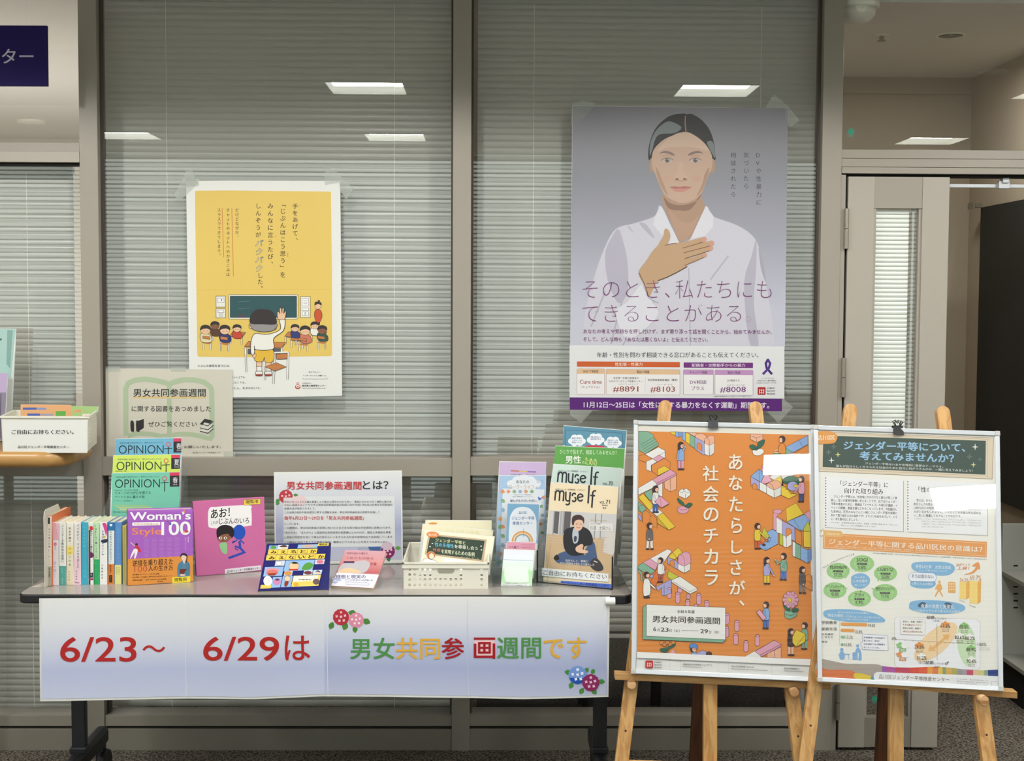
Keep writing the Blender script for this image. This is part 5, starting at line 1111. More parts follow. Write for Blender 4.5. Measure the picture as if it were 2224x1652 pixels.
# front wall with real holes
wt = .0022; aF = Art(Vector((xa, FLb.y, z0)), Vector((xb_, FLb.y, z0)), Vector((xa, FLb.y-.003, zr)))
def wall_with_holes(px0, px1, py0, py1, cols, rows, skip, hole):
    """photograph-frame front wall cut into cells; each cell is a square ring round an octagonal hole"""
    m_ = MB(); xs = [px0]+[c-hole*1.35 for c in cols[:1]]+[(c0+c1)/2 for c0, c1 in zip(cols[:-1], cols[1:])]+[cols[-1]+hole*1.35, px1]
    ys2 = [py0, rows[0]-hole*1.35]+[(r0+r1)/2 for r0, r1 in zip(rows[:-1], rows[1:])]+[rows[-1]+hole*1.35, py1]
    def tile(x0, x1, y0, y1, c):
        if c is None:
            f = [aF.q(x, y) for x, y in ((x0, y0), (x1, y0), (x1, y1), (x0, y1))]; m_.prism(f, Vector((0, wt, 0))); return
        cx, cy = c; o_ = []; i_ = []
        for k in range(8):
            an = PI/8+k*PI/4; i_.append((cx+hole*math.cos(an), cy+hole*math.sin(an)))
        o_ = [(x1, (cy+hole*.41 if 0 else cy+(y1-cy)*.4)), (cx+(x1-cx)*.4, y1), (cx-(cx-x0)*.4, y1), (x0, cy+(y1-cy)*.4), (x0, cy-(cy-y0)*.4), (cx-(cx-x0)*.4, y0), (cx+(x1-cx)*.4, y0), (x1, cy-(cy-y0)*.4)]
        A_ = [aF.q(*p) for p in o_]; I_ = [aF.q(*p) for p in i_]; b_ = Vector((0, wt, 0)); n = len(m_.v)
        m_.v += A_+I_+[v+b_ for v in A_]+[v+b_ for v in I_]
        for k in range(8):
            j = (k+1) % 8; m_.f += [[n+k, n+j, n+8+j, n+8+k], [n+16+k, n+24+k, n+24+j, n+16+j], [n+8+k, n+8+j, n+24+j, n+24+k]]
        cr = [(x1, y1), (x0, y1), (x0, y0), (x1, y0)]
        for q_, (k, j) in zip(cr, ((0, 1), (2, 3), (4, 5), (6, 7))): m_.prism([aF.q(*o_[k]), aF.q(*q_), aF.q(*o_[j])], b_)
    for i in range(len(xs)-1):
        for j in range(len(ys2)-1):
            c = None
            if 1 <= i <= len(cols) and 1 <= j <= len(rows) and (i-1, j-1) not in skip: c = (cols[i-1], rows[j-1])
            tile(xs[i], xs[i+1], ys2[j], ys2[j+1], c)
    return m_
cols = [U(S3, 1388+44.4*k, 0)[0] for k in range(11)]+[U(S3, 2010, 0)[0]]; rows = [U(S3, 0, y)[1] for y in (938, 982, 1026, 1070)]
skip = {(c, r) for r in (0, 1) for c in range(5, 10)}
wl = wall_with_holes(U(S3, 1336, 0)[0], U(S3, 2066, 0)[0], U(S3, 0, 905)[1], U(S3, 0, 1106)[1], cols, rows, skip, 3.3)
o = link('front_wall', wl, M['white'], t)
hx0, hy0 = U(S3, 1632, 932); hx1, hy1 = U(S3, 1772, 966)
g_ = MB().prism([aF.q(x, y, .0015) for x, y in ((hx0, hy0), (hx1, hy0), (hx1+.3, hy1-3), (hx1-3, hy1), (hx0+3, hy1), (hx0, hy1-3))], Vector((0, .001, 0)))
link('handle_hole', g_, mat('hole_shade', C(150, 146, 132), .6), t)
sm = MB()
fl = .012
for xs_, sg in ((xa, -1), (xb_, 1)):
    n_ = 12
    for i in range(n_):
        y0 = FLb.y+.335*i/n_; y1 = FLb.y+.335*(i+1)/n_; 
        for j in range(4):
            za = z0+(zr-z0)*j/4; zb_ = z0+(zr-z0)*(j+1)/4
            if i % 2 == 1 and j in (1, 2): continue
            xo0 = xs_+sg*fl*j/4*.5; xo1 = xs_+sg*fl*(j+1)/4*.5
            sm.prism([(xo0, y0, za), (xo0, y1, za), (xo1, y1, zb_), (xo1, y0, zb_)], (wt*-sg, 0, 0))
link('side_wall', sm, M['white'], t)
link('back_wall', MB().prism([(xa, yb3, z0), (xb_, yb3, z0), (xb_+fl*.5, yb3+.003, zr), (xa-fl*.5, yb3+.003, zr)], (0, -wt, 0)), M['white'], t)
link('base', B(xa, xb_, FLb.y, yb3, z0, z0+.002), M['white'], t)
rm = MB(); e = fl*.5; yfz = FLb.y-.004
for a_, b_ in (((xa-e, yfz), (xb_+e, yfz)), ((xb_+e, yfz), (xb_+e, yb3+.003)), ((xb_+e, yb3+.003), (xa-e, yb3+.003)), ((xa-e, yb3+.003), (xa-e, yfz))):
    A3 = Vector((a_[0], a_[1], zr)); B3 = Vector((b_[0], b_[1], zr)); dd = (B3-A3).normalized(); rm.bar(A3-dd*.003, B3+dd*.003, dd.cross(Vector((0, 0, 1)))*.003, Vector((0, 0, .0032)))
    rm.bar(A3-dd*.003+Vector((0, 0, -.009)), B3+dd*.003+Vector((0, 0, -.009)), dd.cross(Vector((0, 0, 1)))*.0012, Vector((0, 0, .007))) if a_[1] == yfz and b_[1] == yfz else None
link('rim', rm, M['white'], t, bevel=.001)
CR = C(238, 230, 196)
def pm(n):
    def f(a):
        a.at(*S3)
        if n == 0: a.poly([(1528, 516), (2096, 518), (2090, 640), (1520, 640)], CR, 0); a.blob([(1550, 545), (1585, 532), (1630, 540), (1600, 550)], C(224, 150, 70), 2, 4)
        if n == 1: a.poly([(1503, 548), (2108, 604), (2100, 720), (1495, 660)], CR, 0); a.text('ジェンダー平等', 1700, 580, 1990, 612, C(222, 210, 170), l=3, sl=.09)
        if n == 2:
            a.poly([(1523, 602), (2120, 658), (2085, 895), (1490, 890)], C(240, 234, 208), 0)
            a.poly([(1552, 630), (2055, 680), (2025, 872), (1518, 808)], C(196, 170, 140), 2); a.poly([(1566, 645), (2036, 692), (2008, 856), (1536, 796)], C(34, 58, 40), 3)
            a.ell(1588, 638, 54, 26, C(226, 128, 52), 5, rot=.08); a.text('品川区', 1550, 626, 1626, 648, C(250, 236, 220), .02, l=7, sl=.06)
            a.text('ジェンダー平等と', 1610, 668, 1870, 700, C(226, 226, 170), .02, l=6, sl=.1); a.text('性の多様性', 1605, 704, 1770, 740, C(110, 190, 220), .03, l=6, sl=.1); a.text('を尊重し合う', 1775, 722, 1975, 755, C(236, 236, 220), .03, l=6, sl=.1); a.text('社会', 1590, 752, 1655, 780, C(222, 120, 110), .03, l=6, sl=.1); a.text('を実現するための条例', 1662, 762, 1948, 800, C(226, 230, 200), .03, l=6, sl=.1); a.text('を公布しました', 1830, 824, 1990, 842, C(170, 180, 150), .01, l=6, sl=.08)
            for x, y in ((2005, 738), (1565, 742), (2008, 770), (1585, 715)): leaf(a, x-8, y, 16, 0, C(240, 240, 230), .3, 6)
            a.ell(1573, 815, 38, 34, C(206, 128, 70), 8); a.ell(1578, 825, 22, 26, C(246, 226, 206), 9, ln=2); a.blob([(1505, 880), (1520, 845), (1560, 850), (1600, 860), (1625, 880)], C(240, 240, 240), 9, 4, line=2); a.line([(1600, 858), (1585, 838)], 6, C(240, 220, 200), 11)
            a.poly([(1690, 838), (1850, 855), (1905, 890), (1670, 885)], C(236, 240, 244), 7); a.rect(1762, 872, 1850, 890, C(246, 214, 80), 8, sl=.03)
    return f
mag('pamphlet', upto(S3, [(1525, 512), (2098, 515), (2088, 990), (1466, 990)]), (-.50, -.50), .05, .003, 'cream pamphlet, rear one in the white basket', pm(0), cat='pamphlet')
mag('pamphlet', upto(S3, [(1500, 545), (2110, 600), (2082, 985), (1452, 985)]), (-.53, -.53), .045, .003, 'cream pamphlet, middle one in the white basket', pm(1), cat='pamphlet')
mag('pamphlet', upto(S3, [(1520, 598), (2123, 655), (2078, 980), (1468, 980)]), (-.565, -.565), .05, .003, 'pamphlet with a dark green chalkboard picture, front one in the basket', pm(2), cat='pamphlet')

# ---------------------------------------------------------------- narrow leaflet holder
GR = 'leaflets in the narrow holder'
def l0(a): a.at(*S1); a.poly([(178, 404), (576, 408), (572, 530), (172, 528)], C(202, 178, 216), 0); a.grad([(272, 474), (488, 486), (488, 496), (272, 485)], [(0, C(200, 120, 110)), (1, C(200, 120, 110))], 2); a.rect(345, 479, 415, 489, C(214, 196, 110), 3, sl=.03); a.rect(415, 482, 488, 492, C(130, 110, 170), 3, sl=.03); a.text('多様な性があることを', 274, 508, 482, 526, C(70, 50, 90), .01, l=3)
def l1(a):
    a.at(*S1); a.poly([(174, 522), (574, 520), (560, 1300), (140, 1296)], C(168, 196, 226), 0)
    for x, y, r in ((280, 590, 40), (330, 562, 45), (385, 550, 48), (440, 562, 45), (488, 590, 42), (385, 620, 100)): a.ell(x, y, r, r*.8, C(226, 230, 238), 2)
    a.poly([(205, 630), (560, 640), (545, 1290), (180, 1290)], C(222, 226, 234), 3)
    a.text('あなたの', 318, 560, 430, 588, C(60, 80, 80), .01, l=6); a.text('ワーク・ライフ・', 256, 600, 495, 636, C(214, 176, 110), .03, l=6)
    a.text('品川区ジェンダー平等推進計画', 305, 680, 445, 690, C(110, 110, 110), l=6); a.text('（第6次）概要版をもとにつくりました。', 288, 696, 465, 706, C(110, 110, 110), l=6); a.text('誰もが生きがいを感じ、', 268, 724, 500, 746, C(60, 60, 80), .015, l=6)
    a.blob([(505, 700), (525, 712), (545, 702), (528, 725), (512, 732)], C(70, 110, 190), 6, 4); a.text('なり', 490, 556, 555, 584, C(150, 170, 200), l=6)
    for i, c in enumerate((C(226, 150, 110), C(140, 176, 130), C(150, 180, 206), C(222, 160, 110), C(130, 170, 120))):
        for k in range(2): leaf(a, 180+(i*7 % 20), 650+i*72+k*300, 46, .3+i*.4, c, .4, 4+i % 2)
        leaf(a, 250+i*50, 640, 34, 1.4, c, .5, 5); leaf(a, 560-(i % 2)*14, 690+i*80, 36, 2+i*.3, c, .4, 5)
def l2(a):
    a.at(*S1); a.poly([(246, 758), (514, 768), (500, 1100), (232, 1096)], C(122, 170, 204), 0)
    a.blob([(258, 1096), (264, 900), (275, 850), (310, 805), (370, 788), (430, 800), (470, 840), (490, 900), (492, 960), (484, 1098), (400, 1098), (320, 1098)], C(226, 230, 238), 2)
    a.text('品川区', 340, 826, 410, 850, C(70, 120, 170), .02, l=5); a.text('ジェンダー平等', 280, 868, 474, 900, C(50, 100, 160), .02, l=5); a.text('推進センター', 288, 912, 458, 942, C(50, 100, 160), .02, l=5)
    cx, cy = 372, 1086
    for r_, c in ((92, C(224, 156, 90)), (80, C(238, 206, 150)), (68, C(150, 160, 170)), (56, C(226, 230, 238))): a.poly([(cx+r_*math.cos(math.radians(d)), cy-r_*math.sin(math.radians(d))) for d in range(0, 181, 10)], c, 4 if r_ > 90 else 5+(92-r_)//12)
    a.line([(382, 970), (380, 1050)], 2, C(120, 110, 110), 9)
def l3(a): a.at(*S1); a.poly([(240, 1088), (484, 1094), (478, 1165), (232, 1158)], C(228, 158, 180), 0); a.text('ひとりで', 262, 1122, 340, 1136, C(90, 40, 80), .02, l=3); a.text('人', 296, 1118, 322, 1146, C(50, 20, 70), .05, l=5); a.text('ひとりで悩んでいませんか', 360, 1106, 466, 1118, C(170, 90, 120), l=3); a.text('相談できます', 370, 1128, 450, 1140, C(170, 90, 120), l=3)
def l4(a):
    a.at(*S1); a.grad([(217, 1154), (474, 1163), (452, 1462), (190, 1462)], [(0, C(232, 234, 246)), (.2, C(234, 238, 246)), (.5, C(222, 240, 226)), (.62, C(180, 226, 170)), (1, C(196, 234, 190))], 0)
    a.blob([(225, 1310), (300, 1290), (400, 1300), (420, 1340), (425, 1400), (410, 1430), (250, 1428), (222, 1400)], C(232, 248, 234), 2); a.rect(205, 1236, 462, 1240, C(170, 190, 214), 2, sl=.04)
    a.rect(200, 1434, 430, 1466, C(240, 242, 240), 4, sl=.03); a.text('ご自由にお持ちください', 208, 1434, 420, 1444, K, .02, l=6, sl=.03); a.text('品川区ジェンダー平等推進センター', 208, 1450, 420, 1460, K, .02, l=6, sl=.03)
mag('leaflet', upto(S1, [(175, 400), (577, 405), (540, 1180), (130, 1180)]), (-.44, -.44), .04, .005, 'lilac leaflet, rear one in the narrow holder', l0, GR, 'leaflet')
mag('leaflet', upto(S1, [(172, 518), (576, 516), (560, 1310), (140, 1306)]), (-.50, -.50), .04, .004, 'pale blue leaflet bordered with small leaves, in the narrow holder', l1, GR, 'leaflet')
mag('leaflet', upto(S1, [(245, 755), (516, 765), (492, 1330), (225, 1325)]), (-.545, -.545), .03, .004, 'blue leaflet with a rainbow arch, in the narrow holder', l2, GR, 'leaflet')
mag('leaflet', upto(S1, [(240, 1085), (488, 1092), (470, 1400), (215, 1395)]), (-.575, -.575), .02, .003, 'pink card, second from the front of the narrow holder', l3, GR, 'leaflet')
mag('leaflet', upto(S1, [(215, 1150), (475, 1160), (453, 1468), (188, 1464)]), (-.642, -.642), .035, .006, 'white and green folded card, front one of the narrow holder', l4, GR, 'leaflet')
pa = P(*U(S1, 150, 1300), -.55); pb = P(*U(S1, 520, 1300), -.55)
holder('leaflet_holder', 'clear acrylic leaflet holder between the white basket and the magazines', pa.x-.014, pb.x+.022, -.655, [-.545, -.495, -.44], [.80, .90, .98])

# ---------------------------------------------------------------- wide holder with four magazines
def m0(a):
    a.at(*S1); a.poly([(727, 96), (1262, 138), (1248, 292), (714, 262)], C(86, 140, 164), 0); a.rrect(738, 130, 1228, 330, 14, C(92, 146, 170), 1, sl=.06, ln=3, lc=C(50, 84, 110)); a.blob([(900, 275), (950, 262), (1060, 270), (1090, 288), (1000, 290)], C(206, 50, 60), 4, 4)
    for cx, cy, s_ in ((838, 222, ('職場や家庭で', 'できることを', '相談したい')), (998, 212, ('性別に', '違和感がある', '')), (1145, 240, ('地位への', '差別など被害者', 'かもしれない'))):
        for dx, dy, r in ((-48, 5, 28), (-20, -22, 32), (22, -22, 32), (50, 5, 26), (25, 22, 28), (-22, 24, 28)): a.ell(cx+dx, cy+dy, r, r*.9, C(236, 240, 244), 5)
        a.ell(cx, cy, 55, 34, C(236, 240, 244), 6)
        for i, q_ in enumerate(s_):
            if q_: a.text(q_, cx-44, cy-28+i*18, cx+44, cy-14+i*18, C(50, 90, 150), .02, l=8)
def m1(a): a.at(*S1); a.poly([(654, 268), (1247, 292), (1236, 465), (640, 430)], C(94, 162, 76), 0); a.text('ひとりで悩まず、相談してみませんか？', 692, 296, 1178, 336, C(214, 240, 200), .012, l=4, sl=.02); a.text('男性', 740, 350, 872, 418, C(246, 250, 240), .02, l=4); a.text('の', 882, 398, 905, 420, C(240, 236, 170), .0, l=4); a.text('ための', 908, 362, 1008, 425, C(240, 236, 160), 0, l=4, sl=.15)
def my(vol, x0, y0, bgc, full):
    def f(a):
        a.at(*S1); dx, dy = x0-612, y0-578
        if not full: a.poly([(637, 424), (1222, 461), (1205, 640), (612, 595)], bgc, 0)
        else: a.poly([(614, 582), (1193, 621), (1130, 1483), (550, 1418)], bgc, 0)
        K2 = C(34, 38, 46)
        def st(pts, w_=13): a.line([(x+dx, y+dy) for x, y in pts], w_, K2, 5)
        def arc(cx, cy, rx, ry, a0, a1, w_=13):
            st([(cx+rx*math.cos(math.radians(a0+(a1-a0)*k/9)), cy+ry*math.sin(math.radians(a0+(a1-a0)*k/9))) for k in range(10)], w_)
        st([(650, 732), (657, 655)]); arc(675, 672, 17, 22, 180, 360); st([(692, 672), (688, 735)]); arc(710, 674, 17, 22, 180, 360); st([(727, 674), (722, 738)])
        st([(745, 660), (743, 712)]); arc(760, 715, 17, 22, 180, 60); st([(782, 662), (775, 745)]); arc(758, 752, 17, 18, 0, 140)
        arc(815, 688, 15, 16, -30, -200); arc(814, 724, 16, 18, -70, 150)
        arc(868, 708, 24, 30, 40, 340); st([(846, 708), (892, 700)], 11)
        st([(944, 606), (934, 756)], 14); arc(992, 672, 18, 22, 180, 300); st([(974, 672), (966, 792)], 14); st([(955, 690), (992, 693)], 12)
        a.text('VOL.', 1032+dx, 738+dy, 1080+dx, 760+dy, K2, .02, l=5); a.text(vol, 1086+dx, 728+dy, 1122+dx, 762+dy, K2, .02, l=5)
        a.text('品川区ジェンダー平等情報誌　マイセルフ', 655+dx, 630+dy, 905+dx, 646+dy, C(90, 90, 96), l=5, sl=.03)
        if full:
            a.text('2025', 1052, 768, 1102, 780, K2, .02, l=5, sl=.03); a.text('春号', 1058, 790, 1090, 804, K2, .02, l=5)
            a.poly([(600, 818), (1178, 852), (1145, 1390), (562, 1340)], C(206, 204, 204), 1)
            a.poly([(583, 1020), (1164, 1065), (1132, 1400), (560, 1345)], C(206, 176, 138), 2); a.poly([(1080, 1000), (1168, 1010), (1152, 1200), (1060, 1180)], C(214, 206, 200), 3)
            for x in (640, 720, 700): a.poly([(x, 822), (x+14, 823), (x, 1030), (x-14, 1028)], C(170, 168, 170), 2)
            for x0_, x1_ in ((650, 690), (735, 790)): a.poly([(x0_, 826), (x1_, 829), (x1_-14, 1020), (x0_-14, 1010)], C(96, 92, 94), 3)
            for x in (1000, 1050): a.line([(x, 850), (x-14, 1060)], 9, C(150, 152, 160), 3)
            for i in range(4): a.line([(620+i*130, 1060+i*8), (585+i*140, 1340+i*14)], 3, C(180, 148, 112), 3)
            # seated person
            JK = C(32, 32, 38); JN = C(70, 92, 130); SKN = C(232, 190, 164)
            a.blob([(650, 1225), (700, 1180), (800, 1160), (900, 1195), (1000, 1250), (960, 1290), (800, 1280), (680, 1268)], JN, 6, 5); a.blob([(905, 1180), (940, 1110), (985, 1090), (1005, 1180), (1010, 1240), (960, 1235)], JN, 7, 5); a.blob([(640, 1225), (668, 1195), (690, 1230), (660, 1245)], C(40, 32, 34), 8, 4)
            a.blob([(945, 1270), (990, 1225), (1025, 1240), (1060, 1290), (1062, 1325), (1020, 1338), (975, 1320)], C(60, 54, 58), 9, 5); a.line([(985, 1250), (1015, 1262)], 7, C(230, 228, 228), 11)
            a.blob([(735, 990), (800, 960), (880, 955), (945, 990), (975, 1060), (965, 1110), (900, 1130), (900, 1190), (800, 1205), (740, 1160), (722, 1080)], JK, 10, 6); a.blob([(812, 970), (850, 985), (850, 1080), (815, 1100), (800, 1040)], C(190, 196, 206), 12, 4); a.blob([(818, 1040), (840, 1045), (832, 1085), (815, 1080)], C(60, 70, 90), 13, 4)
            a.blob([(835, 1130), (880, 1105), (895, 1120), (890, 1150), (935, 1165), (920, 1185), (860, 1180), (830, 1160)], SKN, 14, 5)
            a.line([(968, 1060), (905, 1110)], 26, JK, 13); a.line([(740, 1080), (790, 1150), (850, 1160)], 30, JK, 12)
            a.blob([(815, 905), (850, 890), (890, 905), (888, 960), (862, 992), (832, 985), (812, 950)], SKN, 12, 5); a.blob([(798, 935), (800, 880), (830, 858), (870, 858), (900, 885), (898, 930), (886, 905), (850, 898), (822, 912), (812, 945)], C(62, 42, 40), 14, 5)
            a.line([(832, 935), (846, 932)], 4, C(70, 46, 44), 14); a.line([(866, 934), (880, 937)], 4, C(70, 46, 44), 14); a.line([(836, 962), (852, 968), (868, 962)], 5, C(200, 110, 100), 14)
            a.text('Special Interview', 955, 893, 1095, 910, C(200, 170, 120), l=5, sl=.03); a.rect(945, 925, 1145, 990, C(226, 222, 220), 4, sl=.03); a.text('スペシャル対談', 958, 928, 1040, 940, C(110, 106, 106), l=6); a.text('杉浦　太陽さん', 952, 950, 1130, 985, C(70, 66, 66), -.008, l=6, sl=.02)
            for i in range(7): a.line([(1032+i % 2*8, 1045+i*22), (1095-i % 3*12, 1050+i*22)], 5, C(190, 170, 160), 4)
            for i in range(3): a.line([(595, 1040+i*24), (700+i*10, 1050+i*24)], 5, C(206, 186, 166), 4)
            a.text('自分らしく、家族と', 745, 1235, 935, 1256, C(236, 232, 226), .02, l=16, sl=.04); a.text('自分の時間を大切にする暮らし方', 695, 1258, 990, 1278, C(236, 232, 226), .02, l=16, sl=.05)
            a.rect(540, 1308, 1110, 1378, C(238, 240, 240), 18, sl=.09); a.text('ご自由にお持ちください', 552, 1325, 1096, 1368, C(44, 48, 52), .0, l=20, sl=.072)
            a.poly([(703, 1418), (1132, 1448), (1128, 1488), (700, 1452)], C(76, 110, 214), 18); a.text('品川区ジェンダー平等推進センター', 712, 1426, 1112, 1452, C(24, 40, 110), .03, l=20, sl=.055)
    return f
GR2 = 'magazines in the wide holder'
mag('magazine', upto(S1, [(725, 92), (1265, 135), (1215, 1150), (660, 1100)]), (-.40, -.43), .05, .004, 'teal blue booklet with white cloud bubbles, rear one in the wide holder', m0, GR2)
mag('magazine', upto(S1, [(652, 265), (1250, 290), (1205, 1190), (625, 1150)]), (-.445, -.475), .05, .004, 'bright green booklet, second from the rear of the wide holder', m1, GR2)
mag('magazine', upto(S1, [(635, 420), (1225, 458), (1180, 1290), (590, 1240)]), (-.49, -.54), .045, .004, 'pale mint magazine, directly behind the cream one in the wide holder', my('70', 635, 420, C(204, 222, 214), False), GR2)
mag('magazine', upto(S1, [(612, 578), (1195, 618), (1130, 1487), (548, 1420)]), (-.56, -.668), .05, .005, 'cream magazine with a seated man in black, front one in the wide holder', my('71', 612, 578, C(240, 222, 188), True), GR2)
# its holder: angled to match
q0 = T(*U(S1, 500, 1436)); q1 = T(*U(S1, 1140, 1498)); dxy = (q1-q0); dxy.z = 0; bk = Vector((-dxy.y, dxy.x, 0)).normalized()
t = thing('magazine_holder', (q0+q1)/2+bk*.09, 'black edged clear holder at the right end of the table', 'holder')
for q_ in (q0, q1):
    s_ = 1 if q_ is q0 else -1; ex = dxy.normalized()*.002*s_
    link('side', MB().prism([q_+Vector((0, 0, .001)), q_+bk*.21+Vector((0, 0, .001)), q_+bk*.25+Vector((0, 0, .30)), q_+bk*.19+Vector((0, 0, .30)), q_+bk*.15+Vector((0, 0, .22)), q_+bk*.10+Vector((0, 0, .22)), q_+bk*.05+Vector((0, 0, .13)), q_+Vector((0, 0, .10))], ex), M['acryl'], t)
    link('edge_strip', MB().bar(q_+Vector((0, 0, .001))-bk*.001, q_+Vector((0, 0, .10))-bk*.001, dxy.normalized()*.0022, bk*.001), M['black'], t)
link('front_lip', MB().prism([q0+Vector((0, 0, .001)), q1+Vector((0, 0, .001)), q1+Vector((0, 0, .004)), q0+Vector((0, 0, .004))], bk*.002), M['black'], t)
link('base', MB().prism([q0+Vector((0, 0, .0008)), q1+Vector((0, 0, .0008)), q1+bk*.21+Vector((0, 0, .0008)), q0+bk*.21+Vector((0, 0, .0008))], Vector((0, 0, .002))), M['acryl'], t)
# ================================================================ easels and poster boards
def easel(idx, lab, tops, ledge, lows, centre, pegs, Yt, Yl, holes):
    """tops: pixel centres of the two rounded post tops; lows: where the posts pass under the ledge"""
    base = P(centre[0], 1500, Yl[0])
    t = thing('easel', (base.x, base.y+.15, 0), lab, 'easel')
    hw = .0195; th = .0115
    for (tx, ty), (lx, ly), ya, yb_ in zip(tops, lows, Yt, Yl):
        A_ = P(tx, ty, ya); B_ = P(lx, ly, yb_); d = (B_-A_).normalized(); k = (A_.z-.0)/(-d.z); F_ = A_+d*k
        side = Vector((1, 0, 0)); side = (side-d*side.dot(d)).normalized(); nrm = d.cross(side).normalized()
        if nrm.y > 0: nrm = -nrm
        prof = [(-hw, 0)]+[(-hw*math.cos(PI*i/8), -hw*math.sin(PI*i/8)) for i in range(1, 8)]+[(hw, 0)]
        pts = [A_+side*u+d*(hw+v) for u, v in prof]+[F_+side*hw, F_-side*hw]
        lg = link('leg', MB().prism([p-nrm*0 for p in pts], -nrm*(th*2)), M['woodz'], t, bevel=.0012)
        for s in holes:
            c = B_+d*s
            link('peg_hole', MB().prism([c+side*(.0032*math.cos(q_*PI/5))+d*(.0032*math.sin(q_*PI/5))+nrm*.0003 for q_ in range(10)], nrm*.0004), M['hole'], lg)
    # ledge
    TLp, TRp, BRp, BLp = ledge; A_ = P(*TLp, Yl[0]-.022); B_ = P(*TRp, Yl[1]-.022); C2 = P(*BRp, Yl[1]-.022); D2 = P(*BLp, Yl[0]-.022)
    dv = Vector((0, .036, 0)); link('ledge', MB().prism([A_, B_, C2, D2], dv), M['woodx'], t, bevel=.0015)
    # centre post and rear leg
    (cx0, cx1), yc = centre[1], centre[2]
    A_ = P((cx0+cx1)/2, 1440, yc); w2 = abs(P(cx1, 1500, yc).x-P(cx0, 1500, yc).x)/2
    bx_ = P((cx0+cx1)/2-1, 1652, yc-.04); d = (bx_-A_).normalized(); F_ = A_+d*(A_.z/-d.z)
    link('centre_post', MB().prism([A_+Vector((-w2, 0, 0)), A_+Vector((w2, 0, 0)), F_+Vector((w2, 0, 0)), F_+Vector((-w2, 0, 0))], (0, .022, 0)), M['woodz'], t, bevel=.0012)
    top_ = P((tops[0][0]+tops[1][0])/2, tops[0][1]+190, Yt[0]+.01); rx = P(centre[3], 1500, yc+.30)
    d = (rx-top_).normalized(); F_ = top_+d*(top_.z/-d.z)
    link('rear_leg', MB().prism([top_+Vector((-w2, 0, 0)), top_+Vector((w2, 0, 0)), F_+Vector((w2, 0, 0)), F_+Vector((-w2, 0, 0))], (0, .022, 0)), M['woodshade'], t, bevel=.0012)
    # cross bars
    for f_, nm in ((.82, 'crossbar'), (.30, 'crossbar')):
        ends = []
        for (tx, ty), (lx, ly), ya, yb_ in zip(tops, lows, Yt, Yl):
            A_ = P(tx, ty, ya); B_ = P(lx, ly, yb_); d = (B_-A_).normalized(); k = A_.z/-d.z; ends.append(A_+d*k*f_)
        e0, e1 = ends; e1.z = e0.z; ax = (e1-e0).normalized()
        link(nm, MB().bar(e0+Vector((0, .012, 0)), e1+Vector((0, .012, 0)), Vector((0, 0, .016)), Vector((0, .009, 0))), M['woodx'], t, bevel=.0012)
    for px_, py_, s in pegs:
        c = P(px_, py_, Yl[s]-.036); r = .0125
        pg = link('peg', MB().tube([c, c+Vector((0, .05, 0))], r, 24), M['peg'], t)
    return t
M['peg'] = wood_mat('dowel_end', C(226, 184, 136), C(170, 118, 70), 'X', 14)
D0 = 4.75
easel(0, 'left pine easel, standing before the right end of the table', [(1447, 868.5), (1640, 871)], [(1336, 1462), (1805.5, 1484.5), (1805.5, 1498), (1336, 1476)], [(1371, 1487), (1720.5, 1497)], (1543, (1529, 1558.5), -.84, 1520), [(1372, 1486.5, 0), (1725.7, 1503, 1)], (-.585, -.60), (-.812, -.862), (.13, .245))
easel(1, 'right pine easel, standing before the grey door', [(1850, 876), (2047.5, 881)], [(1777, 1468.5), (2210, 1502), (2210, 1517), (1777, 1482.5)], [(1770.5, 1497), (2132, 1514)], (1948, (1933, 1964), -.93, 1925), [(2137.8, 1521, 1)], (-.69, -.775), (-.925, -1.025), (.10, .215))

def board(lab, corners, Ys, art, fw=.0125):
    """corners TL TR BR BL of the white frame; Ys their depths"""
    TL, TR, BR, BL = corners
    a = Art(P(*BL, Ys[3]), P(*BR, Ys[2]), P(*TL, Ys[0]), lh=.00014, lift=.0006, gain=.69)
    t = thing('poster_board', a.q((BL[0]+BR[0])/2, BL[1]), lab, 'board')
    V = [a.q(*p) for p in corners]; c = sum(V, Vector())/4
    I = []
    for i in range(4):
        p = V[i]; q_ = V[(i+1) % 4]; r = V[i-1]; I.append(p+(q_-p).normalized()*fw+(r-p).normalized()*fw)
    link('backing', MB().prism([v-a.n*.004 for v in V], -a.n*.006), M['paper'], t)
    # frame bars, corner caps
    for i in range(4):
        j = (i+1) % 4
        link('frame_bar', MB().prism([V[i]+a.n*.007, V[j]+a.n*.007, I[j]+a.n*.005, I[i]+a.n*.005], -a.n*.018), M['frame'], t, bevel=.0012)
    for v in V:
        u = (c-v); e1 = (V[1]-V[0]).normalized(); e2 = (V[3]-V[0]).normalized(); s1_ = 1 if u.dot(e1) > 0 else -1; s2_ = 1 if u.dot(e2) > 0 else -1
        o_ = v-e1*s1_*.0012-e2*s2_*.0012; link('corner_cap', MB().prism([o_+a.n*.008, o_+e1*s1_*.014+a.n*.008, o_+e1*s1_*.014+e2*s2_*.014+a.n*.008, o_+e2*s2_*.014+a.n*.008], -a.n*.0195), M['acrylgrey'], t, bevel=.002)
    sh = link('poster', MB().prism([v-a.n*.0005 for v in I], -a.n*.003), M['paper'], t)
    art(a); a.build('print', M['ink'], sh)
    link('cover', MB().prism([v+a.n*.0045 for v in I], -a.n*.0006), M['cover'], t)
    return t, a, V
M['acrylgrey'] = mat('grey_corner', C(176, 174, 172), .3)
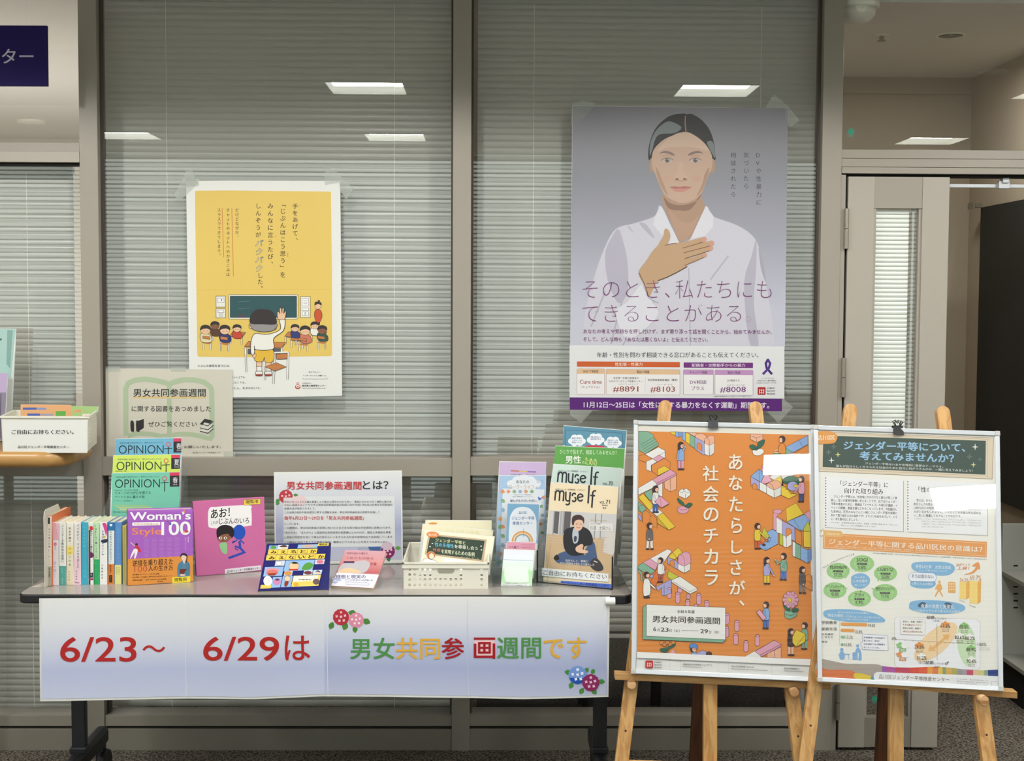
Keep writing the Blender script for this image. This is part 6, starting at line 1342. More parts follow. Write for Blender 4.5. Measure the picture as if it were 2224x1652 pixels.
OG = C(226, 140, 58); GN = C(130, 178, 150); PK = C(226, 162, 184); YE = C(232, 200, 52); BU = C(140, 176, 224); LV = C(172, 168, 216); PE = C(240, 180, 148); WH = C(238, 236, 232); LM = C(198, 200, 60); DG = C(40, 100, 76); BK = C(60, 32, 30); SKn = C(240, 190, 160)
def art_orange(a):
    # ---- upper part
    a.at(1340, 850, 4.7196)
    a.poly([(214, 352), (1966, 392), (1995, 1700), (200, 1700)], C(232, 226, 214), 0)
    a.at(0, 0, 1)
    a.poly([(1387, 936), (1755.5, 944), (1764.5, 1432), (1383.5, 1415)], OG, 1)
    a.poly([(1383.5, 1415), (1764.5, 1432), (1766.5, 1478), (1381, 1461)], C(240, 238, 236), 1)
    a.at(1340, 850, 4.7196)
    def pl(p, c, l=3, w_=3.2): a.poly(p, c, l); a.line(list(p)+[p[0]], w_, BK, l+1)
    def arch(x, y, w_, h, c, l=6, sk=.55): 
        n = 8; pts = [(x, y+h)]+[(x+w_/2-w_/2*math.cos(PI*i/n), y-w_/2*math.sin(PI*i/n)+(w_/2)*(1-math.cos(PI*i/n))*sk*.6) for i in range(n+1)]+[(x+w_, y+h+w_*sk)]
        a.poly(pts, c, l); a.line(pts, 3, BK, l+1)
    # stairs top left
    pl([(222, 408), (318, 408), (380, 450), (378, 480), (402, 492), (400, 515), (425, 525), (425, 552), (290, 640), (222, 600)], GN)
    for i in range(5): a.line([(240+i*13, 545+i*24), (378+i*12, 468+i*22)], 3, BK, 5)
    pl([(293, 640), (425, 570), (492, 605), (492, 680), (372, 690), (293, 650)], WH, 5); a.line([(430, 655), (492, 620)], 3, BK, 7)
    pl([(222, 660), (290, 645), (365, 690), (300, 730), (222, 700)], OG, 4); pl([(300, 718), (365, 690), (410, 720), (350, 756), (350, 820), (300, 800)], WH, 5)
    pl([(365, 690), (430, 650), (485, 680), (415, 722)], PK, 6); pl([(355, 755), (485, 685), (545, 722), (540, 830), (418, 862), (355, 815)], OG, 5); pl([(415, 795), (485, 762), (545, 800), (418, 862)], YE, 7)
    # bridge left
    pl([(218, 990), (360, 905), (405, 935), (405, 970), (218, 1060)], WH, 6); pl([(360, 905), (545, 800), (608, 838), (405, 940)], PK, 7); pl([(405, 940), (608, 838), (606, 860), (405, 965)], C(214, 146, 170), 8)
    pl([(485, 925), (545, 890), (608, 860), (608, 1000), (548, 1028), (488, 990)], PE, 5); a.line([(545, 895), (548, 1028)], 3, BK, 9); pl([(280, 1035), (360, 1000), (362, 1110), (330, 1110), (290, 1060)], GN, 5); pl([(420, 960), (466, 935), (466, 1080), (420, 1060)], WH, 5)
    pl([(218, 1085), (268, 1045), (385, 1180), (330, 1215)], YE, 9); pl([(218, 1120), (262, 1170), (250, 1240), (218, 1220)], GN, 6); pl([(218, 1190), (262, 1160), (300, 1200), (255, 1250)], GN, 7)
    pl([(330, 1215), (385, 1180), (470, 1240), (410, 1280)], WH, 9); pl([(410, 1280), (470, 1242), (598, 1385), (530, 1420)], YE, 9); pl([(410, 1280), (530, 1420), (412, 1350)], C(206, 172, 50), 8)
    arch(262, 1250, 80, 90, OG, 7); arch(336, 1300, 74, 60, OG, 8); pl([(218, 1255), (250, 1275), (258, 1330), (240, 1320), (218, 1290)], LV, 7)
    # arches at top
    pl([(552, 412), (600, 412), (600, 455), (552, 430)], YE, 4); pl([(600, 412), (630, 414), (630, 472), (600, 456)], BU, 4); pl([(630, 414), (670, 416), (668, 455), (630, 470)], C(120, 160, 210), 4)
    pl([(670, 418), (702, 420), (702, 512), (670, 494)], BU, 5); pl([(702, 422), (748, 430), (748, 545), (702, 515)], YE, 5); pl([(748, 440), (798, 465), (798, 582), (748, 555)], GN, 5); pl([(798, 465), (895, 515), (898, 655), (870, 640), (798, 590)], LV, 5)
    arch(820, 545, 50, 45, OG, 9, .5); pl([(705, 418), (800, 422), (860, 455), (800, 462), (750, 438)], PE, 4)
    a.blob([(800, 462), (820, 438), (862, 430), (905, 448), (918, 480), (895, 512), (870, 505)], PE, 6, 5, line=3); pl([(895, 520), (945, 545), (945, 662), (898, 640)], WH, 6); pl([(945, 548), (998, 520), (998, 630), (948, 662)], C(226, 224, 220), 6)
    a.blob([(898, 520), (902, 490), (930, 465), (965, 450), (992, 460), (996, 520), (946, 548)], PE, 7, 5, line=3); arch(898, 495, 48, 40, PE, 9)
    # tulip right top and left
    def tulip(x, y, c, pot):
        pl([(x-50, y-20), (x-10, y-45), (x, y-30), (x+30, y-50), (x+75, y-10), (x+72, y+20), (x+25, y+60), (x-45, y+30)], c, 6); a.line([(x-50, y-20), (x-15, y), (x+10, y-20), (x+40, y), (x+75, y-10)], 3, BK, 8); a.line([(x+20, y+10), (x+22, y+58)], 3, BK, 8)
        a.blob([(x-60, y+50), (x-30, y+70), (x+10, y+110), (x+20, y+140), (x-20, y+120), (x-55, y+90)], DG, 6, 4, line=3); a.blob([(x+95, y+115), (x+60, y+100), (x+25, y+125), (x+20, y+145), (x+60, y+150)], DG, 6, 4, line=3)
        a.blob([(x-58, y+150), (x-10, y+135), (x+50, y+148), (x+55, y+180), (x+10, y+212), (x-40, y+205), (x-60, y+180)], pot, 5, 5, line=3); a.line([(x-58, y+155), (x-20, y+172), (x+25, y+172), (x+53, y+155)], 3, BK, 7)
    tulip(680, 1040, WH, PK)
    pl([(1365, 436), (1495, 440), (1492, 500), (1425, 520), (1368, 490)], PE, 6); a.line([(1370, 455), (1430, 475), (1492, 455)], 3, BK, 8); a.line([(1430, 475), (1428, 520)], 3, BK, 8)
    a.blob([(1358, 555), (1395, 545), (1435, 570), (1440, 600), (1395, 600), (1370, 585)], DG, 6, 4, line=3); a.blob([(1512, 495), (1480, 500), (1440, 535), (1445, 590), (1490, 560), (1512, 520)], DG, 6, 4, line=3); a.blob([(1392, 600), (1445, 580), (1500, 598), (1500, 630), (1450, 657), (1400, 645)], WH, 5, 5, line=3)
    # right block town
    pl([(1722, 575), (1955, 450), (1958, 540), (1805, 625)], BU, 5); a.line([(1862, 500), (1902, 560)], 3, BK, 7); pl([(1602, 640), (1722, 575), (1805, 625), (1680, 695), (1602, 655)], GN, 5); pl([(1690, 710), (1820, 630), (1960, 545), (1962, 700), (1850, 760)], OG, 4); pl([(1640, 690), (1800, 620), (1880, 670), (1740, 760)], PK, 5)
    pl([(1512, 730), (1580, 668), (1648, 720), (1585, 775)], WH, 6); pl([(1545, 755), (1585, 775), (1585, 835), (1548, 815)], GN, 7); pl([(1560, 880), (1700, 760), (1962, 700), (1965, 800), (1640, 920)], C(226, 224, 222), 4); 
    pl([(1370, 870), (1455, 795), (1515, 840), (1475, 930)], BU, 6); a.line([(1455, 798), (1460, 930)], 3, BK, 9); pl([(1372, 872), (1460, 925), (1460, 1010), (1372, 958)], LV, 6); arch(1388, 960, 48, 30, OG, 9, .4)
    a.rrect(1478, 758, 1540, 850, 14, PK, 6, ln=3); a.ell(1509, 770, 31, 16, PK, 8, ln=3); pl([(1530, 820), (1590, 920), (1510, 948), (1475, 930)], PK, 9)
    pl([(1462, 925), (1532, 962), (1532, 1045), (1462, 1008)], WH, 7); pl([(1532, 962), (1608, 1005), (1610, 1090), (1535, 1050)], WH, 7); pl([(1608, 1005), (1680, 970), (1680, 1060), (1612, 1092)], C(228, 226, 222), 7); a.blob([(1535, 962), (1555, 935), (1600, 915), (1650, 915), (1678, 945), (1680, 970), (1608, 1006)], PE, 9, 5, line=3); a.line([(1555, 940), (1590, 960), (1608, 1004)], 3, BK, 11)
    pl([(1600, 910), (1680, 865), (1700, 960), (1660, 930)], YE, 6); pl([(1680, 960), (1720, 975), (1735, 1000), (1760, 1010), (1775, 1040), (1800, 1045), (1850, 1055), (1760, 1100), (1682, 1060)], YE, 8)
    for i in range(4): a.line([(1700+i*26, 985+i*22), (1742+i*26, 968+i*22)], 3, BK, 10)
    a.blob([(1705, 900), (1760, 868), (1850, 880), (1880, 930), (1840, 960), (1760, 950), (1710, 940)], DG, 10, 5, line=3); a.ell(1800, 970, 55, 48, LV, 11, ln=3); a.ell(1835, 968, 26, 16, YE, 13, ln=3); a.blob([(1690, 870), (1705, 960), (1690, 965), (1688, 900)], BK, 9)
    # house
    a.rrect(1600, 1215, 1690, 1420, 20, PK, 5, ln=3); a.ell(1645, 1228, 45, 22, PK, 7, ln=3)
    pl([(1730, 1200), (1835, 1140), (1910, 1255), (1740, 1335)], YE, 7); pl([(1635, 1280), (1730, 1200), (1740, 1335)], OG, 8); pl([(1740, 1335), (1945, 1250), (1980, 1340), (1890, 1432), (1820, 1390)], BU, 7); a.line([(1800, 1300), (1890, 1430)], 3, BK, 9)
    pl([(1632, 1290), (1692, 1325), (1692, 1470), (1632, 1440)], WH, 9); pl([(1692, 1325), (1820, 1390), (1825, 1535), (1692, 1470)], LV, 9); arch(1732, 1420, 56, 90, OG, 12, .5); pl([(1665, 1450), (1700, 1470), (1702, 1585), (1665, 1565)], LM, 12); pl([(1700, 1470), (1735, 1488), (1738, 1600), (1702, 1585)], WH, 12); pl([(1735, 1488), (1788, 1455), (1790, 1570), (1738, 1600)], WH, 12)
    pl([(1822, 1405), (1890, 1440), (1895, 1580), (1828, 1545)], OG, 11); pl([(1910, 1430), (1982, 1430), (1985, 1600), (1912, 1590)], YE, 11); pl([(1908, 1410), (1955, 1325), (1982, 1400), (1980, 1432), (1912, 1432)], LM, 12); pl([(1920, 1250), (1980, 1218), (1982, 1330), (1950, 1290)], PK, 8)
    pl([(1505, 1460), (1590, 1410), (1650, 1445), (1650, 1560), (1520, 1630), (1450, 1590), (1455, 1560), (1495, 1570), (1510, 1540), (1548, 1545), (1550, 1500), (1580, 1500)], BU, 7); a.line([(1505, 1520), (1560, 1545), (1580, 1500)], 3, BK, 9); a.line([(1520, 1600), (1522, 1628)], 3, BK, 9)
    pl([(1480, 1470), (1505, 1390), (1560, 1480), (1545, 1510)], LM, 10)
    pl([(1798, 1535), (1830, 1550), (1830, 1700), (1798, 1680)], WH, 12); pl([(1830, 1550), (1880, 1580), (1880, 1720), (1832, 1700)], GN, 12); pl([(1880, 1590), (1955, 1625), (1955, 1760), (1880, 1720)], BU, 12); pl([(1955, 1625), (1988, 1610), (1990, 1720), (1958, 1760)], C(110, 150, 204), 12)
    # people
    def person(x, y, top, leg, s=1.0, hair=BK, face=1, arms=(), lg=None, long=0, lean=0):
        L0 = 14; H = 300*s
        hx, hy = x+lean, y+32*s
        a.ell(hx, hy, 33*s, 36*s, hair, L0+2, ln=2); a.blob([(hx+face*2*s, hy-6*s), (hx+face*30*s, hy-10*s), (hx+face*28*s, hy+22*s), (hx+face*8*s, hy+32*s), (hx-face*6*s, hy+14*s)], SKn, L0+4, 4, line=2)
        if long: a.blob([(hx-face*30*s, hy-10*s), (hx-face*6*s, hy+5*s), (hx-face*8*s, hy+50*s*long), (hx-face*30*s, hy+70*s*long)], hair, L0+3)
        for dx in (-18*s, 14*s):
            a.poly([(x+dx-14*s, y+175*s), (x+dx+16*s, y+175*s), (x+dx+13*s+(lg or 0)*dx*.5, y+275*s), (x+dx-11*s+(lg or 0)*dx*.5, y+275*s)], leg, L0); a.line([(x+dx-14*s, y+175*s), (x+dx-11*s+(lg or 0)*dx*.5, y+275*s)], 2, BK, L0+1); a.ell(x+dx+4*face*s+(lg or 0)*dx*.5, y+282*s, 20*s, 10*s, BK, L0+1)
        a.blob([(x-28*s, y+80*s), (x, y+70*s), (x+28*s, y+80*s), (x+34*s, y+130*s), (x+28*s, y+190*s), (x-28*s, y+190*s), (x-36*s, y+130*s)], top, L0+2, 4, line=3)
        for ar in arms: a.line([(x+ar[0]*s, y+ar[1]*s), (x+ar[2]*s, y+ar[3]*s)], 20*s, BK, L0+5); a.line([(x+ar[0]*s, y+ar[1]*s), (x+ar[2]*s, y+ar[3]*s)], 15*s, top, L0+6); a.ell(x+ar[2]*s, y+ar[3]*s, 10*s, 9*s, SKn, L0+7, ln=2)
    person(655, 520, BU, PK, .98, arms=((20, 90, 45, 50), (45, 50, 20, 35), (-25, 90, -35, 180)), long=.8)
    person(395, 968, WH, C(60, 100, 170), .95, arms=((-20, 95, 0, 170),), long=.5); pl([(388, 1130), (440, 1070), (455, 1192)], PK, 24); pl([(440, 1070), (535, 1148), (455, 1192)], PK, 24)
    person(335, 1345, C(110, 104, 106), WH, .95, arms=((10, 90, -5, 175),), lg=1)
    # seated person, top right
    a.ell(1692, 488, 33, 36, BK, 16); a.blob([(1665, 480), (1690, 480), (1692, 520), (1668, 518)], SKn, 18, 3); a.blob([(1660, 560), (1685, 530), (1715, 545), (1728, 600), (1720, 640), (1660, 635), (1655, 600)], OG, 18, 4, line=3); a.line([(1655, 628), (1615, 625)], 14, SKn, 17); a.line([(1660, 600), (1620, 605)], 10, SKn, 17)
    person(1890, 868, PK, C(60, 70, 120), .92, face=-1, arms=((-15, 100, -75, 180), (-20, 90, -40, 130)))
    person(1440, 1350, YE, C(206, 90, 50), .92, arms=((20, 95, 100, 170),)); a.line([(1455, 1530), (1500, 1565)], 26, C(206, 90, 50), 15); a.ell(1505, 1572, 18, 12, BK, 16)
    # ---- lower part
    a.at(1340, 1180, 4.8348)
    pl([(345, 160), (530, 58), (575, 78), (530, 140), (470, 230), (430, 215)], WH, 4); pl([(272, 200), (345, 158), (432, 215), (400, 285)], PK, 5); pl([(220, 235), (272, 200), (400, 280), (365, 320), (300, 310), (222, 265)], GN, 5); pl([(220, 265), (262, 300), (270, 390), (250, 390), (245, 320), (220, 290)], GN, 6)
    pl([(535, 140), (645, 40), (690, 100), (600, 170)], YE, 7); a.line([(575, 85), (640, 165)], 3, BK, 9); pl([(535, 140), (640, 195), (640, 272), (535, 215)], LV, 6); arch(555, 195, 50, 30, OG, 9, .4)
    a.blob([(640, 210), (642, 140), (665, 105), (715, 88), (755, 98), (770, 140), (770, 200), (705, 240)], PK, 7, 5, line=3); arch(642, 145, 62, 80, PK, 9, .4); pl([(640, 212), (705, 240), (705, 310), (640, 272)], WH, 10); pl([(705, 240), (770, 205), (770, 275), (708, 310)], C(228, 226, 222), 10)
    pl([(540, 285), (645, 345), (580, 395), (530, 350)], LM, 6); pl([(572, 385), (660, 345), (842, 470), (840, 492), (768, 530), (572, 405)], WH, 10); a.line([(572, 390), (765, 505), (842, 470)], 3, BK, 12); a.line([(765, 505), (766, 530)], 3, BK, 12)
    pl([(410, 455), (570, 375), (570, 520), (495, 548), (470, 540), (470, 460), (425, 500)], LV, 7); a.line([(495, 430), (495, 548)], 3, BK, 9); pl([(340, 350), (365, 320), (410, 350), (380, 370)], LV, 6)
    pl([(432, 235), (502, 275), (400, 450), (350, 410)], C(222, 116, 44), 12); pl([(432, 235), (480, 215), (520, 255), (502, 275)], OG, 11)
    def rod(x, y, h): a.rrect(x-23, y, x+23, y+h, 18, PK, 5, ln=3); a.ell(x, y+14, 22, 12, PK, 7, ln=3)
    for x, y, h in ((660, 450, 70), (550, 460, 115), (638, 508, 118), (750, 530, 50), (858, 520, 120), (740, 585, 100), (942, 595, 80), (830, 635, 40), (1155, 730, 115), (1150, 865, 118), (1258, 803, 118), (1248, 942, 118), (1354, 1017, 120), (1473, 955, 120)): rod(x, y, h)
    person(458, 148, WH, C(170, 80, 60), .9, face=-1, arms=((30, 90, 40, 190),)); person(310, 298, WH, C(50, 60, 120), .95, face=1, arms=((20, 110, 95, 185),)); a.blob([(280, 395), (310, 370), (345, 400), (350, 520), (320, 545), (278, 540)], WH, 20, 4, line=3)
    # sign panel
    pl([(272, 668), (306, 640), (1138, 672), (1140, 1010), (1110, 1040), (270, 1005)], GN, 20); a.poly([(310, 640), (1138, 672), (1138, 1008), (308, 972)], C(240, 238, 234), 22); a.line([(310, 640), (1138, 672), (1138, 1008), (308, 972), (310, 640)], 3, BK, 23)
    K3 = C(50, 36, 36)
    a.text('令和８年度', 628, 696, 816, 732, K3, .02, sl=.02, l=25); a.text('男女共同参画週間', 372, 754, 1080, 826, K3, .02, sl=.032, l=25)
    a.text('6', 380, 876, 412, 920, K3, .03, l=25); a.text('月', 422, 892, 446, 922, K3, .02, l=25); a.text('23', 458, 880, 542, 924, K3, .03, l=25, sl=.03); a.text('日（火）', 550, 896, 656, 928, K3, .01, l=25, sl=.03); a.line([(678, 912), (850, 918), (842, 910)], 3, K3, 25); a.text('29', 874, 896, 955, 942, K3, .03, l=25, sl=.03); a.text('日（月）', 966, 914, 1070, 946, K3, .01, l=25, sl=.03)
    person(1572, 145, LV, YE, .98, face=1, arms=((20, 95, 75, 195),), long=.9); person(1750, 102, GN, C(70, 120, 200), .98, face=-1, arms=((-20, 90, -65, 110), (-65, 110, -90, 70), (20, 100, -10, 165)), lg=.5); person(1945, 243, C(96, 84, 82), C(130, 120, 120), .98, arms=((-10, 100, 10, 190),), long=.5, lg=.6)
    pl([(1955, 355), (2010, 322), (2044, 340), (2046, 420), (1960, 375)], OG, 13); pl([(1960, 375), (2046, 420), (2046, 495), (1962, 450)], OG, 13)
    person(1565, 612, BU, C(60, 110, 190), .98, face=-1, arms=((-15, 95, -10, 185),)); a.line([(1485, 712), (1545, 790)], 46, BK, 24); a.line([(1486, 714), (1544, 788)], 40, PK, 25)
    for k in range(10):
        an = k*PI/5; a.ell(1822+58*math.cos(an), 590+58*math.sin(an)*1.1, 28, 26, PK, 14, ln=3)
    a.ell(1822, 590, 44, 46, PK, 17); a.ell(1812, 595, 18, 28, YE, 18, rot=-.4, ln=3); a.blob([(1745, 615), (1790, 650), (1820, 710), (1775, 700), (1750, 660)], DG, 12, 4, line=3); a.blob([(1908, 690), (1870, 675), (1830, 700), (1850, 725), (1890, 715)], DG, 12, 4, line=3); a.blob([(1760, 740), (1762, 705), (1820, 690), (1880, 708), (1880, 760), (1820, 790), (1765, 775)], GN, 11, 5, line=3); a.line([(1760, 735), (1820, 758), (1880, 732)], 3, BK, 13)
    pl([(1335, 1190), (1650, 1015), (1722, 1055), (1508, 1198)], WH, 4); pl([(1448, 1132), (1650, 1015), (1722, 1055), (1500, 1170)], PK, 6); pl([(1500, 1170), (1722, 1055), (1722, 1078), (1512, 1192)], C(214, 146, 170), 8); pl([(1575, 1160), (1590, 1150), (1720, 1085), (1724, 1202), (1575, 1198)], PE, 7); a.line([(1652, 1120), (1656, 1200)], 3, BK, 10)
    a.poly([(1330, 1192), (2050, 1214), (2050, 1250), (1320, 1225)], C(240, 238, 236), 26)
    person(1825, 893, C(70, 48, 46), SKn, .98, face=1, long=1.6); person(1970, 828, GN, GN, .98, face=-1); pl([(1840, 975), (1880, 905), (1980, 950), (1975, 1030), (1880, 1085), (1840, 1040)], YE, 24); a.line([(1978, 952), (1905, 1040)], 3, BK, 27); a.line([(1905, 1040), (1880, 1085)], 3, BK, 27)
    for k in range(5): a.ell(470+k*30, 1040+(k % 2)*18, 24, 22, OG, 12, ln=3)
    a.blob([(615, 1045), (600, 1080), (545, 1110), (520, 1145), (470, 1135), (452, 1105), (500, 1095), (560, 1075)], DG, 14, 5, line=3); a.blob([(560, 1150), (580, 1115), (602, 1130), (600, 1152)], PK, 13, 4)
    a.ell(802, 1110, 34, 34, BK, 14); a.ell(812, 1112, 24, 26, SKn, 16, ln=2); a.blob([(760, 1090), (775, 1055), (820, 1050), (846, 1080), (838, 1098), (800, 1095)], C(90, 140, 210), 17, 4, line=3); a.line([(800, 1108), (845, 1112)], 4, BK, 18); pl([(782, 1165), (795, 1130), (830, 1142), (870, 1165)], BU, 13); pl([(820, 1165), (905, 1115), (965, 1160), (960, 1172)], LV, 15); a.ell(965, 1160, 34, 28, BK, 17)
    a.at(0, 0, 1); a.poly([(1383.5, 1415.2), (1764.5, 1432.2), (1766, 1445), (1383, 1428)], C(240, 238, 236), 28)
    a.at(1340, 1180, 4.8348)
    a.rrect(298, 1228, 378, 1308, 12, C(186, 40, 38), 30)
    for x in (318, 338, 358): a.line([(x, 1250), (x, 1292)], 6, C(246, 226, 220), 32)
    a.ell(328, 1272, 11, 13, C(186, 40, 38), 31, ln=4, lc=C(246, 226, 220)); a.ell(350, 1272, 11, 13, C(186, 40, 38), 31, ln=4, lc=C(246, 226, 220))
    for s_, y in (('内閣府', 1238), ('男女共同', 1266), ('参画局', 1294)): a.text(s_, 392, y, 468, y+16, K3, .02, l=30)
    a.text('男女の力を活かせる社会へ', 300, 1202, 466, 1212, C(150, 140, 140), l=30)
    for x0, y0, s_, u_ in ((690, 1256, '内閣府男女共同参画局 ウェブサイト', 'https://www.gender.go.jp'), (1198, 1278, '男女共同参画局 Facebook', 'https://www.facebook.com/danjokyodosankaku'), (1752, 1300, '男女共同参画局 X', 'https://x.com/danjokyodo')):
        w_ = {690: 312, 1198: 240, 1752: 165}[x0]; w3 = {690: 200, 1198: 380, 1752: 205}[x0]
        a.text(s_, x0, y0, x0+w_, y0+20, K3, .02, l=30, sl=.03); a.text(u_, x0, y0+28, x0+w3, y0+44, C(100, 94, 94), .01, l=30, sl=.05)
    for x0, y0 in ((555, 1215), (1062, 1236), (1622, 1262)): a.line([(x0, y0), (x0+112, y0+4), (x0+110, y0+118), (x0, y0+112), (x0, y0)], 2, C(190, 186, 184), 30)
    # big lettering
    CR_ = C(244, 236, 218)
    for ch, x, y in (('社', 958, 838), ('会', 960, 1052), ('の', 963, 1262), ('チ', 962, 1478)):
        pass
    a.at(1340, 850, 4.7196)
    for ch, x0, y0, x1, y1 in (('社', 876, 760, 1040, 918), ('会', 880, 970, 1040, 1132), ('の', 886, 1190, 1040, 1332), ('チ', 888, 1402, 1036, 1552), ('あ', 1145, 645, 1284, 803), ('な', 1146, 860, 1284, 1012), ('た', 1150, 1078, 1286, 1232), ('ら', 1168, 1292, 1280, 1450)): a.text(ch, x0, y0, x1, y1, CR_, .022, l=18, res=4)
    a.at(1340, 1180, 4.8348)
    for ch, x0, y0, x1, y1 in (('カ', 915, 55, 1062, 215), ('ラ', 920, 280, 1060, 438), ('し', 1198, -30, 1318, 108), ('さ', 1190, 170, 1308, 330), ('が', 1178, 388, 1345, 535), ('、', 1282, 595, 1338, 655)): a.text(ch, x0, y0, x1, y1, CR_, .022, l=18, res=4)
b1, a1, V1 = board('white framed board with the orange poster of isometric blocks, on the left easel', [(1376.4, 913), (1769.5, 923.5), (1777, 1480), (1371, 1462)], (-.655, -.70, -.898, -.85), art_orange)
def art_white(a):
    a.at(0, 0, 1)
    a.poly([(1776, 932), (2163, 947), (2170, 1497), (1779, 1479)], C(240, 238, 230), 0)
    a.at(1750, 860, 4.692)
    # chalkboard header
    a.poly([(112, 365), (1912, 425), (1900, 845), (112, 765)], C(222, 208, 184), 2); a.line([(112, 365), (1912, 425), (1900, 845), (112, 765), (112, 365)], 5, C(160, 140, 120), 3)
    a.line([(150, 380), (1870, 440)], 3, C(180, 160, 140), 3); a.line([(140, 740), (1850, 815)], 3, C(180, 160, 140), 3); a.line([(1855, 450), (1850, 830)], 3, C(170, 150, 130), 3)
    a.poly([(178, 402), (1835, 455), (1830, 800), (172, 722)], C(62, 82, 74), 4)
    LB = C(156, 198, 232)
    a.text('ジェンダー平等について、', 385, 455, 1625, 545, LB, .035, l=7, sl=.02); a.text('考えてみませんか？', 548, 560, 1510, 650, LB, .035, l=7, sl=.03)
    a.text('ジェンダー平等はいまや世界的に重要なテーマです。', 605, 672, 1400, 696, C(226, 228, 222), .02, l=7, sl=.045); a.text('誰もが自分らしく生きられる社会のために自分に何ができるのか、一緒に考えてみましょう！', 308, 698, 1700, 724, C(226, 228, 222), .02, l=7, sl=.036)
    def star(x, y, r, c, l=7, o_=0):
        p = []
        for k in range(8):
            rr = r if k % 2 == 0 else r*.25; p.append((x+rr*math.cos(k*PI/4), y+rr*math.sin(k*PI/4)))
        (a.line(p+[p[0]], 2.5, c, l) if o_ else a.poly(p, c, l))
    star(262, 655, 34, C(240, 240, 235)); star(328, 596, 30, C(236, 226, 140)); star(1725, 518, 36, C(240, 240, 235)); star(1708, 700, 30, C(236, 226, 140)); star(285, 515, 22, C(160, 176, 170), o_=1); star(232, 572, 24, C(160, 176, 170), o_=1); star(1668, 618, 26, C(150, 166, 160), o_=1); star(1775, 645, 20, C(140, 156, 150), o_=1)
    a.blob([(98, 400), (120, 368), (200, 355), (290, 372), (322, 410), (310, 455), (285, 480), (200, 488), (105, 482)], C(226, 156, 76), 8); a.text('品川区', 108, 402, 300, 452, C(250, 240, 220), .02, l=10, sl=-.02)
    # two note cards
    for q_ in ([(190, 818), (992, 855), (990, 1378), (186, 1334)], [(1030, 852), (1848, 890), (1850, 1418), (1026, 1380)]):
        a.poly([(x+8, y+8) for x, y in q_], C(196, 190, 184), 2); a.poly(q_, C(240, 240, 242), 3)
    for k in range(18): a.ell(203, 835+k*28.3, 7, 7, C(120, 120, 118), 5, n=8); a.ell(1040, 873+k*28.3, 7, 7, C(120, 120, 118), 5, n=8)
    T1 = C(86, 70, 70)
    a.text('「ジェンダー平等」に', 350, 862, 840, 918, T1, .01, l=6, sl=.03); a.text('向けた取り組み', 392, 934, 790, 992, T1, .01, l=6, sl=.03); a.text('「性の多様性」とは', 1148, 922, 1640, 978, T1, .01, l=6, sl=.03)
    for i, s_ in enumerate(('　ジェンダー平等とは、性別等にかかわりなく誰もが等しく参', '画し、互いの意見を尊重し合えることです。区ではジェンダー', '平等の推進のために、情報誌「マイセルフ」の発行や講座・イ', 'ベントの開催、相談支援などをおこなっています。今回施行し', 'た条例は、区民のみなさんと一緒にジェンダー平等の実現に', '向けて取り組むための指針です！よりよい社会をめざして、とも', 'に一歩を踏み出しましょう。')):
        a.text(s_.strip('　'), 258+(28 if i == 0 else 0), 1006+i*38.5, 932 if i < 6 else 535, 1034+i*38.5, C(96, 92, 94), .012, l=6, sl=.028)
    a.text('ジェンダー　生物学的な性別とは別に、社会的・文化的に形成された「女らしさ」', 258, 1278, 935, 1294, C(130, 126, 126), l=6, sl=.04); a.text('「男らしさ」といった性差のことをいいます。', 355, 1308, 718, 1324, C(130, 126, 126), l=6, sl=.04)
    for i, s_ in enumerate(('性には、からだの性だけでなく、こころの性や好きになる性、', '自分らしさの性など、さまざまなあり方があります。周りには', 'LGBTQなどの性的マイノリティ（性的少数者）の悩みをもつ', '人がいるかもしれません。一人ひとりが多様な性を認め合', 'い、互いに尊重して生きることが大切です。')):
        a.text(s_, 1100+(28 if i == 0 else 0), 1046+i*38.5, 1785 if i < 4 else 1585, 1074+i*38.5, C(96, 92, 94), .012, l=6, sl=.024)
    for i in range(4): a.text('「レズビアン」「ゲイ」「バイセクシュアル」「トランスジェンダー」「クエスチョニング」'[:42-(16 if i == 3 else 0)], 1100 if i == 0 else 1180, 1240+i*27, 1788 if i < 3 else 1400, 1256+i*27, C(140, 136, 136), l=6, sl=.03)
    # orange band
    a.poly([(178, 1392), (1846, 1484), (1842, 1642), (176, 1552)], C(232, 160, 92), 4); a.line([(190, 1410), (1832, 1500), (1830, 1628), (188, 1540), (190, 1410)], 3, C(248, 224, 196), 5)
    a.poly([(150, 1362), (360, 1376), (388, 1412), (350, 1440), (150, 1428)], C(232, 184, 116), 6); a.text('Check it!', 212, 1388, 342, 1412, C(250, 232, 200), .02, l=8, sl=.05); a.blob([(140, 1392), (160, 1380), (175, 1350), (182, 1380), (184, 1410), (158, 1424), (142, 1410)], C(240, 236, 226), 8, 4, line=2)
    a.text('ジェンダー平等に関する品川区民の意識は？', 234, 1450, 1800, 1512, C(252, 240, 226), .03, l=7, sl=.052); a.text('令和6（2024）年度に実施した「人権・ジェンダー平等に関わる区民意識調査」の結果から、品川区民のジェンダー平等に対する意識をピックアップしてみました！', 288, 1520, 1740, 1536, C(250, 232, 210), .01, l=7, sl=.052)
    a.at(1750, 1180, 3.5)
    a.text('【調査の概要】対象：品川区内在住の満18歳以上の男女3,000人、調査期間：令和6年9月〜10月、回収率38.4％', 512, 68, 1378, 78, C(120, 116, 110), l=6, sl=.055)
    GRN = C(160, 208, 136); BLc = C(134, 184, 222)
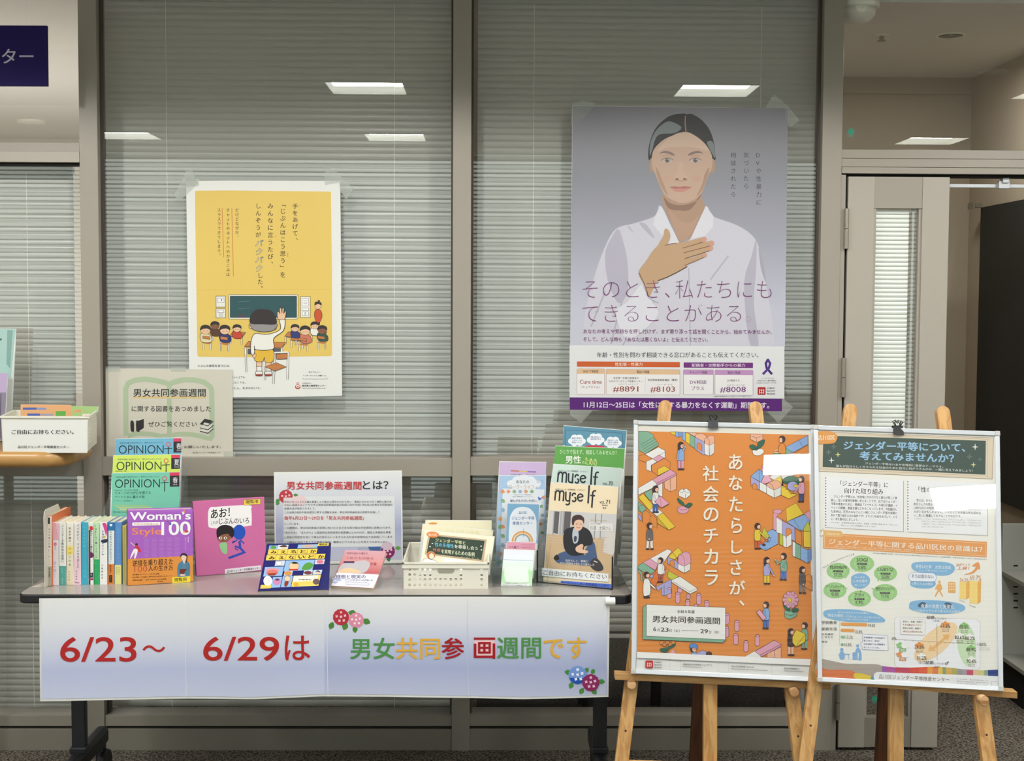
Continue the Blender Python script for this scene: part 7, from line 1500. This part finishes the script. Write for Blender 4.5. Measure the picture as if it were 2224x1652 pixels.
    for cx, cy, nm, v, w_, r in ((428, 152, 'SOGI', '5.8%', 84, 92), (246, 208, '性的指向', '57.2%', 128, 88), (606, 226, 'LGBTQ', '65.8%', 118, 88), (222, 355, 'アイデンティティ', '45.8%', 140, 88), (602, 372, '性的マイノリティ', '71.5%', 140, 94), (408, 418, 'アライ', '6.9%', 76, 88)):
        a.ell(cx, cy, r, r*.69, GRN, 3, n=28)
        for k in range(28):
            an = k*2*PI/28; a.line([(cx+r*.55*math.cos(an), cy+r*.44*math.sin(an)), (cx+r*.68*math.cos(an), cy+r*.53*math.sin(an))], 2.2, C(226, 240, 214), 5)
        a.text(nm, cx-w_/2, cy-42, cx+w_/2, cy-14, C(70, 70, 60), .01, l=7); a.rrect(cx-38, cy-4, cx+38, cy+9, 6, C(70, 60, 60), 6, sl=.02); a.text('知っている', cx-26, cy-1, cx+26, cy+7, C(226, 226, 220), l=8); a.text(v, cx-30, cy+16, cx+30, cy+44, C(90, 84, 80), .01, l=7, sl=.02)
    for x, y, dx, dy in ((385, 208, -12, -16), (310, 258, -14, -12), (548, 280, 6, -16), (315, 342, -16, 10), (505, 345, 14, 8), (418, 362, 0, 14)): a.poly([(x-8, y-4), (x+8, y-8), (x+dx*1.0, y+dy*1.3 if False else y+12)], GRN, 3)
    a.blob([(345, 280), (350, 248), (400, 226), (450, 232), (485, 262), (482, 305), (440, 338), (385, 340), (350, 315)], BLc, 3); a.text('みんなは', 372, 248, 448, 264, C(236, 244, 250), .01, l=6); a.text('この言葉を', 360, 274, 470, 296, C(240, 246, 252), .02, l=6); a.text('知ってる？', 372, 308, 462, 324, C(236, 244, 250), .01, l=6)
    for i, ch in enumerate('知らない言葉はぜひ調べてみてね！'): a.text(ch, 132+i*15, 164-i*6.4+((i-8)/8)**2*12, 143+i*15, 175-i*6.4+((i-8)/8)**2*12, C(110, 106, 90), l=6)
    a.blob([(805, 185), (815, 148), (900, 138), (1050, 140), (1120, 162), (1130, 205), (1080, 240), (980, 240), (850, 215)], BLc, 3); a.text('男性は仕事　女性は家庭', 834, 160, 1104, 188, C(240, 246, 252), .02, l=6, sl=.03); a.text('という考え方について', 862, 196, 1075, 212, C(236, 244, 250), .01, l=6, sl=.03)
    a.blob([(795, 300), (812, 272), (900, 270), (975, 285), (985, 315), (940, 340), (850, 338), (800, 322)], BLc, 3); a.text('と答えた人の割合', 805, 292, 968, 314, C(240, 246, 252), .01, l=6, sl=.03); a.rrect(782, 218, 992, 286, 32, C(238, 242, 250), 6, sl=.03, ln=2.5, lc=C(130, 150, 200)); a.text('そうは思わない', 804, 234, 972, 262, C(70, 80, 110), .01, l=9, sl=.03)
    OR2 = C(236, 178, 104); PY = C(246, 216, 130)
    a.blob([(1200, 238), (1260, 215), (1292, 178), (1262, 172), (1312, 140), (1326, 200), (1312, 192), (1270, 228)], C(234, 158, 96), 3, 3); a.text('20ポイント', 1140, 148, 1245, 172, C(236, 150, 110), .02, l=6, it=.3); a.text('上昇！', 1146, 176, 1238, 200, C(236, 150, 110), .03, l=6, it=.3)
    for x, y0, y1, w_ in ((1170, 285, 420, 48), (1245, 280, 455, 60)): a.poly([(x, y0), (x+w_, y0+8), (x+w_, y1+6), (x, y1)], PY, 3); a.poly([(x+w_, y0+8), (x+w_+28, y0), (x+w_+24, y1-10), (x+w_, y1+6)], C(236, 178, 90), 3)
    a.text('54.3%', 1170, 262, 1238, 290, C(222, 160, 110), .0, l=6, sl=.03); a.text('69.7%', 1248, 240, 1334, 278, C(222, 160, 110), .0, l=6, sl=.03); a.text('令和元年度', 1160, 422, 1208, 432, C(120, 110, 100), l=6, sl=.35); a.text('令和6年度', 1240, 462, 1290, 472, C(120, 110, 100), l=6, sl=.35)
    a.ell(1016, 292, 10, 11, OR2, 3); a.blob([(1002, 310), (1025, 306), (1038, 345), (1025, 360), (1045, 400), (1034, 400), (1012, 365), (990, 402), (980, 398), (1002, 350), (985, 350), (985, 340)], OR2, 3, 3); a.rrect(1082, 290, 1138, 374, 6, OR2, 3, sl=.05)
    for i in range(3):
        for j in range(3): a.rect(1090+j*15, 302+i*20, 1099+j*15, 312+i*20, C(246, 236, 214), 5)
    a.blob([(785, 478), (800, 442), (880, 430), (1000, 432), (1120, 445), (1200, 470), (1205, 505), (1130, 530), (1000, 535), (860, 520), (795, 500)], BLc, 3); a.text('食事の支度と洗濯を、', 875, 458, 1135, 490, C(238, 244, 250), .02, l=6, sl=.03); a.text('いつもやっていると答えた人の割合', 825, 498, 1175, 518, C(238, 244, 250), .02, l=6, sl=.03); a.blob([(850, 470), (880, 445), (915, 455), (900, 482), (865, 485)], C(76, 100, 124), 4, 3); a.blob([(1055, 452), (1095, 450), (1112, 470), (1100, 495), (1065, 490)], C(76, 100, 124), 4, 3)
    a.blob([(135, 545), (150, 508), (260, 498), (400, 505), (520, 530), (595, 570), (590, 598), (480, 600), (320, 595), (180, 572)], BLc, 3); a.text('あなたは次のような分野で、', 245, 514, 485, 528, C(238, 244, 250), .01, l=6, sl=.04); a.text('男女の地位', 168, 532, 285, 558, C(240, 246, 252), .03, l=6, sl=.03); a.text('は平等になっていると思いますか', 295, 545, 568, 560, C(238, 244, 250), .01, l=6, sl=.04); a.text('という問いと答えた人の割合', 272, 566, 475, 580, C(238, 244, 250), .01, l=6, sl=.04)
    for s_, x1, y, x2, c, v in (('学校教育', 236, 588, 468, C(234, 162, 84), '59.0%'), ('家庭生活', 236, 636, 370, C(234, 162, 84), '35.0%'), ('社会通念', 210, 680, 298, C(130, 190, 130), '13.3%'), ('政治', 164, 738, 288, C(130, 190, 130), '10.3%')):
        sm_ = 24 if x1 == 236 else 16
        a.text(s_, 120, y, x1, y+sm_, C(90, 80, 76), .02, l=6); a.rrect(266, y+(10 if x1 == 236 else 20), x2, y+(34 if x1 == 236 else 40), 9, c, 4, sl=.04); a.text(v, x2+6, y+22 if x1 == 236 else y+18, x2+60, y+46 if x1 == 236 else y+42, C(90, 84, 80), .0, l=6, sl=.03)
    a.text('しきたり', 122, 704, 208, 719, C(90, 80, 76), .02, l=6); a.line([(258, 590), (258, 768)], 2.5, C(200, 196, 160), 4)
    a.poly([(432, 688), (624, 700), (626, 812), (432, 806), (424, 780), (412, 758), (430, 752)], C(244, 244, 248), 4); a.line([(432, 688), (624, 700), (626, 812), (432, 806), (426, 775), (412, 758), (430, 750), (432, 688)], 2.5, C(140, 150, 200), 5)
    for i, s_ in enumerate(('学校教育では約6割と', '高いけれど、政治や', '社会通念では1割程度と', '低くなっているね。')): a.text(s_, 440, 706+i*25, 560+(i % 2 == 0)*44, 720+i*25, C(70, 80, 130), .01, l=7, sl=.03)
    SB_ = C(134, 178, 224)
    a.ell(274, 806, 13, 13, SB_, 4); a.blob([(262, 822), (285, 820), (296, 850), (290, 880), (262, 878), (255, 850)], SB_, 4); a.rect(285, 838, 334, 846, SB_, 4); a.line([(326, 845), (328, 880)], 4, SB_, 4); a.line([(250, 838), (262, 880)], 4, SB_, 4); a.rect(356, 826, 394, 882, SB_, 4, sl=.04); a.ell(394, 778, 12, 13, SB_, 4); a.blob([(376, 830), (384, 800), (400, 792), (420, 820), (424, 882), (400, 884), (404, 830)], SB_, 4, 4)
    # diagram
    a.rrect(675, 556, 1325, 940, 34, C(242, 242, 246), 3, sl=.03, ln=2.5, lc=C(200, 196, 190)); a.ell(988, 748, 205, 88, C(244, 214, 170), 6, rot=-.72, n=32); a.ell(1222, 765, 70, 168, C(206, 230, 190), 6, rot=-.12, n=32)
    a.poly([(928, 818), (948, 768), (962, 786), (1050, 712), (1038, 694), (1096, 688), (1078, 740), (1066, 726), (978, 800), (990, 818)], C(238, 184, 116), 8)
    a.line([(996, 612), (998, 884)], 2.5, C(120, 116, 110), 9); a.line([(692, 728), (1300, 764)], 2.5, C(180, 178, 150), 9)
    for x in (755, 815, 937, 1058, 1120): a.line([(x, 726+(x-692)*.06), (x, 738+(x-692)*.06)], 2.5, C(160, 158, 140), 9)
    K4 = C(80, 66, 62)
    a.text('結婚', 918, 548, 978, 574, K4, .02, l=10); a.text('していない', 984, 564, 1070, 578, K4, .01, l=10); a.text('（未婚）', 968, 582, 1022, 594, K4, l=10); a.text('結婚', 910, 890, 972, 918, K4, .02, l=10); a.text('している', 980, 906, 1048, 920, K4, .01, l=10); a.text('♂', 1056, 896, 1086, 924, K4, .01, l=10); a.text('（既婚）', 975, 930, 1018, 942, K4, l=10); a.text('0%', 654, 710, 690, 734, K4, .0, l=10); a.text('100%', 1306, 754, 1372, 778, K4, .0, l=10); a.text('いつもやっていると', 1312, 788, 1398, 796, C(130, 126, 120), l=10, sl=.04); a.text('答えた人の割合', 1314, 802, 1400, 810, C(130, 126, 120), l=10, sl=.04)
    def pot(x, y, c): a.poly([(x-32, y-14), (x-14, y-20), (x-6, y-30), (x+6, y-30), (x+14, y-20), (x+34, y-14), (x+24, y-2), (x+22, y+14), (x-20, y+12), (x-24, y-2)], c, 10)
    for x, y, v, c, f in ((1060, 620, '61.3%', C(232, 150, 72), 1), (1202, 628, '85.5%', C(140, 200, 120), 1), (1168, 706, '80.6%', C(244, 244, 240), 0), (1246, 714, '88.2%', C(244, 244, 240), 0), (862, 778, '29.5%', C(232, 150, 72), 1), (880, 862, '31.2%', C(244, 244, 240), 0), (1255, 800, '88.9%', C(140, 200, 120), 1), (1258, 886, '90.4%', C(244, 244, 240), 0)):
        pot(x, y, c); a.text(v, x-36, y-8, x+38, y+20, C(90, 60, 54), .01, l=12, sl=.02); a.text('男性・未婚', x-24, y+28, x+28, y+37, C(130, 110, 100), l=12); a.text('食事の支度', x-24, y+41, x+28, y+50, C(130, 110, 100), l=12)
    for y, c in ((780, C(140, 196, 120)), (850, C(226, 150, 90))): pot(716, y, c); pot(752, y+2, C(244, 244, 240)); a.rrect(710, y+18, 762, y+42, 4, c, 8); a.text('女性' if y < 800 else '男性', 720, y+22, 752, y+38, C(250, 250, 246), .02, l=12)
    a.rrect(718, 572, 906, 690, 12, C(246, 244, 240), 8, sl=.03, ln=2.5, lc=C(214, 190, 176))
    for i, s_ in enumerate(('女性は、未婚・既婚で', '大きな差はないけれど、', '男性は未婚・既婚で', '2倍以上の差があるね。')): a.text(s_, 736, 584+i*25, 888-(i == 2)*14, 599+i*25, C(160, 80, 60) if i in (1, 3) else C(90, 80, 76), .01, l=12, sl=.03)
    # rainbow foot
    def strip(x0, x1, y0a, y0b, y1a, y1b, c, l=4): a.poly([(x0, y0a), (x1, y0b), (x1, y1b), (x0, y1a)], c, l)
    a.blob([(92, 884), (200, 892), (300, 912), (420, 915), (580, 930), (580, 1040), (300, 1030), (92, 1012)], C(172, 160, 150), 3, 6)
    a.blob([(92, 940), (180, 960), (280, 958), (370, 975), (380, 1025), (240, 1020), (92, 1008)], C(216, 116, 62), 4, 5); a.blob([(370, 985), (440, 990), (500, 1010), (500, 1035), (380, 1026)], C(226, 196, 60), 5, 4); a.blob([(500, 1008), (530, 1005), (530, 1040), (495, 1036)], C(90, 150, 170), 5, 3)
    cols_ = [(580, C(150, 90, 170)), (610, C(176, 80, 156)), (680, C(196, 60, 90)), (790, C(214, 70, 50)), (860, C(222, 90, 50)), (925, C(232, 160, 60)), (965, C(224, 120, 80)), (1005, C(226, 190, 80)), (1040, C(140, 160, 110)), (1065, C(214, 170, 90)), (1110, C(180, 170, 90)), (1150, C(150, 150, 150)), (1190, C(170, 150, 160)), (1225, C(200, 70, 110)), (1272, C(226, 196, 150)), (1310, C(214, 200, 140)), (1355, C(140, 170, 140)), (1385, C(30, 50, 130)), (1461, None)]
    for (x0, c), (x1, _) in zip(cols_[:-1], cols_[1:]):
        f = lambda x: 930+(x-580)*.034+8*math.sin((x-580)/90); strip(x0, x1, f(x0), f(x1), 1046+(x0-580)*.068, 1046+(x1-580)*.068, c)
    a.poly([(92, 1014), (560, 1040), (1461, 1100), (1461, 1108), (92, 1024)], C(150, 60, 90), 5); a.rrect(516, 975, 1462, 1048, 34, C(240, 240, 242), 7, sl=.034); a.poly([(1380, 1002), (1462, 1006), (1462, 1092), (1380, 1086)], C(240, 240, 242), 8); a.poly([(1385, 960), (1461, 962), (1461, 1008), (1385, 1006)], C(30, 50, 130), 9)
    a.text('品川区ジェンダー平等推進センター', 556, 992, 1090, 1026, C(110, 80, 70), .004, l=10, sl=.05)
    for i, s_ in enumerate(('〒140-0003　品川区東大井5-18-1', '電話番号03-5479-4104　FAX03-5479-4111', 'ホームページはこちらから')): a.text(s_, 1146, 1024+i*16, 1390-(i == 2)*90, 1033+i*16, C(130, 110, 120), l=10, sl=.06)
    a.line([(1412, 1046), (1462, 1050), (1462, 1092), (1412, 1088), (1412, 1046)], 2, C(170, 168, 170), 10)
b2, a2, V2 = board('white framed board with the chalkboard headed information poster, on the right easel', [(1767, 924), (2170.5, 937.5), (2178.5, 1500.5), (1776, 1479.5)], (-.737, -.84, -1.053, -.95), art_white)
def clip(cx, cy, Y, lab):
    c = P(cx, cy, Y); t = thing('binder_clip', c, lab, 'clip')
    w_ = .0155; bd = MB().prism([c+Vector((-w_, -.012, -.018)), c+Vector((w_, -.012, -.018)), c+Vector((w_*.9, -.004, .006)), c+Vector((-w_*.9, -.004, .006))], (0, .0015, 0)); bd.prism([c+Vector((-w_, .018, -.018)), c+Vector((w_, .018, -.018)), c+Vector((w_*.9, .006, .006)), c+Vector((-w_*.9, .006, .006))], (0, .0015, 0)); bd.box(c.x-w_*.9, c.x+w_*.9, c.y-.004, c.y+.0075, c.z+.0045, c.z+.0065)
    link('body', bd, M['black'], t)
    for s in (-1, 1): link('handle', MB().tube([c+Vector((-.006, s*.002, .006)), c+Vector((-.012, s*.010, .018)), c+Vector((-.004, s*.012, .022)), c+Vector((.002, s*.010, .012)), c+Vector((.006, s*.012, .022)), c+Vector((.012, s*.010, .017)), c+Vector((.006, s*.002, .006))], .0016, 8), M['black'], t)
clip(1548, 916, a1.q(1548, 918).y-.002, 'black binder clip on the top edge of the orange poster board')
clip(1949.5, 929, a2.q(1949, 931).y-.002, 'black binder clip on the top edge of the information poster board')
